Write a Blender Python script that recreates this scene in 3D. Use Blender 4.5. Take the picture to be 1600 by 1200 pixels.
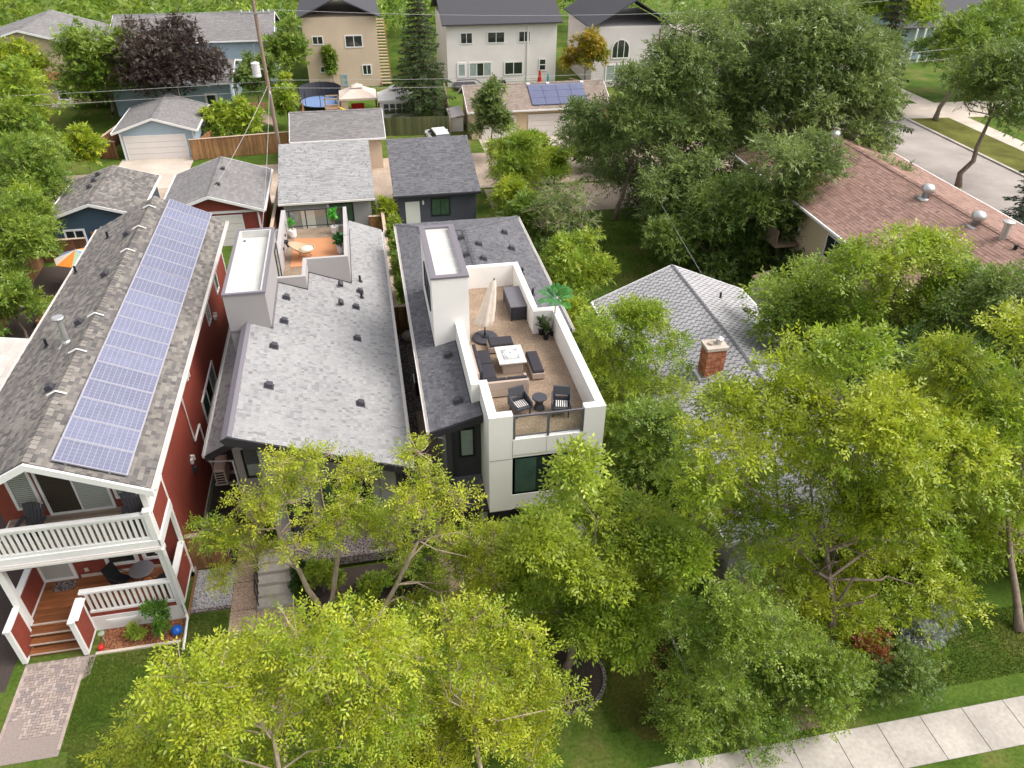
import bpy, math, random
import numpy as np
from mathutils import Vector, Matrix
random.seed(7)
for o in list(bpy.data.objects): bpy.data.objects.remove(o)
SC = bpy.context.scene
COL = SC.collection
R = math.radians

# ------------------------------------------------------------------ camera, sky, sun, exposure
cam_d = bpy.data.cameras.new('camera'); cam = bpy.data.objects.new('camera', cam_d); COL.objects.link(cam)
SC.camera = cam
yaw, pit, rol = R(11.257), R(35.609), R(-0.6113)
fw = Vector((math.sin(yaw)*math.cos(pit), math.cos(yaw)*math.cos(pit), -math.sin(pit)))
rt = Vector((math.cos(yaw), -math.sin(yaw), 0)); dn = fw.cross(rt)
r2 = rt*math.cos(rol)+dn*math.sin(rol); d2 = dn*math.cos(rol)-rt*math.sin(rol)
cam.matrix_world = Matrix(((r2.x, -d2.x, -fw.x, 0), (r2.y, -d2.y, -fw.y, 0), (r2.z, -d2.z, -fw.z, 22.6), (0, 0, 0, 1)))
cam_d.sensor_width = 36; cam_d.lens = 1183.48/1600*36; cam_d.clip_start = .2; cam_d.clip_end = 1500
SUN_EL, SUN_AZ = R(52), R(105)      # azimuth from +Y towards +X
w = bpy.data.worlds.new('World'); SC.world = w; w.use_nodes = True
nt = w.node_tree; bg = nt.nodes['Background']
sky = nt.nodes.new('ShaderNodeTexSky'); sky.sky_type = 'NISHITA'; sky.sun_disc = False
sky.sun_elevation = SUN_EL; sky.sun_rotation = SUN_AZ; sky.air_density = 1.0; sky.dust_density = 5.0; sky.ozone_density = 1.0
hs = nt.nodes.new('ShaderNodeHueSaturation'); hs.inputs['Saturation'].default_value = .22
nt.links.new(sky.outputs[0], hs.inputs['Color']); nt.links.new(hs.outputs[0], bg.inputs[0]); bg.inputs[1].default_value = .15
sl = bpy.data.lights.new('sun', 'SUN'); sl.energy = .8; sl.angle = R(30); sl.color = (1, .95, .87)
so = bpy.data.objects.new('sun', sl); COL.objects.link(so)
sd = Vector((math.sin(SUN_AZ)*math.cos(SUN_EL), math.cos(SUN_AZ)*math.cos(SUN_EL), math.sin(SUN_EL)))
so.rotation_euler = (-sd).to_track_quat('-Z', 'Y').to_euler(); so.location = (0, 0, 60)
SC.view_settings.view_transform = 'Standard'; SC.view_settings.look = 'None'; SC.view_settings.gamma = 1
SC.view_settings.exposure = 0.97
SC.render.engine = 'CYCLES'
SC.cycles.max_bounces = 5; SC.cycles.diffuse_bounces = 3; SC.cycles.glossy_bounces = 2; SC.cycles.transmission_bounces = 3; SC.cycles.transparent_max_bounces = 8

# ------------------------------------------------------------------ materials
def M(name, base, rough=.7, var=.12, scale=6, bump=0, bscale=60, metal=0, attr=False, spec=.4, big=.0, trans=0, stretch=None, orand=0):
    m = bpy.data.materials.new(name); m.use_nodes = True
    n = m.node_tree.nodes; l = m.node_tree.links; p = n['Principled BSDF']
    p.inputs['Roughness'].default_value = rough; p.inputs['Metallic'].default_value = metal
    p.inputs['Specular IOR Level'].default_value = spec
    geo = n.new('ShaderNodeNewGeometry'); pos = geo.outputs['Position']
    if stretch:
        mp = n.new('ShaderNodeMapping'); mp.inputs['Scale'].default_value = stretch; l.new(pos, mp.inputs[0]); pos = mp.outputs[0]
    tx = n.new('ShaderNodeTexNoise'); tx.inputs['Scale'].default_value = scale; tx.inputs['Detail'].default_value = 5
    l.new(pos, tx.inputs['Vector'])
    rp = n.new('ShaderNodeMapRange'); rp.inputs[1].default_value = .25; rp.inputs[2].default_value = .75
    rp.inputs[3].default_value = 1-var; rp.inputs[4].default_value = 1+var; l.new(tx.outputs[0], rp.inputs[0])
    f = rp.outputs[0]
    if big:
        t2 = n.new('ShaderNodeTexNoise'); t2.inputs['Scale'].default_value = .45; t2.inputs['Detail'].default_value = 4; l.new(geo.outputs['Position'], t2.inputs['Vector'])
        r3 = n.new('ShaderNodeMapRange'); r3.inputs[1].default_value = .3; r3.inputs[2].default_value = .7; r3.inputs[3].default_value = 1-big; r3.inputs[4].default_value = 1+big
        l.new(t2.outputs[0], r3.inputs[0]); mu = n.new('ShaderNodeMath'); mu.operation = 'MULTIPLY'; l.new(f, mu.inputs[0]); l.new(r3.outputs[0], mu.inputs[1]); f = mu.outputs[0]
    if orand:
        oi = n.new('ShaderNodeObjectInfo'); r4 = n.new('ShaderNodeMapRange'); r4.inputs[3].default_value = 1-orand; r4.inputs[4].default_value = 1+orand; l.new(oi.outputs['Random'], r4.inputs[0])
        m4 = n.new('ShaderNodeMath'); m4.operation = 'MULTIPLY'; l.new(f, m4.inputs[0]); l.new(r4.outputs[0], m4.inputs[1]); f = m4.outputs[0]
    vm = n.new('ShaderNodeVectorMath'); vm.operation = 'SCALE'; l.new(f, vm.inputs['Scale'])
    if attr:
        a = n.new('ShaderNodeAttribute'); a.attribute_name = 'col'; l.new(a.outputs['Color'], vm.inputs[0])
    else: vm.inputs[0].default_value = base
    l.new(vm.outputs[0], p.inputs['Base Color'])
    if bump:
        tb = n.new('ShaderNodeTexNoise'); tb.inputs['Scale'].default_value = bscale; tb.inputs['Detail'].default_value = 3; l.new(pos, tb.inputs['Vector'])
        b = n.new('ShaderNodeBump'); b.inputs['Strength'].default_value = bump; b.inputs['Distance'].default_value = .02; l.new(tb.outputs[0], b.inputs['Height']); l.new(b.outputs[0], p.inputs['Normal'])
    if trans:
        tr = n.new('ShaderNodeBsdfTranslucent'); l.new(vm.outputs[0], tr.inputs[0]); mx = n.new('ShaderNodeMixShader'); mx.inputs[0].default_value = trans
        l.new(p.outputs[0], mx.inputs[1]); l.new(tr.outputs[0], mx.inputs[2]); l.new(mx.outputs[0], n['Material Output'].inputs[0])
    return m
def speckle(name, c1, c2, c3, scale=90, rough=.85, bump=.4):
    m = bpy.data.materials.new(name); m.use_nodes = True; n = m.node_tree.nodes; l = m.node_tree.links; p = n['Principled BSDF']
    p.inputs['Roughness'].default_value = rough; p.inputs['Specular IOR Level'].default_value = .25
    g = n.new('ShaderNodeNewGeometry'); v = n.new('ShaderNodeTexVoronoi'); v.inputs['Scale'].default_value = scale; l.new(g.outputs['Position'], v.inputs['Vector'])
    cr = n.new('ShaderNodeValToRGB'); e = cr.color_ramp.elements; e[0].position = .15; e[0].color = (*c1, 1); e[1].position = .85; e[1].color = (*c3, 1)
    x = cr.color_ramp.elements.new(.5); x.color = (*c2, 1)
    sp = n.new('ShaderNodeSeparateColor'); l.new(v.outputs['Color'], sp.inputs[0]); l.new(sp.outputs[0], cr.inputs[0])
    t2 = n.new('ShaderNodeTexNoise'); t2.inputs['Scale'].default_value = 1.3; t2.inputs['Detail'].default_value = 6; l.new(g.outputs['Position'], t2.inputs['Vector'])
    mr = n.new('ShaderNodeMapRange'); mr.inputs[1].default_value = .3; mr.inputs[2].default_value = .7; mr.inputs[3].default_value = .8; mr.inputs[4].default_value = 1.15; l.new(t2.outputs[0], mr.inputs[0])
    vm = n.new('ShaderNodeVectorMath'); vm.operation = 'SCALE'; l.new(cr.outputs[0], vm.inputs[0]); l.new(mr.outputs[0], vm.inputs['Scale']); l.new(vm.outputs[0], p.inputs['Base Color'])
    b = n.new('ShaderNodeBump'); b.inputs['Strength'].default_value = bump; b.inputs['Distance'].default_value = .01; l.new(v.outputs['Distance'], b.inputs['Height']); l.new(b.outputs[0], p.inputs['Normal'])
    return m
def glass(name, tint, fac=.12):
    m = bpy.data.materials.new(name); m.use_nodes = True; n = m.node_tree.nodes; l = m.node_tree.links
    t = n.new('ShaderNodeBsdfTransparent'); t.inputs[0].default_value = (*tint, 1); g = n.new('ShaderNodeBsdfGlossy'); g.inputs['Roughness'].default_value = .03
    x = n.new('ShaderNodeMixShader'); x.inputs[0].default_value = fac; l.new(t.outputs[0], x.inputs[1]); l.new(g.outputs[0], x.inputs[2]); l.new(x.outputs[0], n['Material Output'].inputs[0])
    return m
def grassmat():
    m = M('grass', (.08, .13, .018), .95, .35, 9, .8, 140, spec=.1); n = m.node_tree.nodes; l = m.node_tree.links
    vm = [x for x in n if x.type == 'VECT_MATH'][0]; g = [x for x in n if x.type == 'NEW_GEOMETRY'][0]
    t = n.new('ShaderNodeTexNoise'); t.inputs['Scale'].default_value = .35; t.inputs['Detail'].default_value = 9; t.inputs['Roughness'].default_value = .68; l.new(g.outputs['Position'], t.inputs['Vector'])
    c = n.new('ShaderNodeValToRGB'); e = c.color_ramp.elements; e[0].position = .36; e[0].color = (.05, .095, .012, 1); e[1].position = .66; e[1].color = (.17, .155, .05, 1); x = c.color_ramp.elements.new(.5); x.color = (.085, .135, .02, 1)
    l.new(t.outputs[0], c.inputs[0]); l.new(c.outputs[0], vm.inputs[0]); return m
mt = {}
def defmats():
    mt.update(
    shingle=M('shingle', (1, 1, 1), .92, .16, 22, .5, 160, attr=True, spec=.2, big=.08),
    leaf=M('leaf', (1, 1, 1), .42, .1, 2.5, attr=True, spec=.5, trans=.44),
    needle=M('needle', (1, 1, 1), .7, .1, 4, attr=True, spec=.15, trans=.12),
    bark=M('bark', (.21, .16, .12), .9, .35, 9, .8, 40, stretch=(1, 1, .25)),
    palebark=M('palebark', (.40, .31, .23), .9, .3, 9, .6, 40, stretch=(1, 1, .3)),
    grass=grassmat(),
    drygrass=M('drygrass', (.115, .115, .026), .9, .35, 9, .8, 120, spec=.1, big=.35),
    blade=M('blade', (1, 1, 1), .7, .1, 4, attr=True, spec=.15, trans=.25),
    asphalt=M('asphalt', (.33, .288, .262), .9, .12, 14, .3, 120, big=.16),
    lane=M('lane', (.40, .31, .24), .95, .2, 5, .5, 60, big=.2),
    concrete=M('concrete', (.40, .36, .32), .85, .14, 8, .3, 90, big=.25),
    pale_concrete=M('pale_concrete', (.52, .44, .37), .85, .1, 8, .3, 90, big=.16),
    aggregate=speckle('aggregate', (.21, .14, .095), (.37, .26, .185), (.52, .40, .31), 46),
    deckagg=speckle('deckagg', (.20, .14, .095), (.275, .197, .137), (.35, .262, .19), 42),
    paverbed=M('paverbed', (.28, .225, .2), .9, .2, 20, .3, 60),
    soil=M('soil', (.062, .045, .038), .95, .5, 25, .9, 60),
    redmulch=speckle('redmulch', (.11, .035, .015), (.24, .085, .035), (.33, .15, .07), 26),
    pebble=M('pebble', (1, 1, 1), .75, .2, 40, attr=True),
    graveldark=speckle('graveldark', (.045, .035, .035), (.14, .11, .11), (.34, .29, .27), 30),
    gravelgrey=speckle('gravelgrey', (.12, .11, .115), (.27, .25, .26), (.5, .47, .47), 32),
    stucco_white=M('stucco_white', (.80, .77, .73), .85, .03, 30, .12, 220, big=.05),
    stucco_grey=M('stucco_grey', (.33, .31, .304), .85, .03, 30, .12, 220, big=.04),
    stucco_greylight=M('stucco_greylight', (.40, .372, .362), .85, .03, 30, .12, 220, big=.04),
    stucco_slate=M('stucco_slate', (.085, .088, .115), .85, .05, 30, .12, 220, big=.06),
    charcoal=M('charcoal', (.05, .048, .055), .7, .06, 20),
    fascia=M('fascia', (.028, .025, .032), .55, .08, 12),
    purplecap=M('purplecap', (.17, .152, .172), .6, .08, 20, .1, 90),
    membrane=M('membrane', (.50, .49, .465), .7, .05, 2.5, .15, 30, big=.1),
    white=M('white', (.78, .76, .74), .5, .035, 6, big=.05),
    whitewall=M('whitewall', (.74, .69, .66), .7, .04, 9, big=.05),
    pinkwhite=M('pinkwhite', (.66, .60, .59), .7, .04, 9, big=.05),
    gutter=M('gutter', (.74, .70, .66), .4, .06, 8),
    red=M('red', (.225, .046, .03), .65, .12, 5, .1, 60, big=.1),
    bluewall=M('bluewall', (.36, .45, .52), .7, .06, 8, big=.05),
    darkblue=M('darkblue', (.05, .085, .12), .65, .07, 8),
    tan=M('tan', (.62, .48, .36), .85, .06, 8, .15, 120, big=.08),
    beige=M('beige', (.58, .46, .31), .85, .06, 8, .1, 120, big=.06),
    deckwood=M('deckwood', (.24, .085, .03), .5, .25, 6, .2, 50, stretch=(.35, 3, 3), big=.25, orand=.32),
    upperdeck=M('upperdeck', (.30, .225, .17), .75, .2, 6, .2, 50, stretch=(.3, 3, 3), orand=.32),
    fencewood=M('fencewood', (.30, .155, .068), .8, .3, 6, .4, 50, stretch=(3, 3, .3), big=.28, orand=.32),
    fencedark=M('fencedark', (.155, .065, .03), .8, .3, 6, .4, 50, stretch=(3, 3, .3), big=.25, orand=.32),
    fencegreen=M('fencegreen', (.10, .105, .045), .85, .2, 6, .3, 50, stretch=(3, 3, .3), orand=.32),
    fencecap=M('fencecap', (.48, .36, .27), .8, .15, 8),
    polewood=M('polewood', (.26, .185, .135), .9, .25, 8, .6, 40, stretch=(2, 2, .2)),
    cedar=M('cedar', (.29, .135, .055), .8, .25, 5, .2, 40, orand=.2),
    pane=M('pane', (.022, .03, .03), .06, .1, 3, spec=.9),
    panegreen=M('panegreen', (.05, .09, .07), .06, .35, 1.5, spec=.9),  # greenish reflections painted into the glass colour
    panepale=M('panepale', (.30, .36, .34), .12, .15, 2, spec=.8),
    screen=M('screen', (.05, .04, .026), .6, .2, 8),
    blind=M('blind', (.42, .42, .38), .6, .04, 8),
    black=M('black', (.014, .014, .017), .45, .1, 10),
    blackmetal=M('blackmetal', (.03, .028, .032), .4, .1, 10),
    greymetal=M('greymetal', (.16, .15, .165), .4, .08, 10, metal=.3),
    steel=M('steel', (.55, .54, .53), .35, .08, 12, metal=.7),
    ventgrey=M('ventgrey', (.05, .047, .056), .55, .1, 15),
    cell=M('cell', (.155, .16, .235), .25, .12, 3, spec=.8, orand=.12),
    cellback=M('cellback', (.33, .32, .37), .3, .03, 5, spec=.7),
    paneldark=M('paneldark', (.10, .11, .19), .35, .1, 2, spec=.6),
    brick=M('brick', (1, 1, 1), .9, .2, 20, .4, 90, attr=True),
    mortar=M('mortar', (.45, .40, .36), .95, .15, 20),
    paver=M('paver', (1, 1, 1), .9, .2, 30, .3, 90, attr=True),
    wicker=M('wicker', (.05, .052, .062), .6, .3, 60, .6, 90),
    tanwicker=M('tanwicker', (.42, .33, .27), .7, .2, 60, .5, 90),
    cushion=M('cushion', (.033, .03, .037), .9, .15, 20, .2, 120),
    stonetop=M('stonetop', (.62, .60, .56), .4, .07, 9),
    fireglass=speckle('fireglass', (.5, .52, .52), (.75, .75, .73), (.9, .9, .88), 60, .2),
    canvas=M('canvas', (.68, .58, .49), .85, .08, 6, .3, 25),
    rattan=M('rattan', (.42, .30, .19), .7, .15, 40, .4, 80),
    pillow=M('pillow', (.60, .54, .43), .95, .06, 20, .4, 60),
    rug=M('rug', (.52, .235, .11), .95, .08, 30, .3, 160, big=.06),
    pot=M('pot', (.76, .74, .72), .5, .04, 10),
    woodpole=M('woodpole', (.42, .22, .10), .7, .2, 10),
    orange=M('orange', (.75, .22, .03), .8, .1, 8), bluecloth=M('bluecloth', (.16, .24, .42), .8, .1, 8), greencloth=M('greencloth', (.28, .36, .25), .8, .1, 8),
    brightblue=M('brightblue', (.01, .09, .42), .35, .1, 8), plasticgreen=M('plasticgreen', (.015, .10, .02), .5, .1, 10),
    redplastic=M('redplastic', (.55, .02, .015), .5, .1, 8), teal=M('teal', (.02, .32, .38), .5, .1, 8), yellowp=M('yellowp', (.65, .38, .02), .6, .1, 8),
    carwhite=M('carwhite', (.78, .78, .78), .2, .02, 3, spec=.8), carblue=M('carblue', (.02, .03, .07), .15, .02, 3, spec=.9),
    rubber=M('rubber', (.02, .02, .02), .8, .1, 20), gazebo=M('gazebo', (.66, .54, .46), .9, .05, 6, .2, 20), gazebo2=M('gazebo2', (.62, .58, .54), .9, .05, 6, .2, 20),
    rock=M('rock', (.42, .36, .29), .9, .3, 8, .8, 20), insulator=M('insulator', (.6, .6, .6), .3, .05, 5),
    bench=M('bench', (.20, .062, .028), .6, .25, 8, .2, 40), wire=M('wire', (.33, .32, .32), .5, .05, 5),
    railglass=glass('railglass', (.93, .96, .94), .09))
defmats()

# ------------------------------------------------------------------ mesh builder
ORG = {}
class MB:
    def __init__(s): s.v = []; s.f = []; s.c = []
    def poly(s, pts, col=None):
        b = len(s.v); s.v += [tuple(p) for p in pts]; s.f.append(tuple(range(b, b+len(pts)))); s.c.append(col)
    def hexa(s, p, col=None):      # 8 points: bottom 4 ccw, top 4 ccw
        b = len(s.v); s.v += [tuple(q) for q in p]
        for f in ((3, 2, 1, 0), (4, 5, 6, 7), (0, 1, 5, 4), (1, 2, 6, 5), (2, 3, 7, 6), (3, 0, 4, 7)):
            s.f.append(tuple(b+i for i in f)); s.c.append(col)
    def box(s, x0, x1, y0, y1, z0, z1, col=None):
        s.hexa(((x0, y0, z0), (x1, y0, z0), (x1, y1, z0), (x0, y1, z0), (x0, y0, z1), (x1, y0, z1), (x1, y1, z1), (x0, y1, z1)), col)
    def ob(s, O, U, N, u0, u1, z0, z1, d0, d1, col=None):
        O = Vector(O); U = Vector(U); N = Vector(N); Z = Vector((0, 0, 1))
        def q(u, z, d): return O+U*u+Z*z+N*d
        s.hexa((q(u0, z0, d1), q(u1, z0, d1), q(u1, z0, d0), q(u0, z0, d0), q(u0, z1, d1), q(u1, z1, d1), q(u1, z1, d0), q(u0, z1, d0)), col)
    def prism(s, poly, ax, a0, a1, col=None):
        def q(p, a):
            return {'x': (a, p[0], p[1]), 'y': (p[0], a, p[1]), 'z': (p[0], p[1], a)}[ax]
        n = len(poly); s.poly([q(p, a0) for p in poly], col); s.poly([q(p, a1) for p in poly][::-1], col)
        for i in range(n):
            j = (i+1) % n; s.poly((q(poly[i], a0), q(poly[i], a1), q(poly[j], a1), q(poly[j], a0)), col)
    def tube(s, path, rad, n=6, col=None):
        path = [Vector(p) for p in path]; rings = []
        if not hasattr(rad, '__len__'): rad = [rad]*len(path)
        for i, p in enumerate(path):
            t = (path[min(i+1, len(path)-1)]-path[max(i-1, 0)]); t = t.normalized() if t.length > 1e-9 else Vector((0, 0, 1))
            a = t.orthogonal().normalized() if abs(t.z) > .95 else t.cross(Vector((0, 0, 1))).normalized(); b = t.cross(a)
            k = len(s.v); s.v += [tuple(p+(a*math.cos(2*math.pi*j/n)+b*math.sin(2*math.pi*j/n))*rad[i]) for j in range(n)]; rings.append(k)
        for r0, r1 in zip(rings, rings[1:]):
            for j in range(n): s.f.append((r0+j, r0+(j+1) % n, r1+(j+1) % n, r1+j)); s.c.append(col)
        s.f.append(tuple(range(rings[0]+n-1, rings[0]-1, -1))); s.c.append(col); s.f.append(tuple(range(rings[-1], rings[-1]+n))); s.c.append(col)
    def lathe(s, prof, n=16, c=(0, 0, 0), col=None, sx=1, sy=1):
        k = len(s.v)
        for r, z in prof: s.v += [(c[0]+sx*r*math.cos(2*math.pi*j/n), c[1]+sy*r*math.sin(2*math.pi*j/n), c[2]+z) for j in range(n)]
        for i in range(len(prof)-1):
            for j in range(n): s.f.append((k+i*n+j, k+i*n+(j+1) % n, k+(i+1)*n+(j+1) % n, k+(i+1)*n+j)); s.c.append(col)
        s.f.append(tuple(range(k+n-1, k-1, -1))); s.c.append(col); e = k+(len(prof)-1)*n; s.f.append(tuple(range(e, e+n))); s.c.append(col)
    def mesh(s, name, mat, off=(0, 0, 0)):
        me = bpy.data.meshes.new(name); ox, oy, oz = off
        me.from_pydata([(x-ox, y-oy, z-oz) for x, y, z in s.v], [], s.f)
        me.materials.append(mat)
        if any(c is not None for c in s.c):
            a = me.color_attributes.new('col', 'FLOAT_COLOR', 'CORNER'); arr = []
            for f, c in zip(s.f, s.c):
                c = c or (.5, .5, .5)
                arr += [c[0], c[1], c[2], 1.]*len(f)
            a.data.foreach_set('color', arr)
        return me
def setp(o, **k):
    for a, b in k.items():
        if b is not None: o[a] = b
    return o
def link(name, me, parent=None, loc=None):
    o = bpy.data.objects.new(name, me); COL.objects.link(o)
    if parent is not None: o.parent = parent
    if loc is not None: o.location = loc
    return o
def part(name, mb, mat, parent, smooth=False, kind=None, bev=0):
    off = ORG.get(parent.name, (0, 0, 0)); me = mb.mesh(name, mt[mat] if isinstance(mat, str) else mat, off)
    o = link(name, me, parent); ORG[o.name] = off
    if smooth: me.shade_smooth()
    if kind: o['kind'] = kind
    if bev:
        b = o.modifiers.new('bevel', 'BEVEL'); b.width = bev; b.segments = 2; b.limit_method = 'ANGLE'
    return o
def thing(name, label, cat, loc=(0, 0, 0), rz=0, group=None):
    o = link(name, None); o.location = loc; o.rotation_euler = (0, 0, rz); o.empty_display_size = .2
    setp(o, label=label, category=cat, group=group); ORG[o.name] = tuple(loc) if rz == 0 else (0, 0, 0)
    return o
def local(t): ORG[t.name] = (0, 0, 0); return t       # parts given in the thing's own coordinates
def single(name, mb, mat, label, cat, group=None, smooth=False, off=(0, 0, 0), bev=0):
    me = mb.mesh(name, mt[mat], off); o = link(name, me); o.location = off; setp(o, label=label, category=cat, group=group)
    if smooth: me.shade_smooth()
    if bev:
        b = o.modifiers.new('bevel', 'BEVEL'); b.width = bev; b.segments = 2; b.limit_method = 'ANGLE'
    return o
def struct(name, mb, mat, kind='structure'):
    o = link(name, mb.mesh(name, mt[mat])); o['kind'] = kind; return o
PC = {}
def piece(name, parent, mat, x0, x1, y0, y1, z0, z1):      # a board: shares mesh data with boards of the same size
    d = (round(x1-x0, 3), round(y1-y0, 3), round(z1-z0, 3)); k = (name, mat)+d
    if k not in PC:
        b = MB(); e = min(.008, min(d)*.2); hx, hy, hz = d[0]/2, d[1]/2, d[2]/2
        b.box(-hx, hx, -hy, hy, -hz, hz); PC[k] = b.mesh(name, mt[mat])
    off = ORG.get(parent.name, (0, 0, 0))
    return link(name, PC[k], parent, ((x0+x1)/2-off[0], (y0+y1)/2-off[1], (z0+z1)/2-off[2]))
def dup(root, loc, rz=None, label=None, group=None):
    r = root.copy(); COL.objects.link(r); r.location = loc
    if rz is not None: r.rotation_euler = (0, 0, rz)
    if label: r['label'] = label
    if group: r['group'] = group
    for ch in list(root.children):
        c = ch.copy(); COL.objects.link(c); c.parent = r
        for g in list(ch.children):
            d = g.copy(); COL.objects.link(d); d.parent = c
    return r

# ------------------------------------------------------------------ roofs, siding, windows
def spans(poly, v):
    xs = []
    for i in range(len(poly)):
        (a, b), (c, d) = poly[i], poly[(i+1) % len(poly)]
        if (b <= v < d) or (d <= v < b): xs.append(a+(v-b)*(c-a)/(d-b))
    xs.sort(); return list(zip(xs[::2], xs[1::2]))
def cut(iv, holes, v):
    for u0, u1, v0, v1 in holes:
        if v0 <= v <= v1:
            n = []
            for a, b in iv:
                if u0 > a: n.append((a, min(b, u0)))
                if u1 < b: n.append((max(a, u1), b))
            iv = [q for q in n if q[1]-q[0] > .02]
    return iv
def shingle(mb, O, U, V, poly, pal, holes=(), tabs=False, ex=.145, wr=(.11, .33), t=.014, jit=.1, rnd=random, dark=.13):
    O = Vector(O); U = Vector(U).normalized(); V = Vector(V).normalized(); N = U.cross(V)
    if N.z < 0: N = -N
    vmin = min(p[1] for p in poly); vmax = max(p[1] for p in poly); k = 0; v = vmin
    while v < vmax-.01:
        v1 = min(v+ex, vmax)
        for a, b in cut(spans(poly, (v+v1)/2), holes, (v+v1)/2):
            u = a; k += 1
            first = True; ph = k % 2
            while u < b-1e-4:
                wd = rnd.uniform(*wr); 
                if first: wd *= rnd.random()*.8+.2; first = tabs
                e = min(u+wd, b)
                if b-e < .06: e = b
                if tabs: e = min(u+(.085 if ph else (.25 if not first else .09+.165*((k//1) % 2))), b)
                c = (pal[-1] if ph else rnd.choice(pal[:-1])) if tabs else rnd.choice(pal); ph = 1-ph; q = 1+rnd.uniform(-jit, jit)*.7
                if not tabs and rnd.random() < dark and b-u > .2: c = pal[-1]; q = .84; e = min(u+rnd.uniform(.06, .13), b)
                c = (c[0]*q, c[1]*q, c[2]*q); tt = t*rnd.choice((.55, 1, 1.25)); first = False
                p0 = O+U*u+V*v; p1 = O+U*(e-.004)+V*v; p2 = O+U*(e-.004)+V*(v1+.02); p3 = O+U*u+V*(v1+.02)
                B = len(mb.v); mb.v += [tuple(p0+N*tt), tuple(p1+N*tt), tuple(p2+N*.003), tuple(p3+N*.003), tuple(p0), tuple(p1)]
                mb.f += [(B, B+1, B+2, B+3), (B+4, B+5, B+1, B), (B+5, B+2, B+1), (B+4, B, B+3)]; mb.c += [c]*4
                u = e
        v = v1
def lap(mb, O, U, N, z0, z1, iv, ex=.12, d=.018, col=None):     # horizontal lap siding; iv(z)->[(u0,u1)]
    O = Vector(O); U = Vector(U); N = Vector(N); Z = Vector((0, 0, 1)); z = z0
    while z < z1-.005:
        e = min(z+ex, z1)
        for u0, u1 in iv((z+e)/2):
            a = O+U*u0+Z*z; b = O+U*u1+Z*z; c = O+U*u1+Z*e; f = O+U*u0+Z*e
            mb.poly((a+N*d, b+N*d, c+N*.003, f+N*.003), col); mb.poly((a, b, b+N*d, a+N*d), col)
        z = e
def window(parent, O, U, N, u0, u1, z0, z1, fmat='white', pmat='pane', fw=.07, cols=1, rows=1, name='window', d=.05, slats=0):
    m = MB()
    for a, b, c, e in ((u0, u1, z0, z0+fw), (u0, u1, z1-fw, z1), (u0, u0+fw, z0+fw, z1-fw), (u1-fw, u1, z0+fw, z1-fw)): m.ob(O, U, N, a, b, c, e, -.02, d)
    W = (u1-u0-2*fw)/cols; H = (z1-z0-2*fw)/rows; h = fw*.32
    for i in range(1, cols): m.ob(O, U, N, u0+fw+W*i-h, u0+fw+W*i+h, z0+fw, z1-fw, -.02, d-.006)
    for j in range(1, rows): m.ob(O, U, N, u0+fw, u1-fw, z0+fw+H*j-h, z0+fw+H*j+h, -.02, d-.012)
    f = part(name, m, fmat, parent)
    for i in range(cols):
        for j in range(rows):
            p = MB(); p.ob(O, U, N, u0+fw+W*i-.003, u0+fw+W*(i+1)+.003, z0+fw+H*j-.003, z0+fw+H*(j+1)+.003, -.015, d-.03)
            pm = pmat[i % len(pmat)] if isinstance(pmat, (list, tuple)) else pmat
            part('pane', p, pm, f)
            if slats and (slats is True or i in slats):
                s = MB(); n = int(H/.085)
                for k in range(n): s.ob(O, U, N, u0+fw+W*i+.02, u0+fw+W*(i+1)-.02, z0+fw+H*j+.03+k*.085, z0+fw+H*j+.09+k*.085, d-.029, d-.018)
                part('blinds', s, 'blind', f)
    return f
X, Y, Zv = (1, 0, 0), (0, 1, 0), (0, 0, 1); NX, NY = (-1, 0, 0), (0, -1, 0)
VK = {}
def vent(parent, x, y, z, slope, mat='ventgrey', s=.27):        # low box vent on a roof sloping along x
    if ('v', mat, s) not in VK:
        m = MB(); a = s/2; m.box(-a*1.35, a*1.35, -a*1.35, a*1.35, -.03, .025); m.hexa(((-a, -a, .02), (a, -a, .02), (a, a, .02), (-a, a, .02), (-a*.82, -a*.86, .17), (a*.82, -a*.86, .17), (a*.82, a*.86, .17), (-a*.82, a*.86, .17)))
        VK[('v', mat, s)] = m.mesh('roof_vent', mt[mat])
    off = ORG.get(parent.name, (0, 0, 0)); o = link('roof_vent', VK[('v', mat, s)], parent, (x-off[0], y-off[1], z-off[2])); o.rotation_euler = (0, -math.atan(slope), 0)
def pipe(parent, x, y, z, r=.055, h=.32, mat='black', name='vent_pipe'):
    m = MB(); m.lathe(((r*2.2, -.06), (r*2.0, .03), (r, .06), (r, h), (r*1.02, h+.01)), 10, (x, y, z)); part(name, m, mat, parent)
def ridge_caps(mb, p0, p1, pal, w=.16, n=None, drop=.06, ex=.2):
    p0 = Vector(p0); p1 = Vector(p1); d = (p1-p0); L = d.length; d.normalize(); s = d.cross(Vector((0, 0, 1))).normalized(); k = int(L/ex)
    for i in range(k):
        a = p0+d*(L*i/k); b = p0+d*(L*(i+1.12)/k); c = random.choice(pal); q = random.uniform(.9, 1.1); c = tuple(x*q for x in c)
        u = Vector((0, 0, .035)); l = Vector((0, 0, .012)); dd = Vector((0, 0, -drop))
        mb.poly((a+u, b+l, b+s*w+dd+l, a+s*w+dd+u), c); mb.poly((b+l, a+u, a-s*w+dd+u, b-s*w+dd+l), c); mb.poly((a+u, a+s*w+dd+u, a+s*w+dd, a), c); mb.poly((a+u, a, a-s*w+dd, a-s*w+dd+u), c)
PAL_LIGHT = [(.305, .299, .298), (.315, .309, .307), (.296, .29, .29), (.31, .304, .302), (.287, .281, .282), (.324, .318, .315), (.255, .249, .252)]
PAL_SLATE = [(.135, .132, .143), (.145, .142, .152), (.125, .122, .132), (.155, .151, .16), (.14, .137, .147), (.115, .112, .122)]
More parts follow.
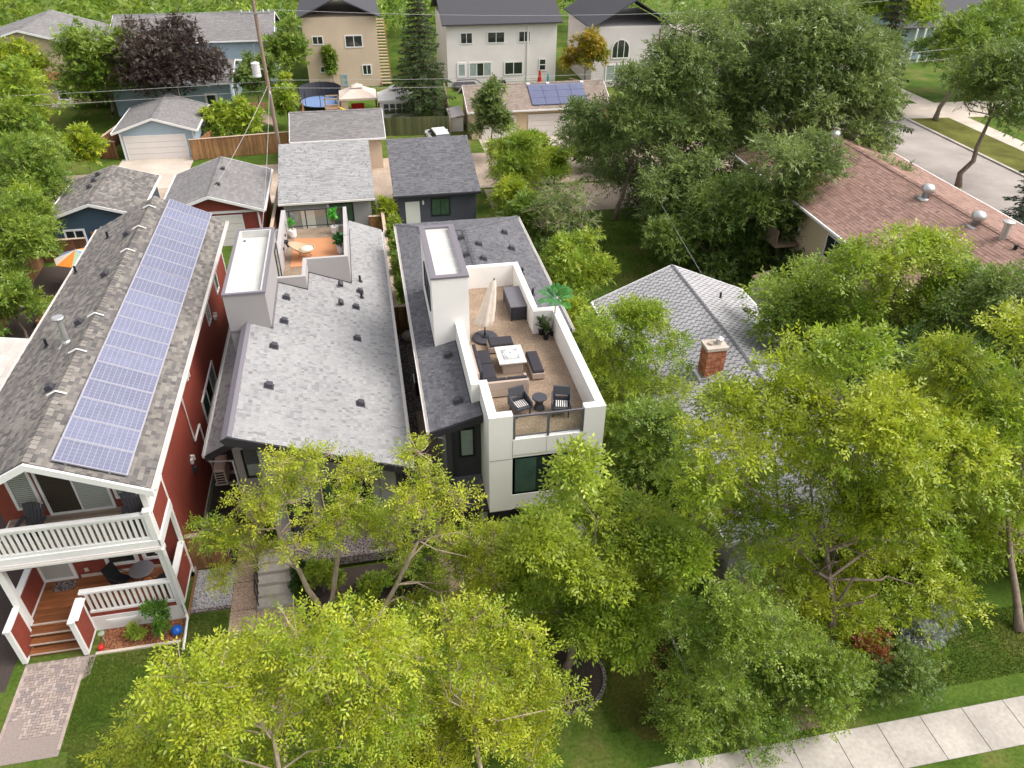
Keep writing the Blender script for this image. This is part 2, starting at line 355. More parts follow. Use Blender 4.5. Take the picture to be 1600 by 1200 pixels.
PAL_BROWNG = [(.185, .167, .152), (.215, .194, .174), (.16, .144, .134), (.24, .218, .195), (.14, .128, .124), (.20, .18, .16), (.125, .115, .112)]
PAL_GREY3 = [(.40, .39, .392), (.415, .405, .407), (.385, .375, .378), (.165, .158, .168)]
PAL_MID = [(.20, .188, .187), (.215, .203, .2), (.187, .176, .175), (.228, .215, .212)]
PAL_REDB = [(.29, .18, .145), (.305, .19, .153), (.272, .168, .135), (.32, .202, .163), (.235, .146, .118)]
PAL_BRN2 = [(.26, .205, .17), (.28, .222, .185), (.24, .19, .157)]

# ------------------------------------------------------------------ red house with the solar panels
def red_house():
    H = thing('red_house', 'long red sided house with white balcony and row of solar panels on its roof', 'house', (-10.58, 20.9, 0))
    m = MB(); m.box(-13.2, -7.97, 20.92, 38.6, 0, 6.3); m.prism(((-13.2, 6.3), (-7.97, 6.3), (-10.58, 7.6)), 'y', 20.92, 38.6); part('wall_core', m, 'red', H)
    m = MB()
    lap(m, (-7.97, 20.92, 0), Y, X, .25, 6.42, lambda z: [(0, 17.68)], .115)
    lap(m, (0, 20.92, 0), X, NY, .25, 7.75, lambda z: [(-13.2, -7.97)] if z < 6.42 else [(-10.58-max(0, 2.6-(z-6.4)*2), -10.58+max(0, 2.6-(z-6.4)*2))], .115)
    lap(m, (-13.2, 20.92, 0), Y, NX, .25, 6.42, lambda z: [(0, 17.68)], .115)
    part('siding', m, 'red', H)
    s = .495; c = math.sqrt(1+s*s)
    r = MB()
    for sg in (1, -1):
        e = -10.58+sg*3.09; y0, y1 = 18.7, 39.0
        r.prism(((-10.58, 8.0), (e, 8.0-s*3.09), (e, 8.0-s*3.09-.16), (-10.58, 7.8)), 'y', y0, y1)
    roof = part('roof', r, 'charcoal', H)
    m = MB()
    for sg in (1, -1):
        e = -10.58+sg*3.1; shingle(m, (e, 18.68, 8.0-s*3.1), Y, (-sg, 0, s), [(0, 0), (20.34, 0), (20.34, 3.1*c), (0, 3.1*c)], PAL_BROWNG, ex=.15, wr=(.13, .36))
    ridge_caps(m, (-10.58, 18.68, 8.02), (-10.58, 39.0, 8.02), PAL_BROWNG, .17, drop=.085)
    part('shingles', m, 'shingle', roof, kind='stuff')
    # front rake boards, soffit, gutters
    for sg in (1, -1):
        m = MB(); e = -10.58+sg*3.16; m.prism(((-10.58, 7.97), (e, 7.97-s*3.16), (e, 7.97-s*3.16-.24), (-10.58, 7.73)), 'y', 18.60, 18.69); part('rake_board', m, 'white', H)
        m = MB(); m.prism(((-10.58, 7.97), (e, 7.97-s*3.16), (e, 7.97-s*3.16-.22), (-10.58, 7.75)), 'y', 39.01, 39.08); part('rake_board', m, 'white', H)
        m = MB(); x0 = -10.58+sg*3.1; x1 = x0+sg*.13; a, b = min(x0, x1), max(x0, x1); m.box(a, b, 18.7, 39.0, 6.31, 6.33); m.box(a if sg < 0 else b-.015, a+.015 if sg < 0 else b, 18.7, 39.0, 6.33, 6.45); m.box(a if sg > 0 else b-.015, a+.015 if sg > 0 else b, 18.7, 39.0, 6.33, 6.44)
        m.box(a, b, 18.68, 18.7, 6.31, 6.45); m.box(a, b, 39.0, 39.02, 6.31, 6.45); part('gutter', m, 'gutter', H)
        m = MB(); m.box(min(e+sg*-.05, -10.58+sg*2.62), max(e+sg*-.05, -10.58+sg*2.62), 18.72, 38.98, 6.27, 6.30); part('soffit', m, 'white', H)
    m = MB(); m.prism(((-13.2, 6.35), (-7.95, 6.35), (-10.58, 7.62)), 'y', 20.86, 20.88); part('gable_panel', m, 'white', H)
    for y in (22.07, 24.6, 27.12, 32.7, 35.15, 37.61):
        m = MB()
        for sg in (1, -1):
            a = Vector((-10.58, y, 8.11)); b = Vector((-10.58+sg*.30, y, 7.965)); m.tube((a, b), .028, 5)
        part('ridge_bracket', m, 'white', H)
    for x, y in ((-10.98, 22.7), (-11.24, 27.2), (-11.21, 31.1), (-11.15, 35.1)): vent(H, x, y, 8.0-s*abs(x+10.58), s)
    for x, y in ((-12.45, 36.4), (-13.35, 33.8), (-12.44, 26.7)): pipe(H, x, y, 8.0-s*abs(x+10.58))
    m = MB(); z = 7.58; m.lathe(((.2, -.1), (.16, .05), (.105, .12), (.105, .92), (.06, .92), (.06, 1.0), (.20, 1.0), (.21, 1.05), (.19, 1.08)), 14, (-11.4, 26.0, z)); m.box(-11.66, -11.14, 25.72, 26.3, z-.13, z-.08); part('flue', m, 'steel', H, smooth=False)
    # solar panels: one mesh pair shared by 19 panels
    fm = MB(); W, D = 2.07, 1.042
    fm.box(0, W, 0, .035, 0, .05); fm.box(0, W, D-.035, D, 0, .05); fm.box(0, .035, .035, D-.035, 0, .05); fm.box(W-.035, W, .035, D-.035, 0, .05); fm.box(.03, W-.03, .03, D-.03, .005, .036)
    fme = fm.mesh('solar_panel', mt['cellback'])
    cm = MB(); cw = (W-.09)/12; ch = (D-.08)/6
    for i in range(12):
        for j in range(6): cm.box(.045+i*cw+.007, .045+(i+1)*cw-.007, .04+j*ch+.007, .04+(j+1)*ch-.007, .036, .040)
    cme = cm.mesh('solar_cells', mt['cell']); off = ORG[H.name]
    rm = MB()
    for k in range(19):
        y = 18.90+1.058*k+(.03 if k > 11 else 0); xl = -9.94
        o = link('solar_panel', fme, H, (xl-off[0], y-off[1], 8.0-s*.64+.10)); o.rotation_euler = (0, math.atan(s), 0)
        q = link('solar_cells', cme, o); q['kind'] = 'stuff'
        for x in (.35, 1.55):
            px = xl+x/c; pz = 8.0-s*(px+10.58); rm.box(px-.03, px+.03, y+.02, y+.09, pz-.02, pz+.115)
    rm2 = MB()
    for x in (.35, 1.55):
        px = xl+x/c; pz = 8.0-s*(px+10.58)+.055; rm2.box(px-.022, px+.022, 18.95, 39.0, pz-.02, pz+.035)
    part('panel_feet', rm, 'steel', H, kind='stuff'); part('panel_rail', rm2, 'steel', H)
    # corner trim, downspouts, wall lights
    for x, y0, y1 in ((-7.97, 20.88, 21.0), (-7.97, 38.5, 38.62)):
        m = MB(); m.box(x-.1, x+.03, y0-.02, y1, 0, 6.3); part('corner_trim', m, 'white', H)
    m = MB(); m.tube(((-7.9, 25.15, 6.35), (-7.88, 25.2, 5.4), (-7.88, 25.26, 3.0), (-7.88, 26.4, 2.95), (-7.88, 26.5, .2)), .045, 4); part('downspout', m, 'white', H)
    for y, z in ((24.3, 2.75), (26.66, 5.1), (33.5, 3.9)):
        m = MB(); m.box(-7.97, -7.86, y-.07, y+.07, z-.1, z+.1); m.box(-7.97, -7.80, y+.1, y+.16, z-.02, z+.2); part('wall_lamp', m, 'white', H)
    m = MB(); m.box(-7.97, -7.80, 24.2, 24.4, 2.2, 2.45); part('meter_box', m, 'ventgrey', H)
    window(H, (-7.95, 0, 0), Y, X, 32.2, 32.95, 4.2, 5.5, cols=2, fw=.09)
    window(H, (-7.95, 0, 0), Y, X, 27.75, 31.0, 1.9, 3.1, cols=3, fw=.1, pmat=['panegreen', 'pane', 'panepale'])
    window(H, (-7.95, 0, 0), Y, X, 35.2, 36.0, 4.2, 5.4, fw=.09)
    # balcony
    m = MB(); m.box(-13.05, -7.93, 18.99, 20.9, 3.66, 3.86); part('balcony_slab', m, 'white', H)
    m = MB(); m.box(-13.08, -7.9, 18.93, 18.99, 3.64, 4.0); m.box(-7.93, -7.87, 18.93, 20.86, 3.64, 4.0); part('rim_board', m, 'white', H)
    m = MB(); m.box(-13.08, -7.9, 18.82, 18.93, 3.60, 3.615); m.box(-13.08, -7.9, 18.82, 18.835, 3.6, 3.72); m.box(-13.08, -7.9, 18.915, 18.93, 3.6, 3.72); part('balcony_gutter', m, 'gutter', H)
    for k in range(13): piece('floor_board', H, 'upperdeck', -12.98, -8.0, 19.03+k*.145, 19.03+k*.145+.138, 3.862, 3.89)
    m = MB(); m.box(-13.0, -7.9, 18.93, 19.1, 5.10, 5.17); part('top_rail', m, 'white', H); m = MB(); m.box(-12.95, -8.05, 18.97, 19.05, 5.0, 5.1); m.box(-12.95, -8.05, 18.97, 19.05, 4.0, 4.14); part('rail', m, 'white', H)
    for k in range(27): piece('baluster', H, 'white', -12.87+k*.179, -12.87+k*.179+.092, 18.985, 19.015, 4.14, 5.0)
    for x in (-13.02, -8.1):
        m = MB(); m.box(x, x+.19, 18.94, 19.13, 3.9, 5.24); m.box(x-.02, x+.21, 18.92, 19.15, 5.24, 5.29); part('newel_post', m, 'white', H)
        m = MB(); m.box(x+.01, x+.18, 19.2, 19.36, 3.88, 6.7 if x < -9 else 6.55); part('roof_post', m, 'white', H)
        m = MB(); m.box(x-.01, x+.2, 18.95, 19.16, .72, 3.64); m.box(x-.05, x+.24, 18.91, 19.2, 3.44, 3.6); part('porch_post', m, 'white', H)
    def half(x0, x1, y0, y1, z0, z1, nm='half_wall'):
        m = MB(); m.box(x0+.02, x1-.02, y0+.02, y1-.02, z0, z1-.04); o = part(nm, m, 'red', H)
        lm = MB(); lap(lm, (x1-.02, y0, 0), Y, X, z0+.02, z1-.06, lambda z: [(.06, y1-y0-.06)], .115, .014); lap(lm, (x0+.02, y0, 0), Y, NX, z0+.02, z1-.06, lambda z: [(.06, y1-y0-.06)], .115, .014); part('siding', lm, 'red', o)
        t = MB(); t.box(x0-.03, x1+.03, y0-.03, y1, z1-.05, z1+.02)
        for yy in (y0, y1-.09): t.box(x0-.004, x1+.004, yy-.006, yy+.09, z0, z1-.05)
        t.box(x0-.006, x1+.006, y0+.09, y1-.09, z0, z0+.09); part('trim', t, 'white', o)
    half(-8.06, -7.9, 19.14, 20.86, 3.96, 5.12); half(-8.08, -7.92, 19.16, 20.86, .55, 1.9); half(-13.05, -12.9, 19.16, 20.86, .72, 1.95)
    half(-13.03, -12.88, 17.95, 18.94, .05, 1.75); half(-11.1, -10.95, 17.95, 18.98, .05, 1.75)
    for k in range(13): piece('floor_board', H, 'deckwood', -12.88, -8.1, 19.02+k*.145, 19.02+k*.145+.138, .69, .72)
    m = MB(); m.box(-12.95, -7.95, 19.02, 20.9, .5, .685); part('porch_frame', m, 'fencedark', H)
    for k, (y0, z) in enumerate(((18.72, .54), (18.46, .36), (18.2, .18))):
        for j in range(2): piece('tread', H, 'deckwood', -12.87, -11.12, y0+j*.135, y0+j*.135+.128, z-.035, z)
        piece('riser', H, 'deckwood', -12.87, -11.12, y0+.03, y0+.05, z-.18, z-.037); piece('nosing', H, 'pale_concrete', -12.87, -11.12, y0-.028, y0-.002, z-.05, z+.002)
    piece('nosing', H, 'pale_concrete', -12.87, -11.12, 18.985, 19.015, .66, .724); piece('riser', H, 'deckwood', -12.87, -11.12, 18.99, 19.01, .54, .66)
    m = MB(); m.box(-10.98, -8.05, 18.93, 19.12, 1.93, 2.0); m.box(-10.98, -10.8, 18.0, 18.94, 1.75, 1.76); part('porch_rail', m, 'white', H); m = MB(); m.box(-10.9, -8.1, 18.98, 19.06, 1.85, 1.93); m.box(-10.9, -8.1, 18.98, 19.06, .9, 1.0); part('rail', m, 'white', H)
    for k in range(15): piece('baluster', H, 'white', -10.85+k*.186, -10.85+k*.186+.095, 19.0, 19.03, 1.0, 1.85)
    m = MB(); m.box(-10.95, -8.0, 18.97, 19.01, .72, .9); part('skirt_band', m, 'red', H)
    m = MB(); m.box(-10.95, -8.0, 18.95, 19.0, 0, .72); sk = part('skirt', m, 'white', H); m = MB(); m.box(-10.5, -9.5, 18.93, 18.952, .2, .5); m.box(-10.42, -9.58, 18.922, 18.932, .25, .45); part('access_panel', m, 'white', sk)
    m = MB(); m.tube(((-7.86, 18.9, 3.6), (-7.84, 18.86, 3.3), (-7.88, 18.86, .35), (-7.86, 18.75, .22), (-7.84, 17.5, .12)), .045, 4); part('downspout', m, 'white', H)
    # openings of the front wall
    F = (0, 20.9, 0)
    window(H, F, X, NY, -12.62, -11.8, 4.3, 6.05, pmat='panegreen', slats=True, fw=.1)
    window(H, F, X, NY, -11.72, -9.62, 3.9, 6.1, pmat=['screen', 'panepale'], cols=2, fw=.09, slats=(1,), name='sliding_door')
    window(H, F, X, NY, -9.54, -8.75, 4.3, 6.0, pmat='panegreen', slats=True, fw=.1)
    m = MB(); m.box(-8.66, -8.45, 20.84, 20.88, 3.9, 6.2); part('corner_trim', m, 'white', H)
    window(H, F, X, NY, -13.0, -11.8, .73, 2.85, pmat='blind', fw=.12, name='front_door')
    window(H, F, X, NY, -10.72, -9.6, 1.12, 2.6, pmat='pane', fw=.13); window(H, F, X, NY, -9.45, -8.75, 1.2, 2.6, pmat='pane', fw=.13)
    m = MB(); m.box(-11.7, -8.0, 20.87, 20.89, .72, .86); part('baseboard', m, 'pale_concrete', H); m = MB(); m.box(-11.5, -11.36, 20.85, 20.89, 1.02, 1.18); part('outlet_box', m, 'pale_concrete', H)
    m = MB(); m.box(-13.25, -7.9, 20.86, 38.65, 0, .24); part('foundation', m, 'concrete', H)
red_house()

# ------------------------------------------------------------------ light grey house in the middle
def grey_house():
    H = thing('grey_house', 'pale grey stucco house with light shingled roof sloping to the right and boxy stair tower', 'house', (-3, 21.2, 0))
    s = -.391; rx, rz, ex = -5.41, 6.65, .42; c = math.sqrt(1+s*s); ez = rz+s*(ex-rx); y0, y1 = 20.6, 41.3
    def rf(x): return rz+s*(x-rx)
    m = MB(); m.prism(((-4.75, 0), (0, 0), (0, rf(0)-.2), (-4.75, rf(-4.75)-.2)), 'y', 21.2, 31.9); m.prism(((-4.75, 0), (0, 0), (0, rf(0)-.2), (-1.35, rf(-1.35)-.2), (-1.35, 5.0), (-4.75, 5.0)), 'y', 31.9, 39.7); m.prism(((-1.4, 0), (0, 0), (0, rf(0)-.2), (-1.4, rf(-1.4)-.2)), 'y', 39.7, 40.9); part('wall', m, 'stucco_grey', H)
    m = MB(); m.prism(((-6.12, 0), (-4.76, 0), (-4.76, 4.9), (-5.3, 4.8), (-6.12, 4.42)), 'y', 23.4, 39.6); part('side_wall', m, 'stucco_greylight', H)
    m = MB(); m.prism(((rx, rz), (ex, ez), (ex, ez-.16), (rx, rz-.16)), 'y', y0, 31.94); m.prism(((-1.3, rf(-1.3)), (ex, ez), (ex, ez-.16), (-1.3, rf(-1.3)-.16)), 'y', 31.94, y1); m.prism(((-3.24, rf(-3.24)), (-1.3, rf(-1.3)), (-1.3, rf(-1.3)-.16), (-3.24, rf(-3.24)-.16)), 'y', 31.94, 33.68)
    roof = part('roof', m, 'charcoal', H)
    m = MB(); u = lambda y: y-y0+.02; v = lambda x: (ex+.02-x)*c
    shingle(m, (ex+.02, y0-.02, rf(ex+.02)), Y, (-1, 0, -s), [(0, 0), (y1-y0+.02, 0), (y1-y0+.02, v(-1.3)), (u(33.68), v(-1.3)), (u(33.68), v(-3.24)), (u(31.95), v(-3.24)), (u(31.95), v(-4.5)), (u(27.92), v(-4.5)), (u(27.92), v(rx)), (0, v(rx))], PAL_LIGHT, ex=.145, wr=(.10, .27), t=.016, dark=.07, jit=.06)
    part('shingles', m, 'shingle', roof, kind='stuff')
    m = MB(); m.prism(((rx-.24, rz-.13), (rx, rz+.035), (rx+.14, rz-.015), (rx+.14, rz-.05), (rx, rz-.03), (rx-.24, rz-.18)), 'y', y0-.03, 27.9); part('ridge_cap', m, 'purplecap', H)
    m = MB(); m.prism(((rx-.26, rz-.12), (rx-.02, rz+.0), (ex+.06, ez-.03), (ex+.06, ez-.33), (rx+.3, rz-.46), (rx-.1, rz-.36)), 'y', y0-.08, y0-.025); part('fascia', m, 'fascia', H)
    m = MB(); m.prism(((rx+.05, rz-.24), (ex-.02, ez-.2), (ex-.02, ez-.23), (rx+.05, rz-.27)), 'y', y0, 21.2); m.prism(((-.0, rf(0)-.2), (ex, ez-.18), (ex, ez-.22), (0, rf(0)-.24)), 'y', 21.2, 40.9); part('soffit', m, 'fascia', H)
    m = MB(); m.box(ex+.02, ex+.15, y0, y1, ez-.16, ez-.14); m.box(ex+.135, ex+.15, y0, y1, ez-.14, ez-.01); m.box(ex+.02, ex+.035, y0, y1, ez-.14, ez-.03); m.box(ex+.02, ex+.15, y0-.015, y0, ez-.16, ez-.01); part('gutter', m, 'gutter', H)
    # clerestory wall under the ridge and lower roof on the left
    m = MB(); m.box(-5.2, -4.77, 21.25, 27.9, 4.8, rf(-5.2)-.2); part('upper_wall', m, 'charcoal', H)
    lx, lz, ls = -6.88, 4.2, .494; cl = math.sqrt(1+ls*ls)
    m = MB(); m.prism(((lx, lz), (-5.2, lz+ls*1.68), (-5.2, lz+ls*1.68-.15), (lx, lz-.15)), 'y', 22.8, 40.9); lr = part('lower_roof', m, 'charcoal', H)
    m = MB(); shingle(m, (lx-.02, 22.78, lz), Y, (1, 0, ls), [(0, 0), (18.1, 0), (18.1, 1.7*cl), (0, 1.7*cl)], PAL_LIGHT, wr=(.10, .27), t=.016); part('shingles', m, 'shingle', lr, kind='stuff')
    m = MB(); m.prism(((lx-.06, lz-.04), (-5.3, lz+ls*1.55), (-5.3, lz+ls*1.55-.26), (lx-.06, lz-.3)), 'y', 22.74, 22.79); part('fascia', m, 'fascia', H)
    m = MB(); m.box(lx-.15, lx-.02, 22.8, 40.9, lz-.13, lz-.11); m.box(lx-.15, lx-.135, 22.8, 40.9, lz-.11, lz+.02); m.box(lx-.15, lx-.02, 22.78, 22.8, lz-.13, lz+.02); part('gutter', m, 'gutter', H)
    m = MB(); m.tube(((lx-.06, 22.9, lz-.12), (lx-.0, 23.0, lz-.5), (-6.2, 23.45, lz-.95), (-6.18, 23.45, .1)), .045, 4); part('downspout', m, 'white', H)
    m = MB(); m.tube(((.1, 21.1, 3.95), (.06, 21.12, 3.6), (.06, 21.12, .1)), .05, 4); part('downspout', m, 'charcoal', H)
    # stair tower with a rim round a white membrane roof
    tx0, tx1, ty0, ty1, tz = -6.12, -4.5, 27.92, 34.15, 8.0
    m = MB(); m.box(tx0, tx1, ty0, ty1, 3.9, 7.62); tw = part('stair_tower', m, 'stucco_grey', H)
    m = MB()
    for a in ((tx0, tx1, ty0, ty0+.14), (tx0, tx1, ty1-.14, ty1), (tx0, tx0+.14, ty0+.14, ty1-.14), (tx1-.14, tx1, ty0+.14, ty1-.14)): m.box(*a, 7.62, 7.96)
    part('parapet', m, 'stucco_grey', tw)
    m = MB()
    for a in ((tx0-.03, tx1+.03, ty0-.03, ty0+.1), (tx0-.03, tx1+.03, ty1-.1, ty1+.03), (tx0-.03, tx0+.1, ty0+.1, ty1-.1), (tx1-.1, tx1+.03, ty0+.1, ty1-.1)): m.box(*a, 7.93, 8.01)
    part('coping', m, 'purplecap', tw)
    m = MB()
    for a in ((tx0+.10, tx1-.10, ty0+.10, ty0+.18), (tx0+.10, tx1-.10, ty1-.18, ty1-.10), (tx0+.10, tx0+.18, ty0+.18, ty1-.18), (tx1-.18, tx1-.10, ty0+.18, ty1-.18)): m.box(*a, 7.62, 7.985)
    m.box(tx0+.18, tx1-.18, ty0+.18, ty1-.18, 7.621, 7.65); part('membrane_roof', m, 'membrane', tw)
    m = MB()
    for y in (28.3, 33.6): m.lathe(((.06, 0), (.06, .05), (.03, .07)), 8, (tx0+.3, y, 7.65))
    part('roof_drain', m, 'greymetal', tw)
    m = MB(); m.box(tx1+.001, tx1+.05, 27.9, 31.95, rf(tx1)-.1, rf(tx1)+.12); m.box(tx0, tx1, ty0-.03, ty0-.002, rf(tx1)-.05, rf(tx1)+.06); part('flashing', m, 'purplecap', H)
    # terrace cut into the roof
    fl, pt = 5.45, 6.5
    m = MB(); m.prism(((-4.49, 32.0), (-3.35, 32.0), (-3.35, 33.8), (-1.4, 33.8), (-1.4, 39.71), (-4.49, 39.71)), 'z', 5.1, fl); part('terrace_floor', m, 'deckagg', H)
    m = MB(); m.box(-4.5, -3.24, 31.95, 32.13, 4.8, pt); m.box(-3.42, -3.24, 32.13, 33.68, 4.8, pt); m.box(-3.42, -1.5, 33.68, 33.86, 4.6, pt); m.box(-1.5, -1.32, 33.68, 39.8, 3.8, pt); m.box(-4.72, -4.5, 34.15, 39.8, 3.8, pt+.02); m.box(-4.5, -1.5, 39.72, 39.8, 3, fl-.05)
    pw = part('parapet', m, 'stucco_greylight', H)
    m = MB(); m.prism(((-3.46, 31.93), (-3.22, 31.93), (-3.22, 31.932), (-3.46, 31.932)), 'z', 5.6, 5.62); 
    m.hexa(((-4.48, 31.935, rf(-4.48)-.02), (-3.24, 31.935, rf(-3.24)-.02), (-3.24, 31.949, rf(-3.24)-.02), (-4.48, 31.949, rf(-4.48)-.02), (-4.48, 31.935, rf(-4.48)+.05), (-3.24, 31.935, rf(-3.24)+.05), (-3.24, 31.949, rf(-3.24)+.05), (-4.48, 31.949, rf(-4.48)+.05)))
    m.hexa(((-3.24, 33.665, rf(-3.24)-.02), (-1.3, 33.665, rf(-1.3)-.02), (-1.3, 33.679, rf(-1.3)-.02), (-3.24, 33.679, rf(-3.24)-.02), (-3.24, 33.665, rf(-3.24)+.05), (-1.3, 33.665, rf(-1.3)+.05), (-1.3, 33.679, rf(-1.3)+.05), (-3.24, 33.679, rf(-3.24)+.05)))
    m.box(-3.24, -3.225, 31.95, 33.66, rf(-3.24)-.02, rf(-3.24)+.1); m.box(-1.32, -1.29, 33.7, 39.8, rf(-1.3)-.05, rf(-1.3)+.1); part('flashing', m, 'fascia', pw)
    m = MB(); m.box(-4.5, -1.5, 39.70, 39.76, 6.46, 6.51); m.box(-4.5, -1.5, 39.71, 39.75, 5.56, 5.6); r = part('terrace_railing', m, 'blackmetal', H)
    for x in (-4.35, -3.5, -2.4, -1.55): m = MB(); m.box(x-.03, x+.03, 39.69, 39.77, 5.3, 6.46); part('post', m, 'blackmetal', r)
    for a, b in ((-4.31, -3.54), (-3.46, -2.44), (-2.36, -1.59)): m = MB(); m.box(a, b, 39.725, 39.735, 5.6, 6.46); part('glass_panel', m, 'railglass', r)
    # door and lamp on the tower, vents on the roof
    window(H, (tx1, 0, 0), Y, X, 32.6, 33.6, fl+.02, 7.5, fmat='blackmetal', pmat='panepale', fw=.08, name='terrace_door')
    for y in (36.0, 37.6): m = MB(); m.box(-4.5, -4.44, y-.06, y+.06, 6.0, 6.12); part('wall_box', m, 'charcoal', H)
    for x, y in ((-4.09, 30.7), (-4.08, 28.65), (-4.35, 26.57), (-4.37, 23.83), (-.95, 33.0), (-1.17, 31.35), (-1.18, 28.58), (-1.18, 23.82)): vent(H, x, y, rf(x), s)
    for x, y in ((-.9, 34.1), (-.88, 32.45)): pipe(H, x, y, rf(x))
    for x, y in ((-1.78, 33.1), (-1.78, 31.3)):
        m = MB(); m.tube(((x, y, rf(x)), (x, y, rf(x)+.22), (x-.03, y-.08, rf(x)+.3), (x-.03, y-.2, rf(x)+.2)), (.1, .1, .1, .11), 8); part('gooseneck_vent', m, 'ventgrey', H)
    # front openings
    window(H, (0, 23.4, 0), X, NY, -5.82, -4.95, 2.35, 3.75, fmat='black', pmat='panepale', fw=.09, rows=1)
    F = (0, 21.2, 0)
    window(H, F, X, NY, -2.9, -1.05, 1.6, 3.75, fmat='black', pmat=['panegreen', 'pane'], cols=2, fw=.1)
    window(H, F, X, NY, -4.2, -3.3, .75, 2.9, fmat='black', pmat='charcoal', fw=.1, name='front_door')
    m = MB(); m.box(-4.0, -3.99, 21.185, 21.199, 3.0, 5.9); m.box(-.75, -.74, 21.185, 21.199, .5, 4.3); m.box(-2.0, -1.99, 21.185, 21.199, 3.8, 4.9); part('panel_joint', m, 'charcoal', H)
    m = MB(); m.box(-.12, -.02, 21.15, 21.198, 0, 4.25); part('corner_trim', m, 'charcoal', H)
    m = MB(); m.box(-4.21, -.3, 20.2, 21.19, .25, .66); part('porch_slab', m, 'graveldark', H)
    for k in range(4): piece('step', H, 'concrete', -5.5, -4.22, 18.78+k*.40, 18.78+(k+1)*.40+.02, 0 if k == 0 else k*.165-.02, (k+1)*.165)
    m = MB(); m.box(-5.5, -4.22, 20.41, 21.18, 0, .662); part('landing', m, 'concrete', H)
    m = MB()
    for k in range(5): y = 18.9+k*.4; z = .17+k*.165; m.tube(((-5.45, y, z-.1), (-5.45, y, z+.85)), .022, 6)
    m.tube(((-5.45, 18.85, .98), (-5.45, 20.5, 1.68), (-5.45, 21.1, 1.68)), .026, 6); m.tube(((-5.45, 18.85, .35), (-5.45, 20.5, 1.02)), .018, 6)
    for k in range(12): y = 18.98+k*.13; z = .4+k*.053; m.tube(((-5.45, y, z), (-5.45, y, z+.62)), .009, 4)
    part('stair_railing', m, 'blackmetal', H)
grey_house()

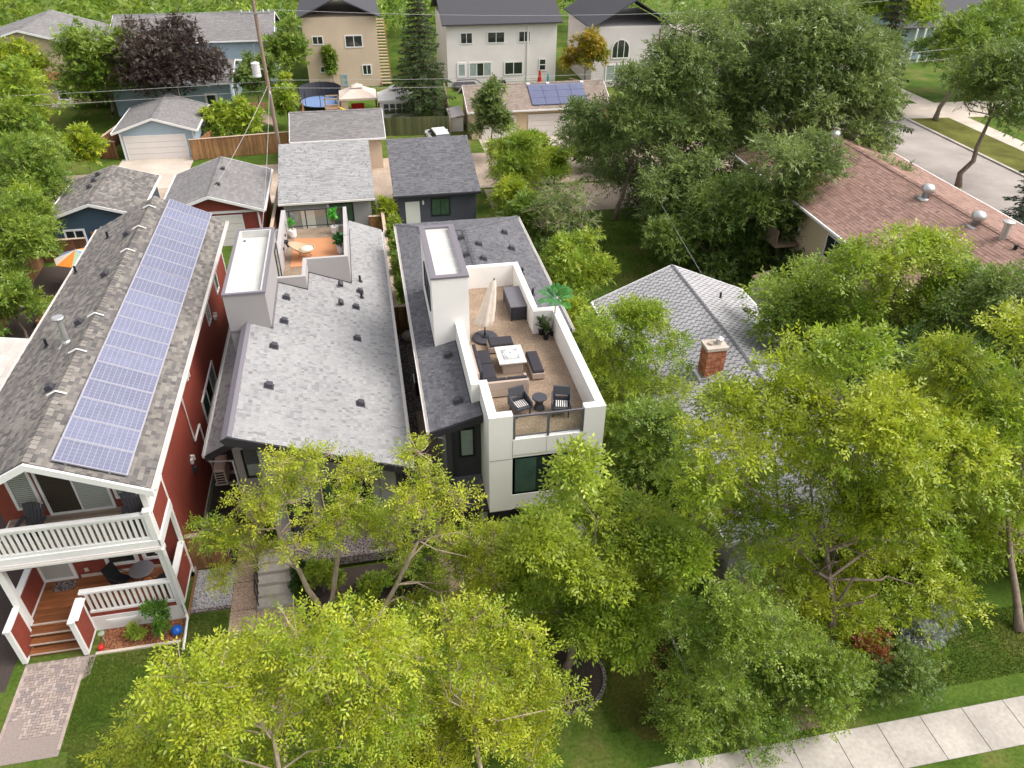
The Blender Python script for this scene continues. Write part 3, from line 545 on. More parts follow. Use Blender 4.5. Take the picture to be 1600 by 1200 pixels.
# ------------------------------------------------------------------ white house with the roof terrace
def white_house():
    H = thing('white_house', 'white stucco house with walled rooftop terrace and square white stair tower', 'house', (4.5, 21.3, 0))
    s = .277; c = math.sqrt(1+s*s); x0, x1, ez, yb = 1.22, 7.8, 5.87, 38.4; rx = 4.51; hz = ez+s*(rx-x0); hy = yb-(rx-x0)
    m = MB(); m.box(1.95, 3.1, 21.3, 38.0, 0, 5.95); m.box(3.1, 7.1, 21.35, 38.0, 0, 5.9); part('wall', m, 'stucco_white', H)
    m = MB(); m.box(1.93, 3.085, 21.24, 21.3, 2.6, 6.1); part('front_wall', m, 'charcoal', H)
    m = MB(); m.prism(((x0, ez), (3.1, ez+s*1.88), (3.1, ez+s*1.88-.14), (x0, ez-.14)), 'y', 20.6, 30.6)
    m.hexa(((x0, 30.6, ez-.14), (rx, 30.6, hz-.14), (rx, hy, hz-.14), (x0, yb, ez-.14), (x0, 30.6, ez), (rx, 30.6, hz), (rx, hy, hz), (x0, yb, ez)))
    m.hexa(((rx, 30.6, hz-.14), (x1, 30.6, ez-.14), (x1, yb, ez-.14), (rx, hy, hz-.14), (rx, 30.6, hz), (x1, 30.6, ez), (x1, yb, ez), (rx, hy, hz)))
    m.prism(((6.2, ez+s*1.6), (x1, ez), (x1, ez-.14), (6.2, ez+s*1.6-.14)), 'y', 26.35, 30.6)
    m.poly(((x0, yb, ez), (x1, yb, ez), (rx, hy, hz))); roof = part('roof', m, 'charcoal', H)
    m = MB(); L = lambda x: (x-x0)*c
    shingle(m, (x0-.02, 20.58, ez), Y, (1, 0, s), [(0, 0), (yb-20.58, 0), (hy-20.58, L(rx)), (9.92, L(rx)), (9.92, L(1.95)), (5.11, L(1.95)), (5.11, L(2.80)), (.8, L(2.8)), (.8, L(3.1)), (0, L(3.1))], PAL_SLATE, wr=(.1, .27))
    shingle(m, (x1+.02, 26.33, ez), Y, (-1, 0, s), [(0, 0), (yb-26.33, 0), (hy-26.33, L(rx)), (4.17, L(rx)), (4.17, 1.53*c), (0, 1.53*c)], PAL_SLATE, wr=(.1, .27))
    shingle(m, (x0, yb+.02, ez), X, (0, -1, s), [(0, 0), (x1-x0, 0), ((x1-x0)/2, L(rx))], PAL_SLATE, wr=(.1, .27))
    ridge_caps(m, (rx, 30.6, hz+.02), (rx, hy, hz+.02), PAL_SLATE, .16, drop=.045); ridge_caps(m, (x0, yb, ez+.02), (rx, hy, hz+.02), PAL_SLATE, .13, drop=.03); ridge_caps(m, (x1, yb, ez+.02), (rx, hy, hz+.02), PAL_SLATE, .13, drop=.03)
    part('shingles', m, 'shingle', roof, kind='stuff')
    m = MB(); m.prism(((x0-.03, ez-.02), (3.08, ez+s*1.86-.02), (3.08, ez+s*1.86-.3), (x0-.03, ez-.3)), 'y', 20.53, 20.59); part('fascia', m, 'fascia', H)
    m = MB(); m.prism(((x0, ez-.16), (3.08, ez+s*1.86-.16), (3.08, ez+s*1.86-.19), (x0, ez-.19)), 'y', 20.6, 21.23); m.box(x0+.05, 1.95, 21.24, 38.3, ez-.2, ez-.17); part('soffit', m, 'fascia', H)
    for sg, xx, ya in ((-1, x0, 20.6), (1, x1, 26.35)):
        m = MB(); a, b = (xx-.14, xx-.02) if sg < 0 else (xx+.02, xx+.14)
        m.box(a, b, ya, yb, ez-.13, ez-.11); m.box(a, a+.014, ya, yb, ez-.11, ez+.02); m.box(b-.014, b, ya, yb, ez-.11, ez+.0); m.box(a, b, ya-.015, ya, ez-.13, ez+.02); part('gutter', m, 'gutter', H)
    m = MB(); m.tube(((1.16, 20.75, 5.75), (1.3, 20.9, 5.4), (1.85, 21.2, 5.0), (1.85, 21.2, .1)), .045, 4); part('downspout', m, 'gutter', H)
    # tower
    tx0, tx1, ty0, ty1, tz = 1.95, 3.37, 25.69, 30.5, 9.15
    m = MB(); m.box(tx0, tx1, ty0, ty1, 5.5, 8.82); tw = part('stair_tower', m, 'stucco_white', H)
    m = MB()
    for a in ((tx0, tx1, ty0, ty0+.2), (tx0, tx1, ty1-.2, ty1), (tx0, tx0+.2, ty0+.2, ty1-.2), (tx1-.2, tx1, ty0+.2, ty1-.2)): m.box(*a, 8.82, 9.1)
    part('parapet', m, 'stucco_white', tw)
    m = MB()
    for a in ((tx0-.03, tx1+.03, ty0-.03, ty0+.21), (tx0-.03, tx1+.03, ty1-.21, ty1+.03), (tx0-.03, tx0+.21, ty0+.21, ty1-.21), (tx1-.21, tx1+.03, ty0+.21, ty1-.21)): m.box(*a, 9.08, 9.16)
    part('coping', m, 'purplecap', tw)
    m = MB(); m.box(tx0+.2, tx1-.2, ty0+.2, ty1-.2, 8.821, 8.95); part('membrane_roof', m, 'membrane', tw)
    m = MB()
    for y in (26.7, 27.6, 28.5, 29.4): m.box(tx0+.21, tx1-.21, y, y+.03, 8.95, 8.957)
    m.box(tx0+.21, tx1-.21, ty0+.24, ty0+.28, 8.95, 8.957); part('membrane_seam', m, 'whitewall', tw)
    window(H, (tx0, 0, 0), Y, NX, 26.6, 28.9, 7.2, 8.3, fmat='charcoal', pmat='pane', fw=.07, cols=2)
    # terrace box
    fl, pt = 6.07, 7.12
    m = MB(); m.prism(((3.3, 19.6), (7.0, 19.6), (7.0, 26.1), (6.1, 26.1), (6.1, 30.4), (3.38, 30.4), (3.38, 25.66), (2.95, 25.66), (2.95, 21.5), (3.3, 21.5)), 'z', 5.62, fl); part('terrace_floor', m, 'deckagg', H)
    m = MB(); t = .3
    m.box(3.09, 3.09+t, 19.4+t, 21.62, 2.8, pt); m.box(2.80, 2.80+t, 21.40, 25.68, 5.6, pt); m.box(2.8+t, 3.09, 21.40, 21.62, 5.6, pt); m.box(7.12-t, 7.12, 19.4+t, 26.27-t, 2.8, pt); m.box(6.02, 7.12, 26.27-t, 26.27, 5.5, pt); m.box(6.02, 6.26, 26.27, 30.26, 5.5, pt); m.box(3.37, 6.26, 30.26, 30.5, 5.5, pt)
    m.box(3.09, 3.91, 19.4, 19.4+t, 2.8, pt); m.box(6.38, 7.12, 19.4, 19.4+t, 2.8, pt); m.box(3.91, 6.38, 19.4, 19.6, 5.4, fl+.01)
    pw = part('terrace_wall', m, 'stucco_white', H)
    m = MB(); m.box(3.91, 6.38, 19.42, 19.6, 2.8, 3.5); part('front_panel', m, 'stucco_white', H)
    m = MB(); m.box(3.33, 6.88, 19.6, 21.34, 2.81, 2.95); part('overhang_soffit', m, 'stucco_white', H); m = MB(); m.box(3.91, 6.38, 19.43, 19.6, 5.25, 5.4); part('front_panel', m, 'stucco_white', H)
    m = MB(); m.box(3.09, 3.9, 19.391, 19.4, 5.24, 5.25); m.box(3.905, 3.912, 19.391, 19.4, 5.25, 6.06); m.box(5.1, 5.106, 19.393, 19.4, 5.4, 6.06); part('panel_joint', m, 'greymetal', H)
    window(H, (0, 19.42, 0), X, NY, 3.91, 6.38, 3.5, 5.26, fmat='black', pmat=['panegreen', 'pane', 'panegreen'], cols=3, fw=.1, d=-.02)
    m = MB(); m.box(3.91, 6.38, 19.44, 19.50, 7.0, 7.06); m.box(3.95, 6.34, 19.45, 19.49, 6.17, 6.21); r = part('terrace_railing', m, 'greymetal', H)
    for x in (3.96, 5.14, 6.33): m = MB(); m.box(x-.04, x+.04, 19.42, 19.5, 6.08, 7.0); part('post', m, 'greymetal', r)
    for a, b in ((4.0, 5.1), (5.18, 6.29)): m = MB(); m.box(a, b, 19.465, 19.475, 6.21, 7.0); part('glass_panel', m, 'railglass', r)
    # front-left corner: window, porch roof, column
    window(H, (0, 21.24, 0), X, NY, 2.28, 2.85, 4.0, 5.35, fmat='black', pmat='panepale', fw=.07)
    m = MB(); m.hexa(((1.75, 20.1, 2.45), (3.2, 19.8, 2.4), (3.2, 21.24, 2.85), (1.75, 21.24, 2.85), (1.75, 20.1, 2.55), (3.2, 19.8, 2.5), (3.2, 21.24, 3.05), (1.75, 21.24, 3.05))); pr = part('porch_roof', m, 'charcoal', H)
    m = MB(); shingle(m, (1.73, 20.08, 2.56), X, (0, 1, .43), [(0, 0), (1.35, 0), (1.35, 1.22), (0, 1.22)], PAL_SLATE); part('shingles', m, 'shingle', pr, kind='stuff')
    m = MB(); m.box(1.78, 1.98, 20.95, 21.15, 0, 5.6); part('corner_post', m, 'charcoal', H)
    m = MB(); m.box(3.3, 6.9, 21.28, 21.36, 0, 2.8); part('recess_wall', m, 'charcoal', H)
    window(H, (0, 21.28, 0), X, NY, 4.4, 6.2, .6, 2.5, fmat='black', pmat='pane', cols=2, fw=.08); window(H, (0, 21.24, 0), X, NY, 2.05, 2.95, .4, 2.35, fmat='black', pmat='charcoal', fw=.1, name='front_door')
    m = MB(); m.box(2.0, 7.0, 20.0, 21.28, 0, .35); part('porch_slab', m, 'concrete', H)
    for x, y in ((2.39, 24.77), (2.37, 21.75)): vent(H, x, y, ez+s*(x-x0), s, 'charcoal')
    for x, y in ((4.21, 34.3), (4.2, 32.4)): vent(H, x, y, ez+s*(x-x0), s, 'charcoal', .28)
    for x, y in ((4.94, 33.5), (4.91, 31.9), (6.59, 35.6), (6.6, 33.7)): vent(H, x, y, ez+s*(x1-x), -s, 'charcoal', .28)
    for x, y in ((6.6, 31.0), (6.67, 29.0)): pipe(H, x, y, ez+s*(x1-x))
    m = MB(); m.box(3.36, 3.42, 29.0, 30.0, fl, 8.1); part('terrace_door', m, 'white', H)
white_house()

# ------------------------------------------------------------------ ground, roads, yards
def flat(name, pts, mat, z, th=0):
    m = MB()
    if th: m.prism(pts, 'z', z-th, z)
    else: m.poly([(x, y, z) for x, y in pts])
    return struct(name, m, mat)
def rect(x0, x1, y0, y1): return ((x0, y0), (x1, y0), (x1, y1), (x0, y1))
def setting():
    flat('ground', rect(-400, 400, -60, 600), 'grass', 0)
    flat('back_lane', rect(-60, 46, 57.9, 66.2), 'lane', .008)
    flat('driveway', rect(-20.6, -14.6, 62.0, 69.5), 'pale_concrete', .016)
    flat('driveway', rect(10.5, 24, 66.0, 70.2), 'pale_concrete', .016)
    flat('garage_apron', rect(-14.2, -6.6, 57.5, 59.0), 'pale_concrete', .02)
    flat('yard_gravel', rect(.35, 1.75, 50.5, 58.0), 'lane', .012)
    # side street, angled as seen beyond the brown roof
    flat('street', ((40.5, 30), (54.0, 30), (54.6, 69.0), (52.8, 72.5), (52, 120), (44, 120), (40.5, 62)), 'asphalt', .01)
    m = MB(); m.box(54.2, 54.5, 30, 69, 0, .13); m.box(53.9, 54.2, 74.5, 120, 0, .13); struct('kerb', m, 'concrete')
    flat('sidewalk', rect(59.0, 61.0, 30, 120), 'pale_concrete', .02); flat('street_driveway', ((54.5, 69.4), (59, 69.0), (72, 68), (72, 74), (59, 74.2), (53.9, 74.6)), 'pale_concrete', .016)
    flat('lawn_strip', rect(54.5, 58.98, 30, 69.0), 'drygrass', .012)
    flat('sidewalk', rect(-40, 60, 9.3, 10.75), 'concrete', .03)
    m = MB()
    for k in range(40): m.box(-40+k*1.5, -40+k*1.5+.02, 9.3, 10.75, .031, .034)
    struct('sidewalk_joint', m, 'soil', 'stuff')
    flat('boulevard', rect(-40, 60, 5.0, 9.28), 'grass', .01)
    # front yard of the grey house
    flat('walkway', rect(-6.45, -5.53, 17.8, 23.3), 'aggregate', .03, .1); flat('walkway', rect(-5.51, -3.9, 17.4, 18.76), 'aggregate', .03, .1); flat('walkway', rect(-5.5, -4.2, 11.4, 17.38), 'aggregate', .028, .1)
    m = MB(); m.box(-6.45, -5.53, 20.2, 20.22, .03, .033); m.box(-6.45, -5.53, 18.9, 18.92, .03, .033); m.box(-4.75, -4.73, 17.4, 18.76, .03, .033); struct('walkway_joint', m, 'soil', 'stuff')
    flat('gravel_bed', rect(-7.85, -6.47, 19.2, 21.1), 'gravelgrey', .02)
    m = MB(); m.box(-7.95, -7.86, 18.9, 21.1, 0, .05); struct('bed_edging', m, 'fencewood'); m = MB(); m.box(-7.86, -6.47, 19.08, 19.2, 0, .07); struct('bed_edging', m, 'graveldark')
    flat('side_path', rect(-7.85, -6.5, 21.15, 40), 'soil', .006)
    flat('planting_bed', ((-4.15, 17.4), (-.2, 16.0), (.9, 17.5), (.9, 20.2), (-4.15, 20.2)), 'soil', .014)
    flat('mulch_bed', rect(-10.7, -8.0, 18.0, 18.93), 'redmulch', .02); m = MB(); m.box(-10.75, -8.0, 17.9, 18.0, 0, .06); struct('bed_edging', m, 'pale_concrete')
    flat('rock_strip', ((.05, 21.0), (1.12, 21.0), (1.12, 29.6), (1.9, 29.6), (1.9, 36.6), (.05, 36.6)), 'graveldark', .012); flat('side_walk', ((1.13, 17.5), (1.95, 17.5), (1.95, 29.5), (1.13, 29.5)), 'aggregate', .022)
    flat('front_walk', rect(.9, 2.6, 14.0, 19.9), 'aggregate', .02)
    flat('paver_base', ((-12.95, 14.4), (-11.0, 14.4), (-11.0, 17.0), (-10.75, 17.2), (-10.75, 17.95), (-12.95, 17.95)), 'paverbed', .006)
    flat('neighbour_yard', rect(-24, -13.3, 17, 49), 'soil', .004)
    flat('dry_lawn', ((5.9, 12.4), (6.6, 11.6), (7.7, 11.3), (9.1, 11.5), (9.5, 13), (9.2, 15.2), (8.2, 16.3), (7.1, 16.0), (6.4, 14.6), (6.1, 13.4)), 'drygrass', .012)
    flat('patio', rect(11.0, 14.8, 15.4, 18.6), 'aggregate', .018)
    flat('stone_path', ((11.2, 11.0), (12.3, 11.0), (12.2, 13.2), (12.5, 15.3), (11.5, 15.3), (11.1, 13)), 'aggregate', .016)
    flat('backyard_gravel', rect(9, 22, 52, 57.5), 'lane', .006)
setting()
def pavers():
    P = thing('paver_walk', 'herringbone paver walkway below the red house steps', 'walkway', (-12, 16.5, 0))
    pal = [(.34, .265, .235), (.38, .30, .265), (.30, .235, .215), (.26, .215, .205), (.41, .33, .29)]; cache = []
    for c in pal:
        m = MB(); m.hexa(((0, 0, 0), (.196, 0, 0), (.196, .096, 0), (0, .096, 0), (.006, .006, .05), (.19, .006, .05), (.19, .09, .05), (.006, .09, .05)), c); cache.append(m.mesh('paver', mt['paver']))
    n = 0
    for i in range(-6, 30):
        for j in range(-30, 34):
            # herringbone cell
            for kx, ky, rot in ((0, 0, 0), (.2, -.1, 1)):
                x = -12.85+i*.2+j*.1*1.0+kx-.0; y = 15.35+j*.1-i*.2+ky
                cx, cy = (x+.1, y+.05) if not rot else (x+.05, y+.1)
                if -12.82 < cx < -11.12 and 15.15 < cy < 17.9 and n < 298 and (cx < -11.12):
                    if (cy < 15.9 and cx < -12.3): continue
                    o = link('paver', random.choice(cache), P, (x+12+(.1 if rot else 0), y-16.5, -.02)); o.rotation_euler = (0, 0, R(90) if rot else 0); n += 1
pavers()
def paver_border():
    P = bpy.data.objects['paver_walk']; off = ORG[P.name]; cm = []
    for c in ((.40, .31, .265), (.36, .28, .245), (.43, .34, .295)):
        m = MB(); m.box(0, .096, 0, .196, 0, .052, c); cm.append(m.mesh('border_paver', mt['paver']))
    y = 14.6
    while y < 17.75:
        for x in (-12.93, -11.09):
            if y > 17.0 and x > -12: continue
            link('border_paver', random.choice(cm), P, (x-off[0], y-off[1], -.02))
        y += .2
paver_border()
def scatter_pebbles(name, x0, x1, y0, y1, z, n, size, pal):
    rng = np.random.default_rng(5); m = MB()
    for k in range(n):
        x, y = rng.uniform(x0, x1), rng.uniform(y0, y1); r = size*rng.uniform(.6, 1.4); a = rng.uniform(0, 6.28); c = pal[rng.integers(len(pal))]; q = rng.uniform(.8, 1.2); c = tuple(v*q for v in c)
        p = [(x+r*math.cos(a+i*1.571)*rng.uniform(.7, 1.2), y+r*math.sin(a+i*1.571)*rng.uniform(.6, 1), z) for i in range(4)]; t = (x, y, z+r*.75)
        for i in range(4): m.poly((p[i], p[(i+1) % 4], t), c)
    struct(name, m, 'pebble', 'stuff')
scatter_pebbles('river_rock', -7.84, -6.48, 19.22, 21.08, .02, 2600, .034, [(.45, .43, .44), (.32, .3, .32), (.2, .19, .2), (.55, .52, .52)])
scatter_pebbles('dark_pebbles', .08, 1.1, 21.1, 36.5, .012, 7000, .04, [(.05, .04, .04), (.12, .09, .09), (.3, .25, .23), (.19, .15, .14), (.08, .065, .07)])
scatter_pebbles('bark_chips', -10.68, -8.02, 18.02, 18.9, .02, 1500, .035, [(.24, .085, .04), (.14, .05, .022), (.33, .16, .08)])
def grass_blades(name, areas, n, h, seed=3):
    rng = np.random.default_rng(seed); tot = sum((b-a)*(d-c) for a, b, c, d in areas); V = []; C = []
    for a, b, c, d in areas:
        k = int(n*(b-a)*(d-c)/tot); p = np.stack([rng.uniform(a, b, k), rng.uniform(c, d, k), np.full(k, .0)], 1); t = rng.uniform(0, 6.28, k); s = np.stack([np.cos(t), np.sin(t), t*0], 1)*.012
        tip = p+np.stack([rng.normal(0, .03, k), rng.normal(0, .03, k), h*rng.uniform(.5, 1.3, k)], 1); V.append(np.stack([p-s, p+s, tip], 1).reshape(-1, 3))
        patch = .5+.5*np.sin(p[:, 0]*1.7+np.sin(p[:, 1]*1.3)*2); q = rng.uniform(.7, 1.3, (k, 1)); col = np.array([[.075, .13, .015]])*q*(1-.35*patch[:, None])+np.array([[.17, .165, .03]])*q*.35*patch[:, None]; C.append(np.repeat(col, 3, 0))
    V = np.concatenate(V); C = np.concatenate(C); raw(name, V, 3, C, 'blade', None, 'stuff')
def raw(name, V, k, C, mat, parent=None, kind=None, off=(0, 0, 0)):
    n = len(V); me = bpy.data.meshes.new(name); me.vertices.add(n); me.vertices.foreach_set('co', (V-np.array(off)).astype(np.float32).ravel())
    me.loops.add(n); me.loops.foreach_set('vertex_index', np.arange(n, dtype=np.int32)); f = n//k; me.polygons.add(f); me.polygons.foreach_set('loop_start', np.arange(0, n, k, dtype=np.int32))
    me.update(calc_edges=True); me.materials.append(mt[mat]); a = me.color_attributes.new('col', 'FLOAT_COLOR', 'POINT'); a.data.foreach_set('color', np.concatenate([C, np.ones((n, 1))], 1).astype(np.float32).ravel())
    o = link(name, me, parent)
    if kind: o['kind'] = kind
    return o
grass_blades('lawn_grass', [(-10.95, -7.9, 14.5, 17.85), (-7.85, -6.5, 14.5, 19.05), (-10.7, -6.0, 12.5, 14.5), (-6.45, -5.6, 14, 17.75), (14.5, 22, 11.5, 14.0), (5.6, 9, 12, 15)], 70000, .06)
grass_blades('backyard_grass', [(9.5, 22, 36, 50), (-28, -19, 74, 88), (2.2, 8, 72.5, 84), (.6, 1.7, 37, 49), (-6.5, -.2, 42, 49)], 70000, .14, 4)

# ------------------------------------------------------------------ garages and other buildings
def gable(mb, x0, x1, y0, y1, ez, rz, t=.12, axis='y'):
    xm = (x0+x1)/2
    if axis == 'y':
        for e in (x0, x1): mb.prism(((xm, rz), (e, ez), (e, ez-t), (xm, rz-t)), 'y', y0, y1)
    else:
        ym = (y0+y1)/2
        for e in (y0, y1): mb.prism(((ym, rz), (e, ez), (e, ez-t), (ym, rz-t)), 'x', x0, x1)
def gable_shingles(mb, x0, x1, y0, y1, ez, rz, pal, ex=.17, wr=(.2, .45), axis='y', tabs=False):
    if axis == 'y':
        xm = (x0+x1)/2; r = xm-x0; L = math.hypot(r, rz-ez)
        for e, s in ((x0, 1), (x1, -1)): shingle(mb, (e, y0, ez), Y, (s*r, 0, rz-ez), [(0, 0), (y1-y0, 0), (y1-y0, L), (0, L)], pal, ex=ex, wr=wr, tabs=tabs)
        ridge_caps(mb, (xm, y0, rz+.02), (xm, y1, rz+.02), [(.17, .165, .175)] if tabs else pal, .08 if tabs else .17, drop=(.08 if tabs else .17)*(rz-ez)/r, ex=.25)
    else:
        ym = (y0+y1)/2; r = ym-y0; L = math.hypot(r, rz-ez)
        for e, s in ((y0, 1), (y1, -1)): shingle(mb, (x0, e, ez), X, (0, s*r, rz-ez), [(0, 0), (x1-x0, 0), (x1-x0, L), (0, L)], pal, ex=ex, wr=wr)
        ridge_caps(mb, (x0, ym, rz+.02), (x1, ym, rz+.02), pal, .17, drop=.17*(rz-ez)/r, ex=.25)
def gable_building(name, label, cat, x0, x1, y0, y1, ez, rz, wall, pal, axis='y', ov=.4, trim='white', ex=.17, wr=(.2, .45), lapw=True, group=None, tabs=False):
    H = thing(name, label, cat, ((x0+x1)/2, (y0+y1)/2, 0), 0, group); xm, ym = (x0+x1)/2, (y0+y1)/2; wx0, wx1, wy0, wy1 = x0+ov, x1-ov, y0+ov, y1-ov
    zw = ez-.1
    m = MB(); m.box(wx0, wx1, wy0, wy1, 0, zw)
    if axis == 'y': m.prism(((wx0, zw), (wx1, zw), (xm, rz-.15)), 'y', wy0, wy1)
    else: m.prism(((wy0, zw), (wy1, zw), (ym, rz-.15)), 'x', wx0, wx1)
    part('wall', m, wall, H)
    if lapw:
        m = MB()
        if axis == 'y':
            g = lambda z: [(0, wx1-wx0)] if z < zw else [((wx1-wx0)/2*(z-zw)/(rz-.15-zw), (wx1-wx0)*(1-.5*(z-zw)/(rz-.15-zw)))]
            lap(m, (wx0, wy0, 0), X, NY, .15, rz-.2, g, .16); lap(m, (wx1, wy0, 0), Y, X, .15, zw, lambda z: [(0, wy1-wy0)], .16); lap(m, (wx0, wy0, 0), Y, NX, .15, zw, lambda z: [(0, wy1-wy0)], .16)
        else:
            lap(m, (wx0, wy0, 0), X, NY, .15, zw, lambda z: [(0, wx1-wx0)], .16); g = lambda z: [(0, wy1-wy0)] if z < zw else [((wy1-wy0)/2*(z-zw)/(rz-.15-zw), (wy1-wy0)*(1-.5*(z-zw)/(rz-.15-zw)))]
            lap(m, (wx1, wy0, 0), Y, X, .15, rz-.2, g, .16); lap(m, (wx0, wy0, 0), Y, NX, .15, rz-.2, g, .16)
        part('siding', m, wall, H)
    m = MB(); gable(m, x0, x1, y0, y1, ez, rz, .12, axis); rf = part('roof', m, 'charcoal', H)
    m = MB(); gable_shingles(m, x0, x1, y0, y1, ez, rz, pal, ex, wr, axis, tabs); part('shingles', m, 'shingle', rf, kind='stuff')
    for s in (0, 1):
        m = MB()
        if axis == 'y':
            yy = (y0-.05, y0-.005) if s == 0 else (y1+.005, y1+.05)
            m.prism(((xm, rz+.01), (x1+.04, ez-.01), (x1+.04, ez-.2), (xm, rz-.18), (x0-.04, ez-.2), (x0-.04, ez-.01)), 'y', *yy)
        else:
            xx = (x0-.05, x0-.005) if s == 0 else (x1+.005, x1+.05)
            m.prism(((ym, rz+.01), (y1+.04, ez-.01), (y1+.04, ez-.2), (ym, rz-.18), (y0-.04, ez-.2), (y0-.04, ez-.01)), 'x', *xx)
        part('rake_board', m, trim, H)
        m = MB()
        if axis == 'y': xx = (x0-.12, x0-.01) if s == 0 else (x1+.01, x1+.12); m.box(*xx, y0, y1, ez-.14, ez-.01)
        else: yy = (y0-.12, y0-.01) if s == 0 else (y1+.01, y1+.12); m.box(x0, x1, *yy, ez-.14, ez-.01)
        part('gutter', m, trim, H)
    return H
def garage_door(H, x0, x1, y, z1, rows=4, mat='whitewall'):
    d = MB(); d.box(x0-.1, x0, y-.05, y, 0, z1+.1); d.box(x1, x1+.1, y-.05, y, 0, z1+.1); d.box(x0, x1, y-.05, y, z1, z1+.1); f = part('garage_door', d, 'white', H)
    for k in range(rows):
        m = MB(); h = z1/rows; m.box(x0, x1, y-.03, y+.01, k*h+.012, (k+1)*h-.012); part('door_section', m, mat, f)
def shed_garage(name, label, x0, x1, y0, y1, z0, z1, wall, pal):      # single slope rising to the back
    H = thing(name, label, 'garage', ((x0+x1)/2, (y0+y1)/2, 0)); m = MB(); m.prism(((y0+.35, 0), (y1-.3, 0), (y1-.3, z1-.25), (y0+.35, z0-.12)), 'x', x0+.3, x1-.3); part('wall', m, wall, H)
    m = MB(); m.prism(((y0, z0), (y1, z1), (y1, z1-.15), (y0, z0-.15)), 'x', x0, x1); rf = part('roof', m, 'charcoal', H)
    m = MB(); L = math.hypot(y1-y0, z1-z0); shingle(m, (x0, y0-.02, z0), X, (0, y1-y0, z1-z0), [(0, 0), (x1-x0, 0), (x1-x0, L), (0, L)], pal, ex=.19, wr=(.16, .42)); part('shingles', m, 'shingle', rf, kind='stuff')
    m = MB(); m.box(x0, x1, y0-.12, y0-.02, z0-.14, z0-.02); part('gutter', m, 'gutter' if wall == 'stucco_grey' else 'fascia', H)
    return H
def buildings():
    g = shed_garage('garage', 'grey stucco garage with light shingle roof behind the grey house', -6.1, .32, 50.3, 56.8, 2.75, 4.65, 'stucco_grey', PAL_LIGHT)
    m = MB(); m.box(-4.75, -3.85, 50.6, 50.65, 0, 2.1); part('door', m, 'whitewall', g); window(g, (0, 50.65, 0), X, NY, -2.75, -1.2, 1.0, 2.4, fmat='black', pmat='panegreen', cols=2)
    m = MB(); m.lathe(((.06, 0), (.08, .06), (.06, .18)), 8, (-2.9, 50.58, 2.2)); part('wall_lamp', m, 'white', g)
    g = shed_garage('garage', 'dark slate blue garage with charcoal shingle roof behind the white house', 1.6, 7.65, 50.3, 56.8, 2.75, 4.62, 'stucco_slate', PAL_SLATE)
    m = MB(); m.box(2.35, 3.35, 50.6, 50.65, 0, 2.15); part('door', m, 'white', g); window(g, (0, 50.65, 0), X, NY, 4.15, 5.5, 1.0, 2.3, fmat='black', pmat='panegreen', cols=2)
    m = MB(); m.lathe(((.05, 0), (.08, .1), (.08, .2), (.05, .3)), 8, (3.6, 50.58, 1.9)); part('wall_lamp', m, 'white', g)
    g = gable_building('garage', 'tan stucco garage with grey roof across the lane', 'garage', -5.9, 1.75, 63.4, 70.8, 2.7, 4.0, 'tan', PAL_MID, 'x', ov=.35, lapw=False)
    m = MB(); m.box(-3.45, -2.9, 63.15, 63.35, 2.15, 2.4); part('wall_lamp', m, 'charcoal', g)
    g = gable_building('garage', 'pale blue garage with wide white overhead door across the lane', 'garage', -20.7, -13.9, 68.9, 76.6, 2.45, 3.55, 'bluewall', PAL_MID, 'y', ov=.4)
    garage_door(g, -19.9, -15.1, 69.28, 1.95)
    for x in (-20.25, -14.4): m = MB(); m.box(x, x+.12, 69.2, 69.29, 0, 2.3); part('corner_trim', m, 'white', g)
    m = MB(); m.box(-14.28, -14.2, 72, 72.8, 1.1, 1.9); part('window', m, 'white', g)
    g = gable_building('garage', 'red sided garage with grey shingle roof behind the red house', 'garage', -13.7, -7.0, 49.9, 57.6, 2.6, 3.72, 'red', PAL_MID, 'y', ov=.4)
    garage_door(g, -12.7, -8.6, 50.28, 2.1)
    m = MB(); m.box(-7.52, -7.4, 50.2, 50.29, 0, 2.4); part('corner_trim', m, 'white', g); m = MB(); m.box(-13.3, -7.4, 50.2, 50.29, 2.35, 2.5); part('band_board', m, 'white', g)
    for y in (52.2, 55.2): vent(g, -10.0, y, 3.60, -.33, 'charcoal')
    g = gable_building('garage', 'dark blue sided garage with two white framed windows behind the hedge', 'garage', -20.7, -14.9, 50.4, 57.6, 2.6, 3.5, 'darkblue', PAL_BROWNG, 'y', ov=.3)
    window(g, (0, 50.68, 0), X, NY, -19.9, -18.6, .5, 1.75, cols=2, pmat='pane', fw=.12); window(g, (0, 50.68, 0), X, NY, -17.6, -16.4, .6, 1.8, cols=2, pmat='pane', fw=.12)
    m = MB(); m.box(-18.3, -17.7, 50.6, 50.68, 0, 1.5); part('door', m, 'cedar', g)
    for x, y in ((-18.6, 54.0), (-18.6, 55.2), (-18.6, 56.4)): vent(g, x, y, 3.3, .3, 'charcoal', .28)
    # long beige garage with pool-heating panels across the lane
    g = gable_building('garage', 'long cream garage with two white overhead doors and solar panel array on brown roof', 'garage', 9.5, 23.1, 69.6, 76.4, 2.6, 4.1, 'beige', PAL_BRN2, 'x', ov=.4, lapw=False)
    garage_door(g, 10.9, 13.9, 69.97, 1.95); garage_door(g, 15.3, 20.9, 69.97, 1.95)
    off = ORG[g.name]; sl = (4.1-2.6)/3.4
    for i in range(4):
        for j in range(3):
            m = MB(); x0 = 15.6+i*1.33; ya = 70.0+j*.88; p = lambda x, y, d: (x, y, 2.6+(y-69.6)*sl+d); dx = .12*(j)
            m.hexa((p(x0, ya, .06), p(x0+1.3, ya, .06), p(x0+1.3, ya+.85, .06), p(x0, ya+.85, .06), p(x0, ya, .13), p(x0+1.3, ya, .13), p(x0+1.3, ya+.85, .13), p(x0, ya+.85, .13))); part('solar_panel', m, 'paneldark', g)
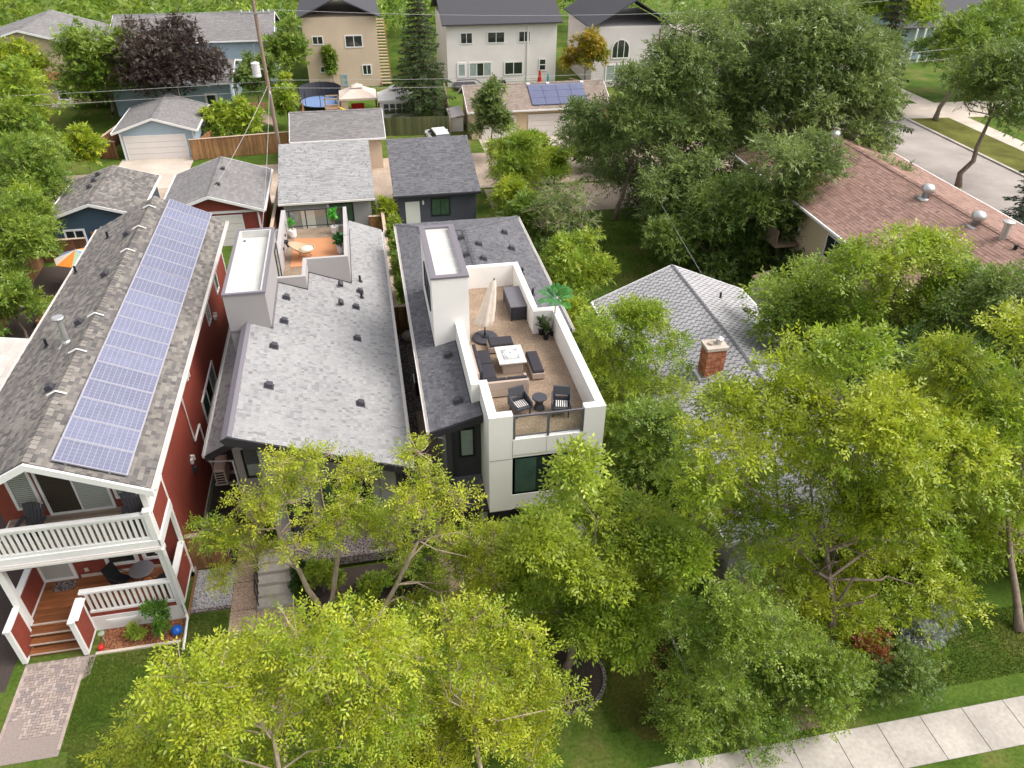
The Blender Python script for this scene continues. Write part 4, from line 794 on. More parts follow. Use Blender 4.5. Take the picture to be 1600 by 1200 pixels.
    m = MB(); m.tube(((22.6, 72.5, 3.5), (22.6, 72.5, 4.3)), .06, 8); part('vent_pipe', m, 'steel', g); m = MB(); m.tube(((10.7, 72, 3.4), (10.7, 72, 3.7)), .1, 8); part('vent_pipe', m, 'white', g)
    for x in (11.9, 15.7, 17.6, 20.9): m = MB(); m.box(x-.15, x+.15, 72.55, 72.95, 3.95, 4.12); part('roof_vent', m, 'white', g)
    # bungalow with brick chimney
    b = gable_building('bungalow', 'bungalow with grey tabbed shingle roof and brick chimney among trees', 'house', 11.1, 19.5, 16.5, 33.9, 2.7, 4.5, 'stucco_greylight', PAL_GREY3, 'y', ov=.5, lapw=False, ex=.15, tabs=True)
    z0 = 3.9
    c = MB(); c.box(13.4, 14.25, 24.8, 25.45, 3.2, 5.12); ch = part('chimney', c, 'mortar', b)
    pal = [(.36, .12, .06), (.42, .16, .08), (.30, .10, .055), (.46, .2, .11)]; bc = {}
    def bm(L, W, k):
        if (L, W, k) not in bc: q = MB(); q.box(0, L, 0, W, 0, .078, pal[k]); bc[(L, W, k)] = q.mesh('brick', mt['brick'])
        return bc[(L, W, k)]
    off = ORG[b.name]
    for row in range(14):
        z = 3.82+row*.092; sh = .11*(row % 2); n = 4
        for i in range(4):
            o = link('brick', bm(.2, .03, random.randrange(4)), ch, (13.4+i*.216-off[0], 24.775-off[1], z-off[2]))
        for i in range(3): link('brick', bm(.03, .2, random.randrange(4)), ch, (13.375-off[0], 24.805+i*.216-off[1], z-off[2]))
    c = MB(); c.box(13.34, 14.31, 24.74, 25.51, 5.1, 5.24); part('chimney_cap', c, 'pale_concrete', ch); c = MB(); c.lathe(((.13, 0), (.13, .22), (.2, .24), (.2, .27), (.02, .36)), 10, (14.0, 25.15, 5.24)); part('flue_cap', c, 'steel', ch)
    c = MB(); c.lathe(((.13, 0), (.11, .1)), 10, (13.62, 25.12, 5.24)); part('flue_pot', c, 'rock', ch)
    c = MB(); c.box(13.28, 14.37, 24.65, 24.72, 3.74, 3.8); c.prism(((13.2, 3.62), (13.32, 3.66), (13.32, 3.74), (13.2, 3.7)), 'y', 24.65, 25.55); part('flashing', c, 'steel', b)
    pipe(b, 17.0, 31.3, 3.75); 
    vent(b, 18.2, 30.6, 3.25, -.43, 'charcoal', .3)
    window(b, (11.6, 0, 0), Y, NX, 20, 21.5, 1, 2.2, cols=2)
    # apartment block with the red-brown roof
    a = gable_building('apartment_building', 'low apartment block with long red brown shingled roof beside the street', 'building', 24.9, 35.9, 17.0, 49.3, 5.3, 7.1, 'beige', PAL_REDB, 'y', ov=.6, lapw=False, ex=.19, wr=(.3, .55))
    for k in range(6): window(a, (25.5, 0, 0), Y, NX, 20.5+k*4.6, 22.2+k*4.6, 3.2, 4.6, cols=2); window(a, (25.5, 0, 0), Y, NX, 20.5+k*4.6, 22.2+k*4.6, .8, 2.1, cols=2)
    for x, y in ((29.9, 34.7), (30.1, 30.9), (29.9, 44.3)):
        m = MB(); m.box(x-.4, x+.4, y-.35, y+.35, 6.8, 6.93); m.lathe(((.2, 0), (.2, .35), (.34, .4), (.36, .6), (.25, .74), (.05, .8)), 14, (x, y, 6.9)); part('turbine_vent', m, 'steel', a, smooth=True)
    m = MB(); m.box(29.8, 30.6, 28.7, 29.5, 6.75, 6.9); m.lathe(((.22, 0), (.17, .1), (.17, .9), (.28, .92), (.28, 1.0), (.1, 1.06)), 14, (30.2, 29.1, 6.9)); part('flue', m, 'steel', a)
    for x, y in ((30.0, 28.0), (30.1, 27.4), (27.6, 27.4)): pipe(a, x, y, 6.8 if x > 29 else 6.2, .09, .4)
    for y0 in (31, 38.5): m = MB(); m.box(23.9, 25.48, y0, y0+3, 2.6, 2.75); m.box(23.9, 23.96, y0, y0+3, 2.75, 3.7); part('balcony', m, 'polewood', a)
    # houses in the next street
    t = thing('apartment_house', 'tall tan stucco house with climbing vine beyond the lane', 'house', (-1.3, 95, 0))
    m = MB(); m.box(-5.27, 2.6, 90.5, 101, 0, 7.2); part('wall', m, 'tan', t); m = MB(); gable(m, -5.8, 3.1, 89.9, 101.6, 7.2, 9.2); part('roof', m, 'charcoal', t)
    F = (0, 90.5, 0); window(t, F, X, NY, -3.95, -2.95, 1.62, 2.3, cols=2, fw=.1); window(t, F, X, NY, .62, 1.68, 1.2, 2.35, cols=2, fw=.12); window(t, F, X, NY, -.95, 1.0, 4.1, 5.4, cols=2, fw=.12); window(t, F, X, NY, -4.4, -3.2, 4.5, 5.4, cols=2, fw=.1); window(t, F, X, NY, -1.75, -1.05, .1, 1.4, fmat='bluewall', pmat='panepale', fw=.14, name='door')
    for k in range(22): piece('stair_tread', t, 'fencecap', 2.62, 3.7, 90.1+k*.42, 90.45+k*.42, .3+k*.24, .38+k*.24)
    for x in (2.62, 3.72): m = MB(); m.hexa(((x, 90, 0), (x+.08, 90, 0), (x+.08, 99.4, 5.2), (x, 99.4, 5.2), (x, 90, .25), (x+.08, 90, .25), (x+.08, 99.4, 5.5), (x, 99.4, 5.5))); part('stringer', m, 'fencewood', t)
    h = thing('duplex_house', 'white lap sided two storey house behind the cream garage', 'house', (16, 94, 0))
    m = MB(); m.box(10.0, 22.4, 89.02, 100, 0, 6.4); part('wall', m, 'whitewall', h); m = MB(); lap(m, (10.0, 89.02, 0), X, NY, .3, 6.4, lambda z: [(0, 12.4)], .22, .03); part('siding', m, 'whitewall', h); m = MB(); gable(m, 9.5, 22.9, 88.4, 100.6, 6.5, 9.0, .15, 'x'); part('roof', m, 'charcoal', h)
    F = (0, 88.98, 0); window(h, F, X, NY, 12.35, 15.0, .9, 2.5, pmat=['panepale', 'pane', 'panepale'], cols=3, fw=.14); window(h, F, X, NY, 16.4, 18.6, .98, 2.45, cols=2, fw=.13); window(h, F, X, NY, 20.4, 21.3, 1.3, 2.65, rows=2, fw=.13); window(h, F, X, NY, 11.05, 12.1, .9, 2.5, fmat='white', pmat='panepale', fw=.2, name='door')
    window(h, F, X, NY, 11.5, 12.9, 4.4, 5.6, cols=2, fw=.1); window(h, F, X, NY, 14.5, 16.5, 4.4, 5.6, cols=2, fw=.1); window(h, F, X, NY, 18, 19.4, 4.4, 5.6, cols=2, fw=.1)
    m = MB(); m.box(19.0, 19.2, 88.9, 88.99, .3, 6.4); part('corner_trim', m, 'white', h)
    m = MB(); m.box(10.6, 13.0, 86.6, 88.95, .3, .45); m.tube(((10.7, 86.7, .45), (10.7, 86.7, 1.2), (12.8, 86.7, 1.2), (14.2, 86.0, .4)), .05, 4); part('deck', m, 'charcoal', h)
    h = thing('gabled_house', 'pale pinkish house with arched window over a three pane window', 'house', (30, 91, 0))
    m = MB(); m.box(25.8, 34.5, 86.02, 97, 0, 6.3); part('wall', m, 'pinkwhite', h); m = MB(); lap(m, (25.8, 86.02, 0), X, NY, .2, 6.3, lambda z: [(0, 8.7)], .22, .03); part('siding', m, 'pinkwhite', h); m = MB(); gable(m, 25.3, 35, 85.4, 97.5, 6.3, 9.0); part('roof', m, 'charcoal', h)
    F = (0, 85.98, 0); window(h, F, X, NY, 27.4, 30.5, .6, 2.45, pmat='panepale', cols=3, fw=.15)
    f = MB(); n = 14; cx, zz = 29.0, 4.0
    f.ob(F, X, NY, 27.95, 30.05, 3.0, 3.12, 0, .06); f.ob(F, X, NY, 27.95, 28.07, 3.12, 4.0, 0, .06); f.ob(F, X, NY, 29.93, 30.05, 3.12, 4.0, 0, .06)
    for i in range(n):
        a0, a1 = math.pi*i/n, math.pi*(i+1)/n; q = lambda r, a, y: (cx+r*math.cos(a), y, zz+r*math.sin(a))
        f.hexa((q(.93, a0, 85.92), q(1.05, a0, 85.92), q(1.05, a0, 85.98), q(.93, a0, 85.98), q(.93, a1, 85.92), q(1.05, a1, 85.92), q(1.05, a1, 85.98), q(.93, a1, 85.98)))
    for x in (28.6, 29.35): f.ob(F, X, NY, x, x+.07, 3.12, 4.85, .0, .05)
    fw_ = part('arched_window', f, 'white', h); g = MB(); g.prism([(28.07, 3.1), (29.93, 3.1)]+[(cx+.94*math.cos(math.pi*i/n), zz+.94*math.sin(math.pi*i/n)) for i in range(n+1)], 'y', 85.955, 85.975); part('pane', g, 'pane', fw_)
    m = MB(); m.lathe(((.05, 0), (.12, .1), (.12, .3), (.03, .4)), 8, (31.2, 85.85, 2.0)); part('wall_lamp', m, 'black', h); m = MB(); m.tube(((33.4, 85.95, 6), (33.4, 85.95, 2.5)), .08, 6); part('downspout', m, 'fencedark', h)
    # blue house at the back left
    h = gable_building('blue_house', 'light blue house wing with grey roof beside the copper tree', 'house', -24, -12.3, 82.4, 92.5, 2.9, 4.0, 'bluewall', PAL_MID, 'x', ov=.35)
    window(h, (0, 82.72, 0), X, NY, -15.2, -14.0, .2, 1.9, fmat='white', pmat='pane', fw=.2, name='door'); window(h, (-12.65, 0, 0), Y, X, 85, 87.6, .4, 2.2, cols=2, fw=.12)
    gable_building('blue_house', 'taller light blue house with grey roof behind the pole', 'house', -26, -8.6, 93.5, 105, 4.6, 6.5, 'bluewall', PAL_MID, 'x', ov=.4)
    h = gable_building('cottage', 'beige stucco cottage with small awning over its back door', 'house', -40, -24.5, 88, 99, 5.0, 7.2, 'beige', PAL_MID, 'y', ov=.4, lapw=False)
    window(h, (0, 88.38, 0), X, NY, -30.6, -29.4, .35, 2.2, fmat='white', pmat='pane', fw=.15, name='door', rows=2); window(h, (0, 88.38, 0), X, NY, -27.2, -25.8, 1.2, 2.3, cols=2, fw=.1)
    m = MB(); m.prism(((88.4, 3.1), (88.4, 2.6), (87.6, 2.5)), 'x', -31.0, -29.2); part('awning', m, 'cedar', h); m = MB(); m.box(-31, -29, 87.2, 88.38, 0, .33); m.box(-31, -29, 86.8, 87.2, 0, .17); part('steps', m, 'concrete', h)
    gable_building('cottage', 'brown roofed house at the top left corner', 'house', -62, -42, 92, 106, 4.5, 7.2, 'beige', PAL_REDB, 'x', ov=.4, lapw=False)
    h = thing('porch_house', 'grey house with white posts beyond the street', 'house', (76, 96, 0)); m = MB(); m.box(69, 82, 93, 104, 0, 4); part('wall', m, 'bluewall', h); m = MB(); gable(m, 68, 83, 92, 105, 4, 6.5, .15, 'x'); part('roof', m, 'charcoal', h)
    for k in range(4): m = MB(); m.box(69.3+k*1.2, 69.5+k*1.2, 91.2, 91.4, 0, 4); part('post', m, 'white', h)
    # white canopy roof just visible left of the red house
    h = gable_building('neighbour_house', 'low house with pale roof at the left edge, beside the red house', 'house', -23.5, -16.6, 31.8, 35.6, 2.3, 2.9, 'darkblue', [(.62, .55, .5), (.66, .59, .54)], 'y', ov=.4, ex=.3, wr=(.6, 1.2), lapw=False)
buildings()

# ------------------------------------------------------------------ trees and shrubs
def nrm(a): return a/np.maximum(np.linalg.norm(a, axis=1, keepdims=True), 1e-9)
def leaves(rng, cen, rad, per, La, L, Wd, cA, cB, up=.75, droop=.2, k=7, cmix=None, flat=.8, nv=4):
    """pinnate sprays of leaflets round clump centres; returns quads and colours"""
    n = np.maximum(1, (per*(rad/rad.mean())**2*rng.uniform(.75, 1.25, len(cen))).astype(int)); idx = np.repeat(np.arange(len(cen)), n); S = len(idx)
    d = nrm(rng.normal(size=(S, 3))); d[:, 2] = np.where(d[:, 2] < -.35, -d[:, 2], d[:, 2]); d = nrm(d); r = rng.random(S)**.42
    p = cen[idx]+d*(rad[idx]*r)[:, None]*np.array([1, 1, flat]); a = nrm(d*.9+rng.normal(0, .55, (S, 3))+np.array([0, 0, .05])); a[:, 2] -= droop; a = nrm(a)
    N = nrm(np.array([0, 0, up])+d*.35+rng.normal(0, .38, (S, 3))); N = nrm(N-(N*a).sum(1)[:, None]*a); s = np.cross(N, a)
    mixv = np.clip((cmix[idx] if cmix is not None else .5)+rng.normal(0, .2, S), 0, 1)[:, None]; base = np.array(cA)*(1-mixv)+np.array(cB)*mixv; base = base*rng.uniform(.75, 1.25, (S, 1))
    V = []; C = []; sc = rng.uniform(.7, 1.25, (S, 1))
    for i in range(k):
        t = (i+.5)/k; sg = 0 if i == k-1 else (1 if i % 2 else -1); o = p+a*(La*sc*t)
        dr = nrm(a*(.55 if sg else 1)+s*sg*.85+rng.normal(0, .22, (S, 3))-np.array([0, 0, .12])); nn = nrm(N+rng.normal(0, .3, (S, 3))); wv = nrm(np.cross(dr, nn))*Wd*sc; l = L*sc*rng.uniform(.75, 1.2, (S, 1))
        V.append(np.stack([o, o+dr*l*.45+wv, o+dr*l, o+dr*l*.45-wv] if nv == 4 else [o+wv*.9, o+dr*l, o-wv*.9], 1)); C.append(np.repeat((base*rng.uniform(.85, 1.15, (S, 1)))[:, None], nv, 1))
    return np.concatenate(V).reshape(-1, nv, 3), np.concatenate(C).reshape(-1, nv, 3)
def tree(name, label, base, c, r, cA, cB, n=60, leafs=20000, L=.12, Wd=.024, La=.3, tr=.14, seed=1, cat='tree', group=None, bark='bark', stems=None, lump=.22, crad=.24, k=7, droop=.2, low=-.75, twigs=3, twig_r=.008, k_limbs=7, hole=0, flat=.8, lobes=11, lb=None):
    rng = np.random.default_rng(seed); base = np.array(base, float); c = np.array(c, float); r = np.array(r, float)
    nl = lobes; ld = nrm(rng.normal(size=(nl*6, 3))); ld = ld[ld[:, 2] > low*.75]; keep = [ld[0]]
    for x in ld[1:]:
        if len(keep) < nl and min(np.linalg.norm(x-y) for y in keep) > 1.5/math.sqrt(nl)*1.25: keep.append(x)
    ld = np.array(keep); lc = c+ld*r*rng.uniform(.42, .68, (len(ld), 1)); lr = r*rng.uniform(.3, .52, (len(ld), 1)); lc = np.concatenate([lc, [c]]); lr = np.concatenate([lr, [r*.42]])
    if lb: A = np.array(LB[lb]); lc = A[:, :3]; lr = A[:, 3:]*np.array([1, 1, .85]); c = lc.mean(0)+np.array([0, 0, -.3])
    wgt = lr.prod(1)**.6; li = rng.choice(len(lc), n, p=wgt/wgt.sum()); d = nrm(rng.normal(size=(n, 3))); d[:, 2] = np.where(d[:, 2] < -.5, -d[:, 2], d[:, 2])
    q = rng.uniform(.3, 1, n)**.45; cen = lc[li]+d*lr[li]*q[:, None]; cen[:, 2] = np.maximum(cen[:, 2], .35); lmix = rng.uniform(-.25, .25, len(lc))[li]
    rad = crad*r.mean()*rng.uniform(.55, 1.25, len(cen)); cm = np.clip(rng.beta(1.6, 1.6, len(cen))*.75+.2*(d[:, 2] > .2)+lmix, 0, 1)  # upper clumps mixed lighter and yellower: sunlit tops put into the leaf colour
    t = thing(name, label, cat, tuple(base), 0, group); off = tuple(base)
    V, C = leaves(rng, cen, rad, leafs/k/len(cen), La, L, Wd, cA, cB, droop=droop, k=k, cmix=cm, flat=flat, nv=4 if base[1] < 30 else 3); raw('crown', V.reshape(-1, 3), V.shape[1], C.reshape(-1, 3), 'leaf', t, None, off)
    # trunk and limbs
    m = MB(); top = c+np.array([0, 0, -.25*r[2]]); stems = stems or [tuple(top)]; joints = []
    for st in stems:
        st = np.array(st, float); pts = [base+(st-base)*f+np.array([rng.normal(0, .05*tr*8), rng.normal(0, .05*tr*8), 0])*(0 < f < 1) for f in np.linspace(0, 1, 6)]
        m.tube(pts, [tr*(1.25 if i == 0 else 1-.11*i) for i in range(6)], 8); joints += [(pts[2], tr*.6), (pts[3], tr*.55), (pts[4], tr*.5), (pts[5], tr*.45)]
    part('trunk', m, bark, t, smooth=True)
    m = MB(); hubs = [c+(x-c)*.8 for x in lc]; hj = []
    for h in hubs:
        j, jr = min(joints, key=lambda q: np.linalg.norm(q[0]-h)+rng.uniform(0, .6)); jr *= .55; sg_ = .06*r.mean(); m1 = j+(h-j)*.33+rng.normal(0, sg_, 3)+np.array([0, 0, .05*r[2]]); m2 = j+(h-j)*.68+rng.normal(0, sg_, 3)+np.array([0, 0, .05*r[2]]); m.tube((j, m1, m2, h), (jr, jr*.8, jr*.62, jr*.45), 6); hj.append(jr*.45)
    for i, q in enumerate(cen):
        b = int(np.argmin([np.linalg.norm(q-h) for h in hubs])); h = hubs[b]; mid = (h+q)/2+rng.normal(0, .1*r.mean()*.4, 3); m.tube((h, mid, q), (hj[b]*.55, hj[b]*.38, twig_r*1.6), 4)
        for _ in range(twigs):
            e = q+nrm(rng.normal(size=(1, 3)))[0]*rad[i]*rng.uniform(.7, 1.15); m.tube((q, (q+e)/2+rng.normal(0, .04, 3), e), (twig_r*1.4, twig_r, twig_r*.5), 3)
    part('branches', m, bark, t); return t
def conifer(name, label, base, h, r, col, seed=1, tr=.2, tip=None, low=.12, whorls=26, arms=9, group=None, bark='bark'):
    rng = np.random.default_rng(seed); t = thing(name, label, 'tree', base, 0, group); off = base; m = MB(); b = np.array(base, float); m.tube((b, b+np.array([0, 0, h*.5]), b+np.array([0, 0, h])), (tr, tr*.6, .02), 8); part('trunk', m, bark, t)
    V = []; C = []; bm = MB()
    for w in range(whorls):
        f = w/(whorls-1); z = h*(low+(1-low)*f*.985); rr = r*(1-f)**.85*rng.uniform(.85, 1.1)+.12
        for a in range(arms):
            th = 6.283*(a+rng.random())/arms; ln = rr*rng.uniform(.7, 1.12); o = b+np.array([0, 0, z]); d = np.array([math.cos(th), math.sin(th), -.22-.15*(1-f)]); tipv = np.array([0, 0, .12*ln]); e = o+d*ln+tipv
            bm.tube((o, o+d*ln*.6, e), (.03, .02, .008), 3); ns = max(10, int(ln*44)); tt = rng.random(ns)**.7; side = np.array([-math.sin(th), math.cos(th), 0])
            p = o+d*ln*tt[:, None]+tipv*(tt**2)[:, None]; sw = (.12+.42*ln*(1-tt)*.5)*rng.uniform(-1, 1, ns); q = p+side*sw[:, None]-np.array([0, 0, 1])*(rng.random(ns)*.12)[:, None]
            dr = nrm(d*.7+side*np.sign(sw)[:, None]*.6+rng.normal(0, .25, (ns, 3))-np.array([0, 0, .25])); nn = nrm(np.array([0, 0, 1])+rng.normal(0, .4, (ns, 3))); wv = nrm(np.cross(dr, nn))*.05; l = rng.uniform(.16, .36, (ns, 1))
            V.append(np.stack([q, q+dr*l*.5+wv, q+dr*l, q+dr*l*.5-wv], 1)); cc = np.array(col)*rng.uniform(.65, 1.35, (ns, 1)); C.append(np.repeat(cc[:, None], 4, 1))
    V = np.concatenate(V); C = np.concatenate(C); raw('crown', V.reshape(-1, 3), 4, C.reshape(-1, 3), 'needle', t, None, off); part('branches', bm, bark, t); return t
YG = ((.23, .345, .026), (.50, .52, .036)); GR = ((.125, .225, .026), (.27, .355, .042)); SG = ((.125, .19, .045), (.25, .315, .085)); DK = ((.085, .155, .028), (.195, .265, .045)); SP = ((.19, .315, .028), (.39, .455, .04)); LM = ((.215, .325, .022), (.43, .475, .03))
# lobes of the crowns: x, y, z, radius
LB = {}
LB['T1'] = [(-2.3, 18.1, 6.9, 0.85), (-3.4, 18.3, 6.1, 0.76), (-1.4, 19.0, 5.1, 0.80), (-4.6, 18.1, 5.3, 0.99), (-5.7, 18.2, 4.3, 0.74), (-6.2, 18.4, 2.4, 0.62), (-3.2, 17.6, 4.7, 0.82), (-1.9, 18.2, 4.5, 0.85), (-1.0, 18.4, 3.5, 0.70), (-4.7, 18.7, 2.8, 0.51), (-3.6, 17.5, 7.4, 0.44)]
LB['T2'] = [(0.5, 16.6, 8.0, 0.70), (1.1, 16.3, 6.5, 0.99), (2.1, 17.6, 3.3, 1.17), (0.4, 17.3, 5.3, 0.66), (2.6, 16.2, 3.0, 0.94), (1.1, 17.9, 0.7, 1.07), (-0.5, 17.8, 2.9, 0.66), (1.9, 17.3, 1.0, 1.01), (-0.1, 17.2, 0.6, 0.73), (2.9, 16.4, 4.4, 0.62)]
LB['T3a'] = [(-4.4, 10.0, 8.5, 0.63), (-3.9, 11.3, 7.0, 0.65), (-2.4, 10.1, 8.8, 0.56), (-1.3, 10.5, 7.9, 0.67), (-2.7, 10.6, 6.8, 0.96), (-4.1, 10.1, 7.7, 0.84), (-5.9, 11.1, 6.3, 0.62), (-5.6, 11.1, 4.6, 1.03), (-3.8, 12.0, 2.4, 1.23), (-1.6, 11.2, 5.0, 0.92), (-6.9, 11.5, 3.9, 0.78), (-1.2, 11.2, 2.5, 0.91)]
LB['T3b'] = [(-0.0, 12.1, 5.6, 0.73), (1.3, 11.7, 6.2, 0.71), (2.3, 11.4, 5.7, 0.89), (3.6, 12.8, 1.3, 0.83), (1.1, 12.8, 2.2, 1.24), (-0.5, 12.5, 3.0, 1.11), (0.6, 12.2, 0.6, 1.27), (2.4, 11.4, 1.9, 0.88), (-0.7, 11.3, 6.4, 0.61), (3.8, 11.4, 2.7, 0.41)]
LB['T4'] = [(4.6, 14.0, 8.3, 0.58), (6.1, 15.6, 5.9, 1.02), (3.8, 14.8, 6.0, 0.85), (7.5, 15.8, 4.8, 1.07), (5.1, 14.7, 4.9, 1.37), (3.8, 16.1, 3.0, 1.10), (7.6, 15.8, 2.3, 1.54), (7.5, 13.8, 5.5, 0.80), (6.2, 14.3, 2.6, 1.45), (4.9, 16.0, 0.8, 1.31), (8.4, 14.9, 1.3, 1.03), (6.1, 16.2, 0.6, 0.95), (3.0, 14.8, 5.2, 0.61), (4.5, 14.0, 9.4, 0.25), (3.1, 15.3, 1.9, 0.80)]
LB['T5'] = [(8.2, 12.6, 4.6, 0.93), (9.2, 11.8, 5.5, 0.88), (8.8, 11.5, 4.0, 1.18), (7.9, 11.9, 2.4, 0.95), (11.5, 12.9, 0.6, 1.27), (9.4, 12.6, 0.6, 1.40), (10.4, 11.6, 3.8, 0.66), (12.0, 11.8, 0.6, 1.08), (10.0, 11.6, 0.6, 1.27), (7.6, 11.5, 0.6, 0.79)]
LB['T6'] = [(11.7, 16.3, 9.8, 1.06), (11.5, 14.0, 11.7, 0.97), (9.6, 15.4, 9.0, 1.09), (11.3, 15.0, 8.7, 1.50), (8.2, 14.1, 9.0, 0.97), (11.2, 16.0, 5.8, 1.44), (12.5, 13.9, 9.5, 1.60), (16.0, 15.7, 8.5, 1.32), (15.1, 13.8, 8.1, 1.70), (13.3, 14.9, 5.7, 1.74), (11.2, 14.2, 5.0, 1.02), (15.4, 14.4, 5.0, 1.87), (21.2, 16.9, 1.0, 1.88), (16.3, 16.3, 0.6, 1.61), (13.0, 14.5, 2.1, 0.93), (20.1, 16.6, 0.6, 1.71), (16.3, 14.2, 0.7, 1.02), (8.4, 14.8, 6.8, 1.02), (9.2, 16.5, 3.5, 0.98), (10.1, 15.7, 5.2, 1.00), (13.8, 13.8, 1.5, 1.11), (19.1, 17.0, 0.6, 1.26), (11.5, 14.2, 2.8, 0.90), (18.5, 14.3, 0.6, 1.21), (23.2, 16.2, 0.6, 1.40)]
LB['T6r'] = [(16.9, 15.3, 9.7, 1.15), (17.7, 15.2, 10.9, 0.91), (18.1, 14.5, 9.1, 1.45), (17.3, 14.6, 8.0, 1.28), (21.9, 16.0, 4.0, 1.89), (20.6, 15.0, 2.7, 1.75), (24.7, 16.1, 0.6, 1.97), (22.7, 15.4, 0.6, 1.39), (21.0, 15.7, 7.9, 1.59), (25.7, 17.2, 1.6, 2.23), (24.8, 15.8, 0.6, 1.54), (23.8, 16.0, 0.6, 1.21)]
LB['T8a'] = [(15.6, 50.6, 5.1, 1.86), (17.6, 48.5, 6.5, 2.57), (18.4, 48.5, 8.6, 2.32), (17.5, 50.7, 2.6, 2.13), (20.7, 50.5, 3.2, 2.93), (21.1, 48.7, 6.3, 2.76), (15.1, 48.6, 7.7, 1.45), (17.9, 50.2, 8.8, 1.78), (20.8, 50.8, 0.6, 1.99)]
LB['T8b'] = [(22.0, 49.8, 9.3, 2.87), (26.6, 52.8, 9.3, 3.05), (29.8, 52.5, 8.6, 3.09), (24.6, 51.4, 6.2, 3.44), (27.8, 50.7, 5.8, 3.72), (20.3, 49.4, 10.5, 1.93), (24.6, 49.2, 3.2, 3.44), (30.8, 52.9, 1.2, 3.18), (24.6, 50.0, 0.6, 2.50), (27.1, 51.8, 11.8, 2.52), (22.1, 50.0, 11.9, 1.93)]
LB['T8c'] = [(28.9, 48.8, 11.1, 2.54), (31.5, 47.9, 10.0, 2.70), (33.1, 46.7, 7.6, 2.09), (29.8, 46.2, 7.7, 2.83), (28.7, 48.4, 8.2, 2.50), (32.7, 45.8, 4.8, 1.82), (29.9, 46.4, 4.5, 2.03), (34.9, 47.7, 8.7, 1.41), (30.5, 48.9, 12.2, 2.18), (33.6, 48.0, 11.0, 1.66)]
LB['T8d'] = [(20.0, 41.0, 1.9, 2.23), (23.7, 42.5, 0.6, 2.58), (18.3, 40.8, 1.2, 1.65), (21.5, 40.3, 4.0, 2.35), (25.0, 40.9, 2.2, 2.21), (21.5, 41.4, 0.6, 1.83), (24.3, 40.4, 0.6, 1.82), (16.9, 40.7, 2.5, 1.24)]
LB['T8e'] = [(25.7, 39.7, 4.8, 1.78), (26.2, 40.1, 1.8, 2.20), (28.1, 39.3, 2.7, 1.83), (30.1, 39.7, 4.5, 1.33), (31.1, 40.8, 5.4, 1.15), (28.0, 41.0, 4.9, 1.54), (24.2, 40.3, 5.0, 1.69), (30.4, 40.4, 0.6, 1.42), (26.1, 40.2, 7.2, 1.56), (23.1, 39.3, 7.6, 1.51)]
LB['T9a'] = [(19.5, 26.6, 5.0, 1.59), (18.0, 26.5, 4.1, 1.30), (19.4, 28.3, 5.4, 1.33), (22.6, 27.9, 1.6, 1.86), (21.2, 28.4, 0.7, 1.55), (17.1, 26.5, 5.9, 0.83)]
LB['T9b'] = [(19.6, 25.3, 7.9, 1.36), (21.5, 25.0, 7.6, 1.56), (23.3, 25.5, 7.8, 1.45), (24.1, 24.6, 7.2, 1.15), (22.6, 26.0, 4.8, 1.91), (23.4, 24.2, 5.8, 1.68), (21.5, 25.1, 9.6, 0.99), (20.3, 25.5, 5.5, 1.34), (25.0, 25.8, 2.7, 1.76), (22.1, 25.5, 2.8, 1.57)]
LB['T7'] = [(9.4, 25.4, 6.1, 1.19), (11.0, 25.6, 4.9, 1.37), (9.3, 25.8, 3.6, 1.34), (11.6, 24.7, 4.0, 1.15), (10.6, 25.4, 2.0, 1.66), (8.7, 25.8, 5.3, 0.76), (10.5, 25.7, 6.4, 0.86), (12.2, 24.8, 2.1, 0.97), (9.6, 25.6, 0.6, 1.32)]
